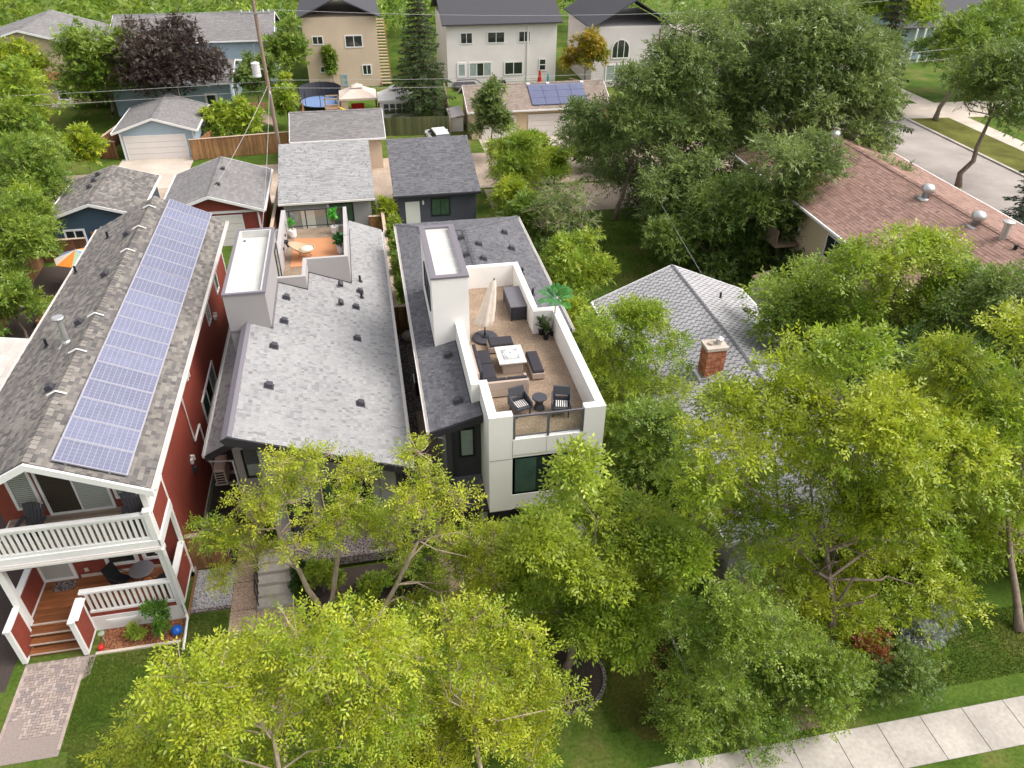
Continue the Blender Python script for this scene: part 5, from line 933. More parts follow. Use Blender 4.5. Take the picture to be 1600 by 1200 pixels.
def planting():
    # street side of the yards
    tree('ash_tree', 'forked yellow green tree with bare pale limbs by the concrete steps', (-3.1, 17.95, 0), (-3.3, 18.1, 4.2), (4.0, 2.1, 3.6), *YG, n=48, low=-1.2, lobes=13, leafs=17000, L=.12, Wd=.023, La=.34, tr=.12, seed=3, bark='palebark', stems=[(-4.0, 18.2, 4.2), (-1.9, 18.5, 4.2)], lump=.35, crad=.16, twigs=16, twig_r=.012, hole=.6, flat=.55, lb='T1')
    tree('ash_tree', 'leaning yellow green tree between the grey and white houses', (-1.7, 16.8, 0), (1.1, 17.0, 4.7), (2.8, 1.9, 4.0), *YG, n=46, low=-1.2, lobes=12, leafs=17000, L=.12, Wd=.023, La=.34, tr=.11, seed=5, bark='palebark', stems=[(.4, 17.0, 4.4)], lump=.35, crad=.17, twigs=16, twig_r=.012, hole=.5, flat=.55, lb='T2')
    tree('ash_tree', 'near yellow green tree at the bottom edge left of centre', (-3.4, 8.6, 0), (-2.9, 11.1, 4.2), (4.7, 2.9, 2.8), *YG, n=110, lobes=16, leafs=50000, L=.12, Wd=.023, La=.34, tr=.11, seed=8, bark='palebark', lump=.28, crad=.2, twigs=8, twig_r=.011, hole=.3, flat=.55, lb='T3a')
    tree('ash_tree', 'near yellow green tree at the bottom edge in the middle', (1.3, 8.8, 0), (1.0, 11.9, 4.3), (3.3, 2.8, 3.0), *YG, n=84, lobes=14, leafs=38000, L=.12, Wd=.023, La=.34, tr=.1, seed=12, bark='palebark', lump=.28, crad=.21, twigs=8, twig_r=.011, hole=.3, flat=.55, lb='T3b')
    tree('maple_tree', 'dense bright green tree standing in a dark mulch ring', (4.75, 14.3, 0), (5.6, 14.8, 3.4), (4.0, 3.0, 4.1), *SP, n=130, lobes=16, leafs=72000, L=.15, Wd=.032, La=.3, tr=.15, seed=15, crad=.16, lump=.2, twigs=3, k=5, droop=.3, flat=.6, lb='T4')
    tree('elm_tree', 'mid green tree with slim grey trunk beside the timber edging', (10.2, 11.9, 0), (9.4, 12.3, 3.4), (3.3, 2.4, 3.6), *GR, n=90, leafs=42000, L=.11, Wd=.025, La=.3, tr=.1, seed=18, crad=.2, flat=.6, lb='T5')
    tree('ash_tree', 'huge yellow green tree spreading over the bungalow front yard', (13.4, 12.0, 0), (14.3, 14.6, 5.7), (7.6, 4.8, 5.6), *LM, n=210, lobes=22, leafs=124000, L=.15, Wd=.03, La=.36, tr=.19, seed=21, bark='bark', crad=.14, lump=.2, twigs=3, twig_r=.01, k_limbs=14, flat=.55, low=-1.2, lb='T6')
    tree('ash_tree', 'yellow green tree cut by the right edge', (21.0, 13.0, 0), (21.2, 15.6, 7.2), (5.0, 4.2, 5.4), *LM, n=100, leafs=54000, L=.15, Wd=.03, La=.36, tr=.15, seed=24, bark='bark', crad=.17, lump=.22, twigs=3, twig_r=.01, k_limbs=10, flat=.55, lb='T6r')
    tree('maple_tree', 'rounded bright green tree between the white house and the bungalow', (10.0, 25.2, 0), (10.0, 25.0, 4.3), (2.7, 2.4, 3.6), *SP, n=90, leafs=36000, L=.14, Wd=.03, La=.3, tr=.14, seed=27, crad=.19, k=5, flat=.6, lb='T7')
    tree('elm_tree', 'dark green tree beside the white house terrace wall', (9.6, 21.4, 0), (9.6, 21.4, 2.9), (2.2, 2.3, 3.0), *GR, n=64, leafs=26000, L=.13, Wd=.03, La=.3, tr=.12, seed=29, crad=.21, flat=.6)
    # behind
    tree('willow_tree', 'grey green tree at the left end of the big grove', (17.5, 50, 0), (17.4, 50, 4.8), (5.2, 4.2, 4.4), *SG, n=95, leafs=40000, lobes=13, L=.24, Wd=.055, La=.5, tr=.2, seed=31, crad=.22, k=5, lb='T8a')
    tree('willow_tree', 'tall sage green tree in the middle of the big grove', (24, 52.5, 0), (24.0, 52.5, 5.8), (8.2, 5.2, 6.6), *SG, n=160, leafs=70000, lobes=18, L=.25, Wd=.06, La=.5, tr=.3, seed=33, crad=.19, k=5, lb='T8b')
    tree('willow_tree', 'tallest grey green tree of the grove, next to the brown roof', (31, 50.5, 0), (31.2, 51.3, 6.8), (7.4, 4.2, 6.6), *SG, n=150, leafs=64000, lobes=18, L=.25, Wd=.06, La=.5, tr=.32, seed=35, crad=.19, k=5, lb='T8c')
    tree('willow_tree', 'dark sage tree in front of the apartment block end wall', (22.4, 41.5, 0), (22.6, 42, 3.6), (5.8, 4.0, 5.0), *DK, n=130, leafs=50000, lobes=16, L=.22, Wd=.055, La=.45, tr=.22, seed=37, crad=.2, k=5, bark='palebark', lb='T8d')
    tree('willow_tree', 'grey green tree overhanging the brown apartment roof', (24.2, 40, 0), (25.8, 42.5, 5.6), (5.6, 4.4, 3.8), *SG, n=90, leafs=36000, L=.24, Wd=.055, La=.45, tr=.2, seed=39, crad=.24, k=5, lb='T8e')
    tree('elm_tree', 'mid green tree close to the bungalow right eave', (21.6, 29, 0), (22.0, 29, 4.2), (3.8, 3.6, 4.6), *GR, n=80, leafs=34000, L=.2, Wd=.045, La=.4, tr=.18, seed=41, crad=.22, k=5, lb='T9a')
    tree('elm_tree', 'light green tree rising in front of the brown apartment roof', (22.4, 24.5, 0), (22.5, 25.4, 6.4), (3.6, 3.2, 4.4), *SP, n=80, leafs=34000, L=.18, Wd=.042, La=.4, tr=.2, seed=43, crad=.22, k=5, lb='T9b')
    tree('elm_tree', 'shaded green tree behind the huge yellow green tree', (20.6, 20.8, 0), (20.6, 21.2, 4.2), (3.8, 2.6, 3.6), *DK, n=60, leafs=22000, L=.18, Wd=.042, La=.4, tr=.15, seed=45, crad=.24, k=5)
    tree('elm_tree', 'dark tree at the right edge below the brown roof', (24.4, 21.6, 0), (24.6, 22.0, 5.8), (3.2, 2.6, 4.0), *DK, n=50, leafs=20000, L=.18, Wd=.042, La=.4, tr=.16, seed=47, crad=.25, k=5)
    tree('street_tree', 'round crowned tree with bare trunk beside the street', (47.2, 51.6, 0), (48.2, 52, 6.4), (5.8, 4.8, 4.4), *DK, n=90, leafs=28000, L=.26, Wd=.06, La=.5, tr=.24, seed=49, crad=.22, k=5)
    tree('street_tree', 'street tree with leaning trunk on the grass strip', (57, 68.4, 0), (58.5, 69, 6.6), (5.2, 4.4, 3.0), *GR, n=80, leafs=22000, L=.3, Wd=.07, La=.5, tr=.25, seed=51, crad=.22, k=5)
    tree('elm_tree', 'broad green tree in the top right corner', (68, 74, 0), (67, 75, 5.5), (6.0, 5, 5.0), *GR, n=90, leafs=22000, L=.32, Wd=.08, La=.6, tr=.3, seed=53, crad=.22, k=5)
    tree('elm_tree', 'tree beyond the street beside the house with white posts', (66, 90, 0), (64, 89, 6.5), (5.5, 5, 4.0), *SP, n=70, leafs=15000, L=.36, Wd=.09, La=.6, tr=.3, seed=55, crad=.24, k=5)
    conifer('spruce_tree', 'blue green spruce at the right edge by the brown roof', (46.5, 42.5, 0), 11.5, 3.0, (.085, .125, .085), 3, group=None)
    conifer('spruce_tree', 'dark spruce standing between the grove and the street', (44.6, 62, 0), 14, 3.6, (.04, .06, .02), 5)
    conifer('spruce_tree', 'big dark spruce beside the tan house', (6.1, 77.1, 0), 13.0, 3.3, (.055, .085, .03), 7, low=.1)
    tree('willow_tree', 'low grey green tree between the back lawn and the grove', (19.6, 44.0, 0), (19.9, 44.4, 3.2), (3.4, 2.8, 3.8), *SG, n=70, leafs=26000, L=.22, Wd=.055, La=.45, tr=.15, seed=57, crad=.22, k=5)
    tree('willow_tree', 'grey green tree filling the gap behind the grove', (27.5, 57.0, 0), (27.5, 57.5, 5.5), (6.5, 4.0, 5.5), *SG, n=100, leafs=34000, L=.26, Wd=.065, La=.5, tr=.25, seed=58, crad=.2, k=5)
    # left hedge row and back yards
    for nm, lb, b, c, r, pl, sd, lf in (
        ('hedge_tree', 'yellow green tree at the far end of the left hedge', (-27.4, 68), (-27.4, 68, 4.6), (3.7, 3, 4.4), SP, 61, 16000), ('hedge_tree', 'green tree in the middle of the left hedge', (-23.4, 56), (-23.2, 56, 3.2), (3.4, 3.2, 3.2), GR, 62, 22000),
        ('hedge_tree', 'green tree nearest along the left edge', (-20.4, 44.5), (-20.3, 44.5, 3.1), (2.6, 3.6, 2.9), GR, 63, 26000), ('lilac_bush', 'bright lime bush beside the pale blue garage', (-21.6, 64), (-21.5, 64, 2.7), (1.5, 1.4, 2.1), LM, 64, 7000),
        ('hedge_tree', 'green tree between lime bush and left edge', (-25, 62), (-25, 62, 3.4), (2.8, 2.6, 3.0), GR, 65, 14000), ('hedge_tree', 'green tree beside the neighbour fence', (-21.5, 49.5), (-21.6, 49.5, 2.6), (1.9, 2.2, 2.5), SP, 66, 14000), ('hedge_tree', 'low green tree left of the neighbour patio', (-19.2, 39.5), (-19.6, 40.2, 1.9), (1.6, 2.2, 1.8), GR, 87, 12000),
        ('garden_tree', 'green tree on the back lawn behind the pale blue garage', (-24.2, 82.6), (-23.3, 81.5, 4.4), (4.4, 3.6, 4.4), GR, 67, 24000), ('garden_tree', 'yellow green tree hiding the beige cottage', (-31, 81), (-31.2, 80.5, 4.2), (3.3, 3, 3.4), LM, 68, 14000),
        ('garden_tree', 'copper leaved tree behind the pale blue garage', (-16.9, 79.3), (-17, 79.4, 4.8), (5.6, 4.0, 4.4), ((.05, .032, .03), (.105, .075, .05)), 69, 30000), ('garden_tree', 'green tree behind the utility pole', (-6.9, 88), (-7.2, 88, 3.9), (2.6, 2.4, 3.4), GR, 70, 9000),
        ('garden_tree', 'dense green tree left of the utility pole', (-9.9, 80.8), (-9.7, 81, 3.6), (2.2, 2.2, 2.6), DK, 71, 9000), ('garden_bush', 'green bushes behind the brown lane fence', (-11.4, 73), (-11.4, 73, 1.6), (3.2, 1.8, 1.9), SP, 72, 12000), ('garden_bush', 'slim green shrub right of the utility pole', (-6.9, 76), (-6.9, 76, 2.4), (1.2, 1.2, 2.8), SP, 73, 6000),
        ('garden_tree', 'yellowing tree between the two white houses', (24, 82), (23.9, 82, 4.0), (2.2, 2.0, 2.6), ((.18, .22, .015), (.45, .30, .02)), 74, 8000), ('poplar_tree', 'upright green tree in front of the cream garage', (10.8, 64.8), (10.9, 64.6, 3.6), (1.7, 1.6, 2.7), SG, 75, 9000),
        ('garden_bush', 'green thicket right of the slate blue garage', (10.6, 55), (10.9, 55, 2.4), (3.0, 2.4, 2.9), SP, 76, 20000), ('garden_bush', 'light green shrub behind the white house roof', (9.6, 48.5), (9.7, 48.4, 2.1), (1.7, 2.4, 2.1), LM, 77, 14000),
        ('garden_bush', 'shrub between white house and back lawn', (11.2, 37.5), (11.1, 37.5, 2.4), (2.1, 2.4, 2.5), SP, 78, 17000), ('garden_tree', 'bright green tree behind the grove by the lane', (26, 66.5), (25.6, 66.5, 3.4), (3.6, 2.8, 3.2), SP, 79, 14000), ('garden_bush', 'light green bush at the lane edge left of the grove', (13.2, 60.2), (13.2, 60.2, 1.7), (2.2, 1.5, 1.9), SP, 108, 9000), ('garden_bush', 'green bush at the corner of the grove near the lane', (14.6, 57), (14.6, 57, 1.5), (1.9, 1.6, 1.6), SP, 80, 8000),
        ('garden_bush', 'yellow green bush along the right side of the white house', (9.4, 33.5), (9.4, 33.8, 1.6), (1.2, 2.6, 1.7), SP, 88, 13000), ('garden_bush', 'tall thicket beside the dark lawn behind the white house', (9.6, 44.8), (9.7, 45, 2.2), (1.7, 2.0, 2.3), GR, 89, 13000), ('garden_bush', 'bush behind the white house rear corner', (10.6, 42.0), (10.5, 42.2, 1.5), (1.6, 2.2, 1.7), DK, 81, 12000), ('garden_bush', 'bush between the two new garages', (.9, 50.8), (.9, 50.6, 1.3), (.7, .9, 1.3), LM, 82, 4000), ('hedge_bush', 'green bush by the street behind the brown roof', (42.2, 47.5), (42.2, 47.5, .8), (1.6, 2.2, 1.0), SP, 83, 5000), ('garden_bush', 'bush below the beige cottage window', (-26.6, 86.6), (-26.6, 86.6, 1.0), (1.8, 1.2, 1.2), DK, 84, 5000), ('lilac_bush', 'pink flowering bush behind the lilac thicket', (19.4, 60.6), (19.4, 60.6, 1.8), (2.4, 1.6, 1.8), SG, 85, 8000)):
        tree(nm, lb, (*b, 0), c, r, *pl, n=max(16, int(12*r[0]*r[2])), leafs=lf, L=.2 if c[1] < 60 else .28, Wd=.048 if c[1] < 60 else .075, La=.4, tr=.04*r[0]+.02, seed=sd, crad=.23, k=5, twigs=1, cat='tree' if 'tree' in nm else 'shrub')
    tree('scraggly_tree', 'half bare tree with pale branches behind the white house', (11.6, 42.8, 0), (11.9, 43.6, 3.0), (2.6, 2.4, 2.7), *SG, n=46, leafs=6500, L=.16, Wd=.04, La=.3, tr=.1, seed=86, bark='palebark', crad=.3, twigs=9, twig_r=.014, k=5)
    for y in (38.2, 40.8, 43.4, 46.2): tree('columnar_tree', {38.2: 'nearest narrow tree along the fence by the white house', 40.8: 'second narrow tree along the fence by the white house', 43.4: 'third narrow tree along the fence by the white house', 46.2: 'farthest narrow tree along the fence by the white house'}[y], (1.25, y, 0), (1.25, y, 1.75), (.38, .42, 1.35), *GR, n=14, leafs=3200, L=.11, Wd=.03, La=.22, tr=.03, seed=int(y*10), crad=.36, k=5, twigs=1)
    # small plants
    for nm, lb, b, c, r, pl, sd, lf in (('garden_plant', 'leafy green plant against the white skirt of the red porch', (-8.55, 18.45), (-8.6, 18.4, .85), (.55, .42, .6), ((.05, .14, .012), (.13, .25, .02)), 90, 2600), ('garden_plant', 'low flowering plant in the bark mulch', (-9.5, 18.4), (-9.5, 18.4, .15), (.4, .25, .16), SP, 91, 900),
        ('boxwood', 'clipped dark green shrub beside the concrete steps', (-4.02, 19.25), (-4.02, 19.25, .4), (.3, .35, .42), ((.03, .075, .01), (.07, .13, .015)), 92, 2600), ('boxwood', 'second clipped shrub beside the top concrete steps', (-4.02, 19.95), (-4.02, 19.95, .45), (.28, .3, .42), ((.03, .075, .01), (.07, .13, .015)), 93, 2400), ('boxwood', 'small round clipped ball in the dark planting bed', (-.06, 17.86), (-.06, 17.86, .22), (.2, .2, .2), LM, 94, 1500),
        ('garden_bush', 'green bush below the forked tree', (-2.2, 17.3), (-2.1, 17.2, .8), (.9, .8, .8), GR, 95, 6000), ('garden_bush', 'low yellow flowered bush by the grey house porch', (-1.3, 18.6), (-1.2, 18.6, .55), (.8, .5, .5), SP, 96, 3600), ('garden_bush', 'silvery shrub on the lawn by the sidewalk', (17.2, 13.1), (17.2, 13.1, .8), (1.0, .7, .8), ((.22, .25, .21), (.38, .41, .36)), 97, 6000), ('garden_bush', 'sapling with few leaves next to the silvery shrub', (16.2, 12.0), (16.2, 12.0, .9), (.7, .5, .8), GR, 98, 1500),
        ('garden_bush', 'dense green bush in front of the huge tree near the sidewalk', (12.2, 11.6), (12.2, 11.8, 1.3), (1.7, 1.0, 1.5), GR, 103, 14000), ('garden_bush', 'tall green shrub right of the mid green tree', (14.6, 11.4), (14.9, 11.5, 1.0), (1.3, .8, 1.1), DK, 104, 8000), ('garden_bush', 'green shrubs filling the bed below the leaning tree', (.2, 18.9), (.2, 18.9, .6), (.9, .6, .6), GR, 105, 4500), ('garden_bush', 'feathery green shrub between the forked tree and the porch', (-3.2, 19.2), (-3.1, 19.1, .7), (.8, .6, .7), SP, 106, 4500),
        ('garden_bush', 'rust coloured dying shrub under the huge tree', (14.4, 12.3), (14.4, 12.4, 1.2), (.7, .6, 1.0), ((.20, .055, .02), (.34, .12, .03)), 99, 2500), ('garden_bush', 'leafy bush on the lawn at the bottom left', (-7.2, 13.6), (-7.2, 13.6, .7), (.9, .8, .8), SP, 100, 4500), ('garden_plant', 'vegetable plants in a raised bed at the left edge', (-18.3, 42.4), (-18.2, 42.2, .6), (.9, 1.0, .6), SP, 101, 3000), ('garden_bush', 'dark shrub left of the swing bench', (10.6, 17.2), (10.5, 17.0, .7), (.8, .8, .7), DK, 102, 4000)):
        tree(nm, lb, (*b, 0), c, r, *pl, n=max(8, int(22*r[0])), leafs=lf, L=.08, Wd=.024, La=.14, tr=.02, seed=sd, crad=.42, k=5, twigs=1, twig_r=.004, cat='plant' if 'plant' in nm else 'shrub')
    v = tree('climbing_vine', 'green vine climbing the tan house wall', (-2.7, 90.2, 0), (-2.75, 90.2, 2.3), (.45, .25, 2.4), *GR, n=30, leafs=5000, L=.25, Wd=.07, La=.3, tr=.05, seed=110, crad=.4, k=5, twigs=0, cat='plant')
    # mulch ring under the maple
    m = MB(); m.lathe(((1.25, .02), (1.15, .06), (.2, .1)), 28, (4.75, 14.2, 0)); struct('mulch_ring', m, 'soil'); m = MB(); m.lathe(((1.36, 0), (1.36, .07), (1.24, .07), (1.24, 0)), 28, (4.75, 14.2, .0)); struct('ring_edging', m, 'graveldark')
planting()

# ------------------------------------------------------------------ fences
def fence(name, label, p0, p1, h=1.7, bw=.14, mat='fencewood', cap='fencecap', z=0, group=None, posts=2.4):
    p0 = Vector((*p0, 0)); p1 = Vector((*p1, 0)); d = p1-p0; L = d.length; a = math.atan2(d.y, d.x)
    f = thing(name, label, 'fence', tuple(p0), a, group); local(f); n = max(1, int(L/bw)); w_ = L/n
    for k in range(n):
        o = piece('fence_board', f, mat, k*w_+.006, (k+1)*w_-.006, -.012, .012, z+.05, z+h); o.location.z += random.uniform(-.012, .012); o.location.y += random.uniform(-.01, .006)
    m = MB()
    for zz in (.3, h-.35): m.box(0, L, .013, .06, z+zz, z+zz+.09)
    part('fence_rail', m, mat, f, kind='stuff')
    k = 0
    while k*posts < L+.01: m = MB(); x = min(k*posts, L-.05); m.box(x-.045, x+.045, .06, .15, z, z+h); part('fence_post', m, mat, f); k += 1
    if cap: m = MB(); m.box(-.03, L+.03, -.06, .15, z+h+.015, z+h+.055); part('cap_board', m, cap, f)
    return f
def fences():
    fence('wooden_fence', 'short stained wood gate fence between red and grey houses', (-7.95, 21.15), (-6.6, 21.15), 1.75, .15, 'fencewood')
    fence('wooden_fence', 'dark stained fence panel closing the gap between grey and white houses', (.36, 36.7), (1.9, 36.7), 1.8, .13, 'fencedark')
    fence('wooden_fence', 'long fence with pale cap dividing the back yards', (.82, 36.8), (.78, 50.2), 1.75, .15, 'fencewood')
    fence('wooden_fence', 'orange brown fence panel between the two new garages', (-.2, 50.0), (1.55, 50.0), 1.5, .15, 'cedar')
    fence('wooden_fence', 'brown board fence with pale cap along the lane', (-14.6, 68.3), (-6.0, 69.2), 1.75, .17, 'fencewood')
    fence('wooden_fence', 'short orange fence beside the pale blue garage', (-14.1, 68.5), (-13.2, 71.6), 1.6, .17, 'cedar', cap=None)
    fence('wooden_fence', 'dark weathered fence left of the pale blue garage', (-22.4, 70.0), (-20.9, 69.6), 1.5, .17, 'fencedark')
    fence('wooden_fence', 'sloping fence running back beside the pale blue garage', (-22.4, 70.2), (-20.6, 80), 1.5, .25, 'fencedark')
    fence('wooden_fence', 'grey green board fence across the lane beside the tan garage', (1.9, 72.3), (8.0, 71.9), 1.7, .17, 'fencegreen', cap=None)
    fence('wooden_fence', 'fence running back beside the big spruce', (8.2, 71.9), (9.2, 86), 1.6, .3, 'fencecap', cap=None)
    fence('wooden_fence', 'bright cedar fence between the two white houses', (22.6, 83.5), (25.4, 79.5), 1.7, .2, 'cedar')
    fence('wooden_fence', 'orange fence corner behind the cream garage', (23.3, 71.5), (24.6, 72.4), 1.6, .2, 'orange', cap=None)
    fence('wooden_fence', 'red brown fence behind the neighbour patio', (-21.6, 49.6), (-18.4, 49.6), 1.5, .17, 'fencedark')
    fence('wooden_fence', 'tan fence running along the neighbour yard at the left', (-20.9, 40.0), (-21.2, 49.4), 1.6, .2, 'fencewood')
    fence('wooden_fence', 'dark fence strip between the red and grey garages', (-6.6, 42.5), (-6.5, 57.3), 1.7, .2, 'fencedark')
    fence('wooden_fence', 'orange fence beside the play yard across the lane', (-5.4, 72.0), (-5.6, 80.5), 1.5, .25, 'cedar', cap=None)
fences()

# ------------------------------------------------------------------ terrace furniture
def rbox(mb, x0, x1, y0, y1, z0, z1, e=.03):
    mb.hexa(((x0, y0, z0), (x1, y0, z0), (x1, y1, z0), (x0, y1, z0), (x0, y0, z1-e), (x1, y0, z1-e), (x1, y1, z1-e), (x0, y1, z1-e)))
    mb.hexa(((x0, y0, z1-e), (x1, y0, z1-e), (x1, y1, z1-e), (x0, y1, z1-e), (x0+e, y0+e, z1), (x1-e, y0+e, z1), (x1-e, y1-e, z1), (x0+e, y1-e, z1)))
def sofa_bench(name, label, x0, x1, y0, y1, z, back=None, ncush=1):
    t = thing(name, label, 'bench' if back is None else 'sofa', ((x0+x1)/2, (y0+y1)/2, z)); m = MB(); m.box(x0, x1, y0, y1, z+.05, z+.30); part('base', m, 'tanwicker', t, bev=.02)
    m = MB()
    for a in (x0+.05, x1-.1):
        for b in (y0+.05, y1-.1): m.box(a, a+.05, b, b+.05, z, z+.05)
    part('feet', m, 'blackmetal', t, kind='stuff')
    ax = 'x' if (x1-x0) > (y1-y0) else 'y'; n = ncush
    cx0, cx1, cy0, cy1 = x0+.02, x1-.02, y0+.02, y1-.02
    if back == 'W': m = MB(); m.box(x0, x0+.12, y0, y1, z+.30, z+.68); part('backrest', m, 'tanwicker', t, bev=.02); cx0 = x0+.13
    if back == 'S': m = MB(); m.box(x0, x1, y0, y0+.12, z+.30, z+.70); part('backrest', m, 'tanwicker', t, bev=.02); cy0 = y0+.13
    for i in range(n):
        m = MB(); g = .012
        if ax == 'x': w_ = (cx1-cx0)/n; rbox(m, cx0+i*w_+g, cx0+(i+1)*w_-g, cy0, cy1, z+.302, z+.43, .04)
        else: w_ = (cy1-cy0)/n; rbox(m, cx0, cx1, cy0+i*w_+g, cy0+(i+1)*w_-g, z+.302, z+.43, .04)
        part('cushion', m, 'cushion', t, bev=.02)
        if back:
            m = MB()
            if back == 'W': rbox(m, x0+.12, x0+.25, cy0+i*w_+g, cy0+(i+1)*w_-g, z+.43, z+.74, .03)
            else: rbox(m, cx0+i*w_+g, cx0+(i+1)*w_-g, y0+.12, y0+.25, z+.43, z+.76, .03)
            part('back_cushion', m, 'cushion', t, bev=.02)
    return t
def furniture():
    z = 6.07
    sofa_bench('patio_bench', 'armless tan wicker bench with dark cushion behind the fire table', 4.0, 5.02, 24.75, 25.4, z)
    sofa_bench('patio_ottoman', 'long ottoman with dark cushion right of the fire table', 5.3, 5.78, 22.7, 24.15, z)
    sofa_bench('patio_sofa', 'tan wicker sofa section with dark seats along the terrace wall', 3.16, 3.95, 22.55, 24.55, z, 'W', 2)
    t = sofa_bench('patio_sofa', 'tan wicker sofa seen from its back, near the glass railing', 3.42, 4.98, 21.85, 22.5, z, 'S', 2); m = MB(); m.box(4.88, 4.99, 21.84, 22.45, z+.05, z+.6); part('armrest', m, 'tanwicker', t, bev=.02)
    t = thing('fire_table', 'square pale fire table with white glass centre on the terrace', 'table', (4.65, 23.8, z)); m = MB(); m.box(4.28, 5.05, 23.32, 24.3, z, z+.5); part('base', m, 'tanwicker', t, bev=.02); m = MB(); m.box(4.14, 5.18, 23.2, 24.42, z+.5, z+.56); part('top', m, 'stonetop', t, bev=.01)
    m = MB(); m.box(4.34, 4.98, 23.45, 24.17, z+.561, z+.575); part('burner_tray', m, 'steel', t); m = MB(); rngf = random.Random(4)
    for k in range(160): a = rngf.random()*6.28; r = rngf.random()**.5*.27; s = .03; x, y = 4.66+r*math.cos(a), 23.81+r*math.sin(a)*1.1; q = z+.577+.05*(1-r/.3)*rngf.random(); m.hexa(((x-s, y-s, q-.02), (x+s, y-s, q-.02), (x+s, y+s, q-.02), (x-s, y+s, q-.02), (x-s*.6, y-s*.4, q+.03), (x+s*.5, y-s*.6, q+.02), (x+s*.6, y+s*.5, q+.03), (x-s*.5, y+s*.6, q+.02)))
    part('fire_glass', m, 'fireglass', t, kind='stuff')
    # armchairs by the railing
    t = local(thing('patio_chair', 'dark wicker armchair left of the round side table', 'chair', (4.45, 20.85, z), R(16), 'dark wicker armchairs by the glass railing')); ORG[t.name] = (0, 0, 0)
    m = MB(); m.hexa(((-.27, -.28, .30), (.27, -.28, .30), (.25, .25, .27), (-.25, .25, .27), (-.28, -.29, .40), (.28, -.29, .40), (.26, .26, .36), (-.26, .26, .36))); part('seat', m, 'wicker', t, bev=.02)
    m = MB(); rbox(m, -.22, .22, -.24, .18, .385, .44, .03); part('cushion', m, 'charcoal', t)
    m = MB()
    for i in range(6): x = -.19+i*.075; m.box(x, x+.03, -.22, .16, .441, .444)
    part('cushion_stripes', m, 'whitewall', t, kind='stuff')
    m = MB(); m.hexa(((-.28, .22, .36), (.28, .22, .36), (.28, .28, .36), (-.28, .28, .36), (-.3, .24, .55), (.3, .24, .55), (.3, .3, .55), (-.3, .3, .55))); m.hexa(((-.3, .24, .62), (.3, .24, .62), (.3, .3, .62), (-.3, .3, .62), (-.3, .34, .92), (.3, .34, .92), (.3, .40, .92), (-.3, .40, .92))); m.box(-.3, -.22, .24, .3, .5, .66); m.box(.22, .3, .24, .3, .5, .66); part('backrest', m, 'wicker', t, bev=.015)
    for sx in (-1, 1):
        m = MB(); a, b = sorted((sx*.29, sx*.35)); m.hexa(((a, -.3, .32), (b, -.3, .32), (b, .3, .32), (a, .3, .32), (a, -.3, .58), (b, -.3, .58), (b, .32, .72), (a, .32, .72))); part('armrest', m, 'wicker', t, bev=.015)
        for y in (-.25, .22): m = MB(); m.hexa(((sx*.26-.025, y-.025, 0), (sx*.26+.025, y-.025, 0), (sx*.26+.025, y+.025, 0), (sx*.26-.025, y+.025, 0), (sx*.27-.035, y-.035, .32), (sx*.27+.035, y-.035, .32), (sx*.27+.035, y+.035, .32), (sx*.27-.035, y+.035, .32))); part('leg', m, 'wicker', t)
    dup(t, (5.88, 20.6, z), R(-14), 'dark wicker armchair right of the round side table')
    m = MB(); m.lathe(((.2, 0), (.2, .03), (.13, .22), (.19, .44), (.27, .47), (.27, .51), (.255, .52)), 24, (0, 0, 0)); o = single('side_table', m, 'wicker', 'small round dark wicker side table between two armchairs', 'table', smooth=False); o.location = (5.18, 21.0, z)
    # storage box
    t = thing('storage_box', 'dark wicker storage box against the terrace wall', 'box', (5.7, 28.0, z)); m = MB(); m.box(5.34, 5.98, 27.15, 28.9, z+.04, z+.62); part('body', m, 'wicker', t)
    m = MB(); m.box(5.31, 6.01, 27.12, 28.93, z+.62, z+.69); part('lid', m, 'greymetal', t, bev=.02)
    m = MB()
    for k in range(9): x = 5.36+k*.072; m.box(x, x+.03, 27.135, 27.149, z+.06, z+.6)
    part('slats', m, 'wicker', t, kind='stuff'); m = MB()
    for a in (5.32, 5.92):
        for b in (27.13, 28.85): m.box(a, a+.07, b, b+.06, z, z+.62)
    part('frame_legs', m, 'blackmetal', t, kind='stuff')
    # closed cantilever umbrella
    t = thing('patio_umbrella', 'closed pale canvas umbrella on a round weighted base', 'umbrella', (4.02, 25.95, z))
    m = MB(); m.lathe(((.5, 0), (.52, .03), (.52, .09), (.49, .12)), 36, (4.02, 25.95, z)); part('base_weight', m, 'ventgrey', t)
    m = MB()
    for a in (45, 135, 225, 315): c_, s_ = math.cos(R(a)), math.sin(R(a)); m.tube(((4.02+c_*.1, 25.95+s_*.1, z+.125), (4.02+c_*.46, 25.95+s_*.46, z+.125)), .014, 4)
    m.lathe(((.16, .12), (.15, .16), (.05, .2), (.035, .32)), 14, (4.02, 25.95, z)); part('base_cross', m, 'black', t)
    m = MB(); m.tube(((4.02, 25.95, z+.12), (4.02, 25.95, z+.95), (4.42, 25.98, z+2.62)), (.028, .028, .024), 8); part('pole', m, 'blackmetal', t)
    m = MB(); n = 28; rows = []
    for i, (f, r) in enumerate(((0, .34), (.03, .36), (.12, .33), (.3, .30), (.5, .255), (.7, .2), (.86, .15), (.96, .1), (1, .05))):
        cx = 3.99+.42*f; cy = 25.95+.03*f; cz = z+.72+1.92*f; k = len(m.v)
        for j in range(n):
            a = 6.283*j/n; q = r*(1+(.17*(1-f)+.04)*math.sin(a*7+f*2)+.05*math.sin(a*3+f*5)); m.v.append((cx+q*math.cos(a), cy+q*.8*math.sin(a), cz+.04*math.sin(a*7)*(i == 0)))
        rows.append(k)
    for a, b in zip(rows, rows[1:]):
        for j in range(n): m.f.append((a+j, a+(j+1) % n, b+(j+1) % n, b+j)); m.c.append(None)
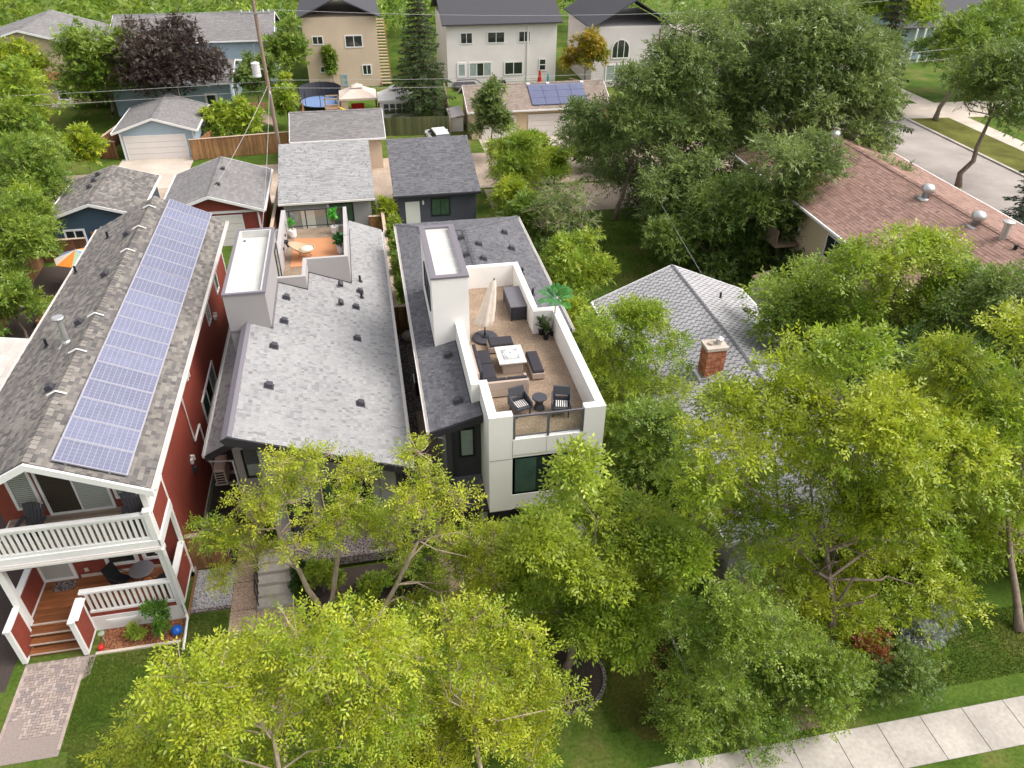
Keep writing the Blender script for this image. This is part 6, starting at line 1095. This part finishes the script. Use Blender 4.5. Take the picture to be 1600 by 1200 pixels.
    part('canopy', m, 'canvas', t, smooth=True); m = MB(); m.tube(((4.41, 25.98, z+2.62), (4.43, 25.98, z+2.72)), (.04, .015), 8); part('finial', m, 'blackmetal', t)
    m = MB(); m.tube([(4.12+.29*math.cos(a*.3927), 25.96+.235*math.sin(a*.3927), z+1.3+.04*math.cos(a*.3927)) for a in range(17)], .012, 4); part('strap', m, 'canvas', t)
    # potted palm and two grass plants
    def palm(label, x, y, z0, h, nf, fl, col, seed, potr=.13, name='potted_palm', tilt=.25):
        t = thing(name, label, 'plant', (x, y, z0)); m = MB(); m.lathe(((potr*.75, 0), (potr, .24), (potr*1.06, .25), (potr*.9, .25), (potr*.85, .2)), 14, (x, y, z0)); part('pot', m, 'black', t)
        rg = np.random.default_rng(seed); top = np.array([x+rg.normal(0, .04), y+rg.normal(0, .04), z0+h]); m = MB(); m.tube(((x, y, z0+.1), ((x+top[0])/2+.02, (y+top[1])/2, z0+h*.55), tuple(top)), (.03, .025, .02), 6); part('stem', m, 'polewood', t)
        V = []; C = []
        for i in range(nf):
            a = 6.283*i/nf+rg.uniform(-.3, .3); el = rg.uniform(.2, 1.1) if nf < 10 else rg.uniform(.9, 1.45); d = np.array([math.cos(a)*math.cos(el), math.sin(a)*math.cos(el), math.sin(el)]); sd = np.array([-math.sin(a), math.cos(a), 0])
            if nf > 10: o0 = np.array([x, y, z0+.25+rg.random()*h*.7])
            else: o0 = top
            for s in np.linspace(.12, 1, 16):
                p = o0+d*fl*s-np.array([0, 0, tilt*fl*s*s*1.5])
                for sg in (-1, 1):
                    dr = sd*sg*.8+d*.6-np.array([0, 0, .35]); dr /= np.linalg.norm(dr); l = fl*.34*(1-abs(s-.5)*.9); w_ = np.cross(dr, [0, 0, 1])*(.034 if nf < 10 else .01); V += [p, p+dr*l*.5+w_, p+dr*l, p+dr*l*.5-w_]; q = np.array(col)*rg.uniform(.7, 1.3); C += [q]*4
        raw('fronds', np.array(V), 4, np.array(C), 'leaf', t, None, (x, y, z0)); return t
    palm('tall potted palm in the terrace corner', 6.78, 25.75, z, 1.75, 9, .85, (.07, .27, .06), 3)
    palm('bushy potted grass palm left of the tall palm, in the corner', 6.36, 25.9, z, .7, 22, .42, (.06, .12, .02), 5, name='potted_grass'); palm('bushy potted grass palm in front of the terrace corner wall', 6.46, 25.5, z, .7, 22, .42, (.07, .13, .02), 6, name='potted_grass')
    # grey house terrace
    z = 5.45
    m = MB(); m.prism(((-4.2, 35.1), (-3.45, 35.1), (-3.4, 35.05), (-1.72, 34.95), (-1.72, 38.2), (-4.15, 38.45)), 'z', z+.004, z+.018); single('outdoor_rug', m, 'rug', 'orange rug on the grey house terrace', 'rug')
    t = thing('wicker_chair', 'round rattan chair with cream cushion on the orange rug', 'chair', (-3.5, 36.0, z)); rg = random.Random(3); m = MB(); C0 = Vector((-3.5, 36.0, z+.62)); rings = []
    for i in range(6):
        f = i/5; k = len(m.v); rr = .5*math.sin(f*1.35)/math.sin(1.35); dz = -.30*math.cos(f*1.35)
        for j in range(24): a = 6.283*j/24; m.v.append((C0.x+rr*math.cos(a)*1.05-.18*f*max(0, -math.cos(a)), C0.y+rr*math.sin(a), C0.z+dz+.3*f*max(0, -math.cos(a))))
        rings.append(k)
    for a, b in zip(rings, rings[1:]):
        for j in range(24): m.f.append((a+j, a+(j+1) % 24, b+(j+1) % 24, b+j)); m.c.append(None)
    o = part('shell', m, 'rattan', t, smooth=True); md = o.modifiers.new('solid', 'SOLIDIFY'); md.thickness = .03
    m = MB(); m.tube([m_ for m_ in [(C0.x+.5*math.cos(a*.2618)*1.05-.18*max(0, -math.cos(a*.2618)), C0.y+.5*math.sin(a*.2618), C0.z-.065+.3*max(0, -math.cos(a*.2618))) for a in range(25)]], .03, 6); part('rim', m, 'rattan', t)
    m = MB(); m.lathe(((.05, 0), (.27, .02), (.34, .09), (.3, .17), (.1, .2)), 18, (C0.x+.12, C0.y+.02, C0.z-.22)); part('cushion', m, 'pillow', t, smooth=True)
    for a in (30, 150, 210, 330): m = MB(); m.tube(((C0.x+.2*math.cos(R(a)), C0.y+.2*math.sin(R(a)), C0.z-.24), (C0.x+.38*math.cos(R(a)), C0.y+.38*math.sin(R(a)), z+.01)), .016, 6); part('leg', m, 'woodpole', t)
    def potted(label, x, y, col, h, sd, n=10, lr=.22):
        t = thing('potted_plant', label, 'plant', (x, y, z)); m = MB(); m.lathe(((.15, 0), (.19, .1), (.2, .4), (.21, .42), (.17, .42), (.16, .34)), 18, (x, y, z)); part('pot', m, 'pot', t); rg = np.random.default_rng(sd); V = []; C = []; sm = MB()
        for i in range(n):
            a = rg.uniform(0, 6.28); r = rg.uniform(.02, .2); hh = z+.42+h*rg.uniform(.35, 1); p = np.array([x+r*math.cos(a), y+r*math.sin(a), hh]); sm.tube(((x, y, z+.38), tuple((p+np.array([x, y, z+.5]))/2), tuple(p)), .008, 4)
            for j in range(3):
                d = nrm(rg.normal(0, 1, (1, 3))+np.array([[0, 0, .4]]))[0]; w_ = np.cross(d, nrm(rg.normal(0, 1, (1, 3)))[0])*lr*.36; V += [p, p+d*lr*.5+w_, p+d*lr, p+d*lr*.5-w_]; q = np.array(col)*rg.uniform(.75, 1.25); C += [q]*4
        raw('foliage', np.array(V), 4, np.array(C), 'leaf', t, None, (x, y, z)); part('stem', sm, 'polewood', t, kind='stuff')
    potted('bright green plant in white pot at the terrace left corner', -4.2, 38.65, (.10, .36, .05), .6, 2, 14); potted('bright green topiary in white pot by the terrace rail', -2.02, 38.75, (.09, .42, .04), 1.0, 3, 26, .26); potted('dark fern in pot against the terrace right wall', -1.72, 36.3, (.03, .12, .03), .5, 4, 22, .34)
    m = MB(); m.box(-4.5, -4.3, 36.75, 37.05, 6.0, 6.06); m.tube(((-4.45, 36.9, 6.0), (-4.3, 36.8, 5.75)), .06, 6); single('wall_heater', m, 'black', 'small black fixture on the terrace side wall', 'lamp')
    # red house porch and balcony
    def adirondack(label, x, y, z, rz, first=None):
        if first: return dup(first, (x, y, z), rz, label)
        t = local(thing('adirondack_chair', label, 'chair', (x, y, z), rz, 'slate adirondack chairs on the red house balcony'))
        for i in range(6):
            f = (i-2.5)/2.5; m = MB(); x0 = f*.235; m.hexa(((x0-.045, .12, .24), (x0+.045, .12, .24), (x0+.045, .145, .24), (x0-.045, .145, .24), (x0*1.35-.055, .46, 1.06-.1*f*f), (x0*1.35+.055, .46, 1.06-.1*f*f), (x0*1.35+.055, .485, 1.06-.1*f*f), (x0*1.35-.055, .485, 1.06-.1*f*f))); part('back_slat', m, 'ventgrey', t)
        for i in range(5): m = MB(); y0 = -.42+i*.115; m.box(-.27, .27, y0, y0+.1, .37-.022*i, .395-.022*i); part('seat_slat', m, 'ventgrey', t)
        for sx in (-1, 1):
            m = MB(); m.box(sx*.34-.07, sx*.34+.07, -.45, .3, .55, .58); part('armrest', m, 'ventgrey', t); m = MB(); m.box(sx*.3-.03, sx*.3+.03, -.44, -.36, 0, .55); part('leg', m, 'ventgrey', t); m = MB(); m.hexa(((sx*.29-.02, -.44, .28), (sx*.29+.02, -.44, .28), (sx*.29+.02, .45, 0), (sx*.29-.02, .45, 0), (sx*.29-.02, -.44, .38), (sx*.29+.02, -.44, .38), (sx*.29+.02, .45, .1), (sx*.29-.02, .45, .1))); part('leg', m, 'ventgrey', t)
        return t
    a = adirondack('slate adirondack chair at the left end of the balcony', -11.95, 20.0, 3.89, R(168)); a.rotation_euler = (0, 0, R(-12)); adirondack('slate adirondack chair at the right end of the balcony', -8.75, 20.1, 3.89, R(14), a)
    def porch_chair(label, x, y, rz, first=None):
        if first: return dup(first, (x, y, .72), rz, label)
        t = local(thing('porch_chair', label, 'chair', (x, y, .72), rz, 'black chairs on the red house porch')); m = MB(); m.box(-.25, .25, -.25, .25, .4, .44); part('seat', m, 'black', t); m = MB(); m.hexa(((-.25, .22, .45), (.25, .22, .45), (.25, .26, .45), (-.25, .26, .45), (-.25, .42, 1.0), (.25, .42, 1.0), (.25, .46, 1.0), (-.25, .46, 1.0))); part('backrest', m, 'black', t)
        for sx in (-.23, .23):
            for y_ in (-.23, .22): m = MB(); m.tube(((sx, y_, 0), (sx, y_, .42)), .015, 5); part('leg', m, 'blackmetal', t)
            m = MB(); m.tube(((sx, -.23, .42), (sx, -.25, .64), (sx, .3, .66)), .016, 5); part('armrest', m, 'blackmetal', t)
        return t
    p = porch_chair('black chair left of the porch table', -10.1, 20.1, R(60)); porch_chair('black chair right of the porch table', -8.6, 19.9, R(-50), p)
    t = thing('porch_table', 'round dark mesh table on the red house porch', 'table', (-9.35, 20.2, .72)); m = MB(); m.lathe(((.4, .7), (.42, .71), (.42, .73), (.4, .74)), 24, (-9.35, 20.2, .72)); part('top', m, 'greymetal', t)
    for q in (0, 90, 180, 270): m = MB(); m.tube(((-9.35+.12*math.cos(R(q)), 20.2+.12*math.sin(R(q)), 1.42), (-9.35+.3*math.cos(R(q)), 20.2+.3*math.sin(R(q)), .72)), .015, 5); part('leg', m, 'blackmetal', t)
    m = MB(); m.box(-12.55, -11.85, 20.35, 20.8, .722, .735); single('door_mat', m, 'graveldark', 'dark mat in front of the red house door', 'mat')
    m = MB(); m.lathe(((.02, 0), (.17, .08), (.2, .17), (.15, .28), (.03, .33)), 16, (-8.15, 18.3, .05)); single('garden_globe', m, 'brightblue', 'blue glass ball beside the downspout', 'ornament', smooth=True)
    m = MB(); m.lathe(((.015, 0), (.015, .45), (.1, .47), (.11, .5), (.05, .52)), 10, (-10.55, 18.4, 0)); single('garden_ornament', m, 'greencloth', 'pale green garden stake in the bark mulch', 'ornament'); m = MB(); m.lathe(((.03, 0), (.1, .06), (.1, .16), (.04, .22)), 10, (-10.6, 18.12, 0)); single('garden_ornament', m, 'redplastic', 'pink red garden ornament beside the steps', 'ornament')
    m = MB(); m.lathe(((.02, 0), (.02, .3), (.09, .32), (.1, .45), (.03, .5)), 10, (-13.3, 19.3, .0)); single('garden_lantern', m, 'orange', 'small orange lantern left of the red house porch', 'lamp')
    # air conditioner between the red and grey houses
    t = thing('air_conditioner', 'beige air conditioner unit between red and grey houses', 'air conditioner', (-7.0, 24.5, .9)); m = MB(); m.box(-7.2, -6.78, 24.1, 25.05, 1.5, 2.3); part('case', m, 'pale_concrete', t, bev=.02); m = MB(); m.box(-7.3, -6.12, 24.2, 24.3, 1.4, 1.5); m.box(-7.3, -6.12, 24.85, 24.95, 1.4, 1.5); part('bracket', m, 'steel', t)
    for k in range(5): m = MB(); m.box(-7.15, -6.83, 24.085, 24.099, 1.6+k*.13, 1.67+k*.13); part('grille_slot', m, 'black', t)
    # barbecue and bins between the houses
    t = thing('barbecue', 'black covered barbecue beside the white house wall', 'barbecue', (1.55, 31.2, 0)); m = MB(); m.box(1.25, 1.85, 30.7, 31.7, .1, .85); part('cabinet', m, 'black', t); m = MB(); m.prism(((30.7, .85), (31.7, .85), (31.6, 1.15), (31.3, 1.28), (30.95, 1.22)), 'x', 1.27, 1.83); part('lid', m, 'charcoal', t); m = MB(); m.box(1.2, 1.26, 30.8, 31.6, .6, .8); part('shelf', m, 'steel', t)
    m = MB(); rg = random.Random(2); m.lathe(((.2, 0), (.42, .12), (.45, .3), (.3, .48), (.05, .55)), 9, (1.35, 36.1, 0)); single('boulder', m, 'rock', 'pale boulder at the foot of the fence between the houses', 'rock', smooth=True)
    m = MB(); m.box(.5, .75, 37.6, 38.2, 0, .5); m.box(.48, .77, 37.58, 38.22, .5, .54); single('recycling_box', m, 'bluecloth', 'small blue grey bin on the grass beside the grey house', 'bin')
    m = MB(); m.hexa(((-14.55, 54.6, 0), (-13.95, 54.6, 0), (-13.95, 55.2, 0), (-14.55, 55.2, 0), (-14.6, 54.55, 1.0), (-13.9, 54.55, 1.0), (-13.9, 55.25, 1.0), (-14.6, 55.25, 1.0))); m.box(-14.65, -13.88, 54.5, 55.3, 1.0, 1.07); single('wheelie_bin', m, 'plasticgreen', 'green waste bin between the dark blue and red garages', 'bin')
furniture()

# ------------------------------------------------------------------ yard things, poles, vehicles
def yards():
    # utility pole
    t = thing('utility_pole', 'wooden utility pole with grey transformer beside the lane', 'pole', (-7.0, 65.6, 0)); m = MB(); m.tube(((-7.0, 65.6, 0), (-7.05, 65.6, 5), (-7.1, 65.6, 10.4), (-7.12, 65.6, 13.5)), (.17, .155, .135, .12), 10); part('pole', m, 'polewood', t)
    m = MB(); m.lathe(((.18, 0), (.34, .04), (.34, .16), (.32, .18), (.32, .95), (.34, .97), (.34, 1.05), (.1, 1.15)), 16, (-7.75, 65.4, 7.3)); part('transformer', m, 'insulator', t, smooth=False); m = MB(); m.tube(((-7.7, 65.4, 8.4), (-7.65, 65.45, 9.6), (-7.15, 65.6, 10.2)), .02, 5); m.box(-7.6, -7.0, 65.5, 65.6, 7.8, 7.9); m.box(-8.2, -6.0, 65.45, 65.58, 11.8, 11.92); part('bracket', m, 'steel', t)
    for x in (-8.1, -7.5, -6.5, -6.1): m = MB(); m.lathe(((.05, 0), (.07, .08), (.04, .2)), 8, (x, 65.5, 11.92)); part('insulator', m, 'insulator', t)
    m = MB(); m.tube(((-7.0, 65.35, 6.2), (-6.96, 65.25, 6.0), (-6.9, 65.3, 3.0), (-6.9, 65.35, .1)), .03, 5); part('conduit', m, 'steel', t)
    def wire(label, pts, r=.014, sag=.4):
        m = MB(); P = []
        for a, b in zip(pts, pts[1:]):
            a, b = Vector(a), Vector(b)
            for i in range(13): f = i/12; p = a.lerp(b, f); p.z -= sag*4*f*(1-f); P.append(p)
        m.tube(P, r, 4); single('power_line', m, 'wire', label, 'cable')
    wire('overhead wire crossing above the pale blue garage, upper of two', ((-60, 67.5, 6.5), (-7.1, 65.6, 6.9))); wire('overhead wire crossing above the pale blue garage, lower of two', ((-60, 67.2, 5.6), (-7.1, 65.6, 6.2)))
    wire('overhead wire running right from the utility pole, lower', ((-7.1, 65.6, 6.4), (60, 66, 6.8)), sag=.9); wire('overhead wire running right from the utility pole, upper', ((-7.1, 65.6, 7.0), (60, 66.4, 7.6)), sag=.9)
    wire('highest overhead wire over the lane left of the pole', ((-60, 66, 11.9), (-8.1, 65.5, 12.1)), sag=.8); wire('highest overhead wire over the lane right of the pole', ((-6.1, 65.5, 12.1), (60, 66, 12.4)), sag=1.2)
    wire('service cable from the pole down to the red garage', ((-7.1, 65.4, 6.6), (-10.5, 50.0, 3.4)), .02, .3); wire('service cable from the pole to the grey garage side', ((-7.0, 65.4, 6.4), (-6.25, 41.5, 4.3)), .018, .4); wire('service cable dropping towards the bungalow', ((20, 66, 6.6), (17, 33.8, 3.9)), .014, .4); wire('wire over the side street', ((44, 70, 6.5), (80, 70, 6.8)), .018, .5)
    # pergola slats behind the fence
    t = thing('pergola', 'low wooden pergola with slanting slats behind the lane fence', 'pergola', (-9, 74, 0))
    for k in range(7): m = MB(); y = 73.2+k*.36; m.hexa(((-9.6, y, 1.75), (-7.9, y-.25, 1.2), (-7.9, y-.13, 1.2), (-9.6, y+.12, 1.75), (-9.6, y, 1.9), (-7.9, y-.25, 1.35), (-7.9, y-.13, 1.35), (-9.6, y+.12, 1.9))); part('slat', m, 'fencecap', t)
    for x, y in ((-9.5, 73.2), (-8, 73.0), (-9.5, 75.3), (-8, 75.1)): m = MB(); m.box(x, x+.1, y, y+.1, 0, 1.75 if x < -9 else 1.3); part('post', m, 'fencewood', t)
    m = MB(); m.box(-12.2, -9.6, 80.0, 84.5, .05, .35); single('wooden_deck', m, 'fencedark', 'red brown deck beside the light blue house', 'deck'); m = MB(); m.lathe(((.2, 0), (.28, .4), (.3, .42)), 12, (-11.9, 79.6, .35)); single('planter', m, 'charcoal', 'dark planter on the red brown deck', 'planter')
    # gazebos, trampoline, play set
    def gazebo(label, x0, x1, y0, y1, e, mat, first, walls=False):
        t = thing('gazebo', label, 'gazebo', ((x0+x1)/2, (y0+y1)/2, 0)); xm, ym = (x0+x1)/2, (y0+y1)/2; m = MB(); h = e+.75; k = .35
        A = [(x0, y0, e), (x1, y0, e), (x1, y1, e), (x0, y1, e)]; B = [(xm-k, ym-k, h), (xm+k, ym-k, h), (xm+k, ym+k, h), (xm-k, ym+k, h)]
        for i in range(4):
            j = (i+1) % 4; mid = [(A[i][q]+A[j][q]+B[i][q]+B[j][q])/4-(.07 if q == 2 else 0) for q in range(3)]; m.poly((A[i], A[j], tuple(mid))); m.poly((A[j], B[j], tuple(mid))); m.poly((B[j], B[i], tuple(mid))); m.poly((B[i], A[i], tuple(mid)))
            m.poly(((A[i][0], A[i][1], e-.2), (A[j][0], A[j][1], e-.2), A[j], A[i]))
        part('canopy', m, mat, t); m = MB(); C = [(xm-k*1.6, ym-k*1.6, h+.02), (xm+k*1.6, ym-k*1.6, h+.02), (xm+k*1.6, ym+k*1.6, h+.02), (xm-k*1.6, ym+k*1.6, h+.02)]
        for i in range(4): m.poly((C[i], C[(i+1) % 4], (xm, ym, h+.32)))
        part('vent_cap', m, mat, t)
        for x, y, _ in A: m = MB(); x += .08 if x < xm else -.08; y += .08 if y < ym else -.08; m.box(x-.05, x+.05, y-.05, y+.05, 0, e-.1); part('post', m, 'fencedark', t)
        if walls:
            m = MB(); m.box(x0+.1, x1-.1, y0+.06, y0+.09, 0, e-.2); w_ = part('side_curtain', m, mat, t)
            for i in range(4):
                for j in range(2): p = MB(); p.box(x0+.5+i*.62, x0+.98+i*.62, y0+.045, y0+.059, .55+j*.5, .98+j*.5); part('curtain_window', p, 'ventgrey', w_)
            m = MB(); m.box(x1-.09, x1-.06, y0+.1, y1-.1, 0, e-.2); part('side_curtain', m, mat, t)
        else: m = MB(); m.box(x0+.1, x0+.8, y0+.06, y0+.09, 0, e-.2); part('side_curtain', m, 'tan', t)
    gazebo('open pinkish gazebo beyond the tan garage roof', -2.0, 1.7, 79, 82.3, 1.75, 'gazebo', 0); gazebo('pale enclosed gazebo with curtain windows by the big spruce', 1.75, 5.3, 77.5, 80.6, 1.85, 'gazebo2', 0, True)
    m = MB(); m.box(-.9, .4, 79.6, 80.2, .1, .5); m.box(-.9, .4, 80.2, 80.4, .1, .95); single('garden_sofa', m, 'redplastic', 'dark red seat under the open gazebo', 'sofa', bev=.05)
    t = thing('trampoline', 'round trampoline with dark safety net behind the tan garage', 'trampoline', (-3.9, 82.6, 0)); m = MB(); m.lathe(((1.9, .6), (1.9, .63)), 28, (-3.9, 82.6, 0)); part('mat', m, 'black', t); m = MB(); m.lathe(((1.9, .62), (2.15, .64), (2.15, .7), (1.9, .68)), 28, (-3.9, 82.6, 0)); part('pad', m, 'bluecloth', t)
    for k in range(8): a = k*.785; m = MB(); m.tube(((-3.9+2.1*math.cos(a), 82.6+2.1*math.sin(a), 0), (-3.9+2.1*math.cos(a), 82.6+2.1*math.sin(a), 2.2)), .03, 6); part('net_pole', m, 'black', t)
    m = MB()
    for k in range(28):
        a0, a1 = k*6.283/28, (k+1)*6.283/28
        if math.sin(a0) > -.2: m.poly(((-3.9+2.08*math.cos(a0), 82.6+2.08*math.sin(a0), .7), (-3.9+2.08*math.cos(a1), 82.6+2.08*math.sin(a1), .7), (-3.9+2.08*math.cos(a1), 82.6+2.08*math.sin(a1), 2.1), (-3.9+2.08*math.cos(a0), 82.6+2.08*math.sin(a0), 2.1)))
    part('safety_net', m, 'charcoal', t)
    t = thing('play_set', 'wooden climbing frame with yellow slide beyond the tan garage', 'play set', (-2.6, 78.0, 0))
    for x in (-3.4, -2.1):
        for y in (77.2, 78.5): m = MB(); m.box(x, x+.1, y, y+.1, 0, 2.3); part('post', m, 'fencecap', t)
    for zz, y in ((1.3, 77.2), (2.2, 77.2), (1.3, 78.5), (2.2, 78.5)): m = MB(); m.box(-3.4, -2.0, y, y+.08, zz, zz+.1); part('beam', m, 'fencecap', t)
    m = MB(); m.box(-3.4, -2.0, 77.2, 78.5, 1.15, 1.25); part('platform', m, 'fencewood', t); m = MB(); m.hexa(((-2.0, 77.4, 1.2), (-2.0, 77.9, 1.2), (.2, 77.9, .2), (.2, 77.4, .2), (-2.0, 77.4, 1.35), (-2.0, 77.9, 1.35), (.2, 77.9, .35), (.2, 77.4, .35))); part('slide', m, 'yellowp', t); m = MB(); m.box(-3.2, -2.2, 76.3, 77.0, .4, .9); part('bench_box', m, 'greymetal', t)
    # shed
    t = thing('garden_shed', 'small white metal shed beside the cream garage', 'shed', (8.95, 74, 0)); m = MB(); m.box(8.3, 9.45, 72.6, 75.4, 0, 1.3); part('wall', m, 'whitewall', t); m = MB(); m.prism(((8.2, 1.3), (9.55, 1.55), (9.55, 1.62), (8.2, 1.37)), 'y', 72.4, 75.6); part('roof', m, 'pinkwhite', t)
    # cars
    def car(label, x, y, rz, paint):
        t = local(thing('parked_car', label, 'car', (x, y, 0), rz)); m = MB()
        sec = [(-2.25, .62, .35, .78), (-2.15, .8, .3, .92), (-1.3, .86, .28, 1.0), (0, .88, .26, .98), (1.2, .87, .28, .96), (2.0, .82, .3, .86), (2.25, .66, .38, .72)]; rings = []
        for yy, hw, zb, zt in sec:
            k = len(m.v); m.v += [(-hw, yy, zb), (-hw*1.02, yy, (zb+zt)/2), (-hw*.92, yy, zt), (0, yy, zt+.03), (hw*.92, yy, zt), (hw*1.02, yy, (zb+zt)/2), (hw, yy, zb)]; rings.append(k)
        for a, b in zip(rings, rings[1:]):
            for j in range(7): m.f.append((a+j, a+(j+1) % 7, b+(j+1) % 7, b+j)); m.c.append(None)
        m.f += [tuple(range(rings[0], rings[0]+7)), tuple(range(rings[-1]+6, rings[-1]-1, -1))]; m.c += [None, None]; part('body', m, paint, t, smooth=True)
        m = MB(); m.hexa(((-.78, -2.0, .92), (.78, -2.0, .92), (.78, 1.05, .95), (-.78, 1.05, .95), (-.6, -1.55, 1.46), (.6, -1.55, 1.46), (.6, .3, 1.46), (-.6, .3, 1.46))); part('windows', m, 'pane', t); m = MB(); m.hexa(((-.62, -1.6, 1.44), (.62, -1.6, 1.44), (.62, .36, 1.44), (-.62, .36, 1.44), (-.56, -1.45, 1.53), (.56, -1.45, 1.53), (.56, .25, 1.53), (-.56, .25, 1.53))); part('roof', m, paint, t, bev=.03)
        for sx in (-1, 1):
            for yy in (-1.35, 1.4):
                m = MB(); m.tube(((sx*.7, yy, .33), (sx*.9, yy, .33)), .33, 18); w_ = part('wheel', m, 'rubber', t); m = MB(); m.tube(((sx*.86, yy, .33), (sx*.91, yy, .33)), .2, 12); part('rim', m, 'steel', w_)
            m = MB(); m.box(sx*.62-.16, sx*.62+.16, 2.13, 2.24, .62, .74); part('headlight', m, 'panepale', t); m = MB(); m.box(sx*.62-.14, sx*.62+.14, -2.26, -2.18, .66, .8); part('tail_light', m, 'redplastic', t); m = MB(); m.box(sx*.98-.08, sx*.98+.08, .75, .88, .95, 1.08); part('mirror', m, paint, t)
    car('white car parked behind the slate blue garage roof', 6.7, 69.0, R(8), 'carwhite'); car('dark blue car parked at the kerb beyond the brown roof', 42.0, 44.2, R(3), 'carblue')
    # neighbour yard at the left
    t = thing('patio_umbrella', 'open orange, green and blue umbrella over the neighbour patio', 'umbrella', (-17.6, 45.6, 0)); cols = ['orange', 'greencloth', 'bluecloth', 'canvas', 'orange', 'greencloth', 'bluecloth', 'canvas']
    for k in range(8): a0, a1 = k*.785, (k+1)*.785; m = MB(); m.poly(((-17.6, 45.6, 2.55), (-17.6+1.35*math.cos(a0), 45.6+1.35*math.sin(a0), 2.05), (-17.6+1.35*math.cos(a1), 45.6+1.35*math.sin(a1), 2.05))); o = part('canopy_panel', m, cols[(k+3) % 8], t); md = o.modifiers.new('solid', 'SOLIDIFY'); md.thickness = .01
    m = MB(); m.tube(((-17.6, 45.6, 0), (-17.6, 45.6, 2.6)), .03, 8); part('pole', m, 'steel', t)
    t = thing('glass_table', 'round glass patio table under the neighbour roofline', 'table', (-18.0, 43.6, 0)); m = MB(); m.lathe(((.68, .7), (.7, .72), (.68, .74)), 24, (-18.0, 43.6, 0)); part('top', m, 'panepale', t)
    for q in range(4): m = MB(); m.tube(((-18+.5*math.cos(q*1.57), 43.6+.5*math.sin(q*1.57), 0), (-18+.4*math.cos(q*1.57), 43.6+.4*math.sin(q*1.57), .7)), .03, 5); part('leg', m, 'blackmetal', t)
    m = MB(); m.lathe(((1.0, 0), (1.1, .3), (1.1, .5), (1.0, .5), (.98, .3)), 28, (-17.9, 50.0, 0)); single('paddling_pool', m, 'brightblue', 'blue paddling pool in front of the dark blue garage', 'pool')
    t = thing('raised_bed', 'wooden raised garden bed at the left edge', 'planter', (-18.2, 42, 0))
    for a in ((-19.2, -17.2, 41.0, 41.06), (-19.2, -17.2, 43.0, 43.06), (-19.2, -19.14, 41.06, 43.0), (-17.26, -17.2, 41.06, 43.0)): m = MB(); m.box(*a, 0, .45); part('side_board', m, 'fencewood', t)
    # bungalow front: swing bench, stones, timber edging
    t = thing('swing_bench', 'red brown slatted garden bench half hidden under the huge tree', 'bench', (12.4, 18.0, 0))
    for k in range(5): piece('seat_slat', t, 'bench', 11.5, 13.3, 17.75+k*.12, 17.85+k*.12, .42, .45)
    for k in range(5): piece('back_slat', t, 'bench', 11.5, 13.3, 18.4+k*.03, 18.43+k*.03, .5+k*.13, .6+k*.13)
    for x in (11.45, 13.3): m = MB(); m.box(x, x+.07, 17.7, 18.55, 0, .42); m.box(x, x+.07, 17.7, 18.5, .62, .68); m.box(x, x+.07, 18.42, 18.55, .42, 1.2); part('side_frame', m, 'bench', t)
    for lb, x, y, s in (('largest pale stepping stone by the swing bench', 11.5, 16.9, .3), ('pale stepping stone farthest from the swing bench', 12.1, 16.5, .24), ('pale stepping stone right of the other two', 12.6, 16.9, .22)): m = MB(); m.lathe(((s, 0), (s*.95, .05), (s*.6, .08)), 9, (x, y, .02), sy=.7); single('stepping_stone', m, 'fencecap', lb, 'stone')
    for lb, x0, x1 in (('dark timber edging of the dry lawn, left one', 7.75, 7.9), ('dark timber edging of the dry lawn, right one', 8.25, 8.38)): m = MB(); m.box(x0, x1, 12.2, 15.6, 0, .14); o = single('timber_edging', m, 'fencedark', lb, 'timber')
    m = MB(); m.tube(((8.75, 13.4, .05), (8.75, 15.4, .05)), .04, 6); single('white_pipe', m, 'white', 'white pipe lying beside the timber edging', 'pipe')
    t = thing('garden_shed', 'white shed corner between bungalow and apartment block', 'shed', (22.0, 34.9, 0)); m = MB(); m.box(21.6, 22.6, 34.6, 36.2, 0, 2.0); part('wall', m, 'whitewall', t); m = MB(); m.prism(((21.5, 2.0), (22.7, 2.3), (22.7, 2.38), (21.5, 2.08)), 'y', 34.5, 36.3); part('roof', m, 'polewood', t)
    t = thing('satellite_dish', 'small white satellite dish on a mast behind the pale blue garage', 'antenna', (-16.3, 76.9, 0)); m = MB(); m.tube(((-16.3, 76.9, 0), (-16.3, 76.9, 5.2)), .04, 6); part('mast', m, 'steel', t); m = MB(); m.lathe(((.05, 0), (.3, .05), (.42, .14)), 16, (-16.0, 76.8, 5.1)); part('dish', m, 'white', t)
    for lb, x, y, mat, h in (('folded red umbrella behind the cream garage roof', 20.0, 86.5, 'redplastic', 2.0), ('teal post behind the cream garage roof', 20.9, 86.3, 'teal', 1.6), ('small folded red umbrella beside the white house deck', 14.6, 87.3, 'redplastic', 1.3)):
        m = MB(); m.lathe(((.32 if mat != 'teal' else .12, .2), (.25 if mat != 'teal' else .12, .9), (.08 if mat != 'teal' else .1, h)), 10, (x, y, 0)); single('folded_umbrella' if mat != 'teal' else 'garden_post', m, mat, lb, 'umbrella' if mat != 'teal' else 'post')
    m = MB(); m.box(15.0, 16.2, 86.6, 87.4, .1, .9); single('covered_grill', m, 'black', 'black covered grill against the white house', 'barbecue', bev=.05)
yards()

# ------------------------------------------------------------------ the far wood that closes the view
def far_wood():
    rng = np.random.default_rng(77); cen = np.stack([rng.uniform(-110, 140, 300), rng.uniform(103, 130, 300), rng.uniform(1.5, 5.5, 300)], 1); rad = rng.uniform(1.8, 3.6, 300)
    V, C = leaves(rng, cen, rad, 34, 1.2, .7, .2, *GR, k=5, cmix=rng.random(300)); raw('far_trees', V.reshape(-1, 3), 4, C.reshape(-1, 3), 'leaf', None, 'stuff')
far_wood()
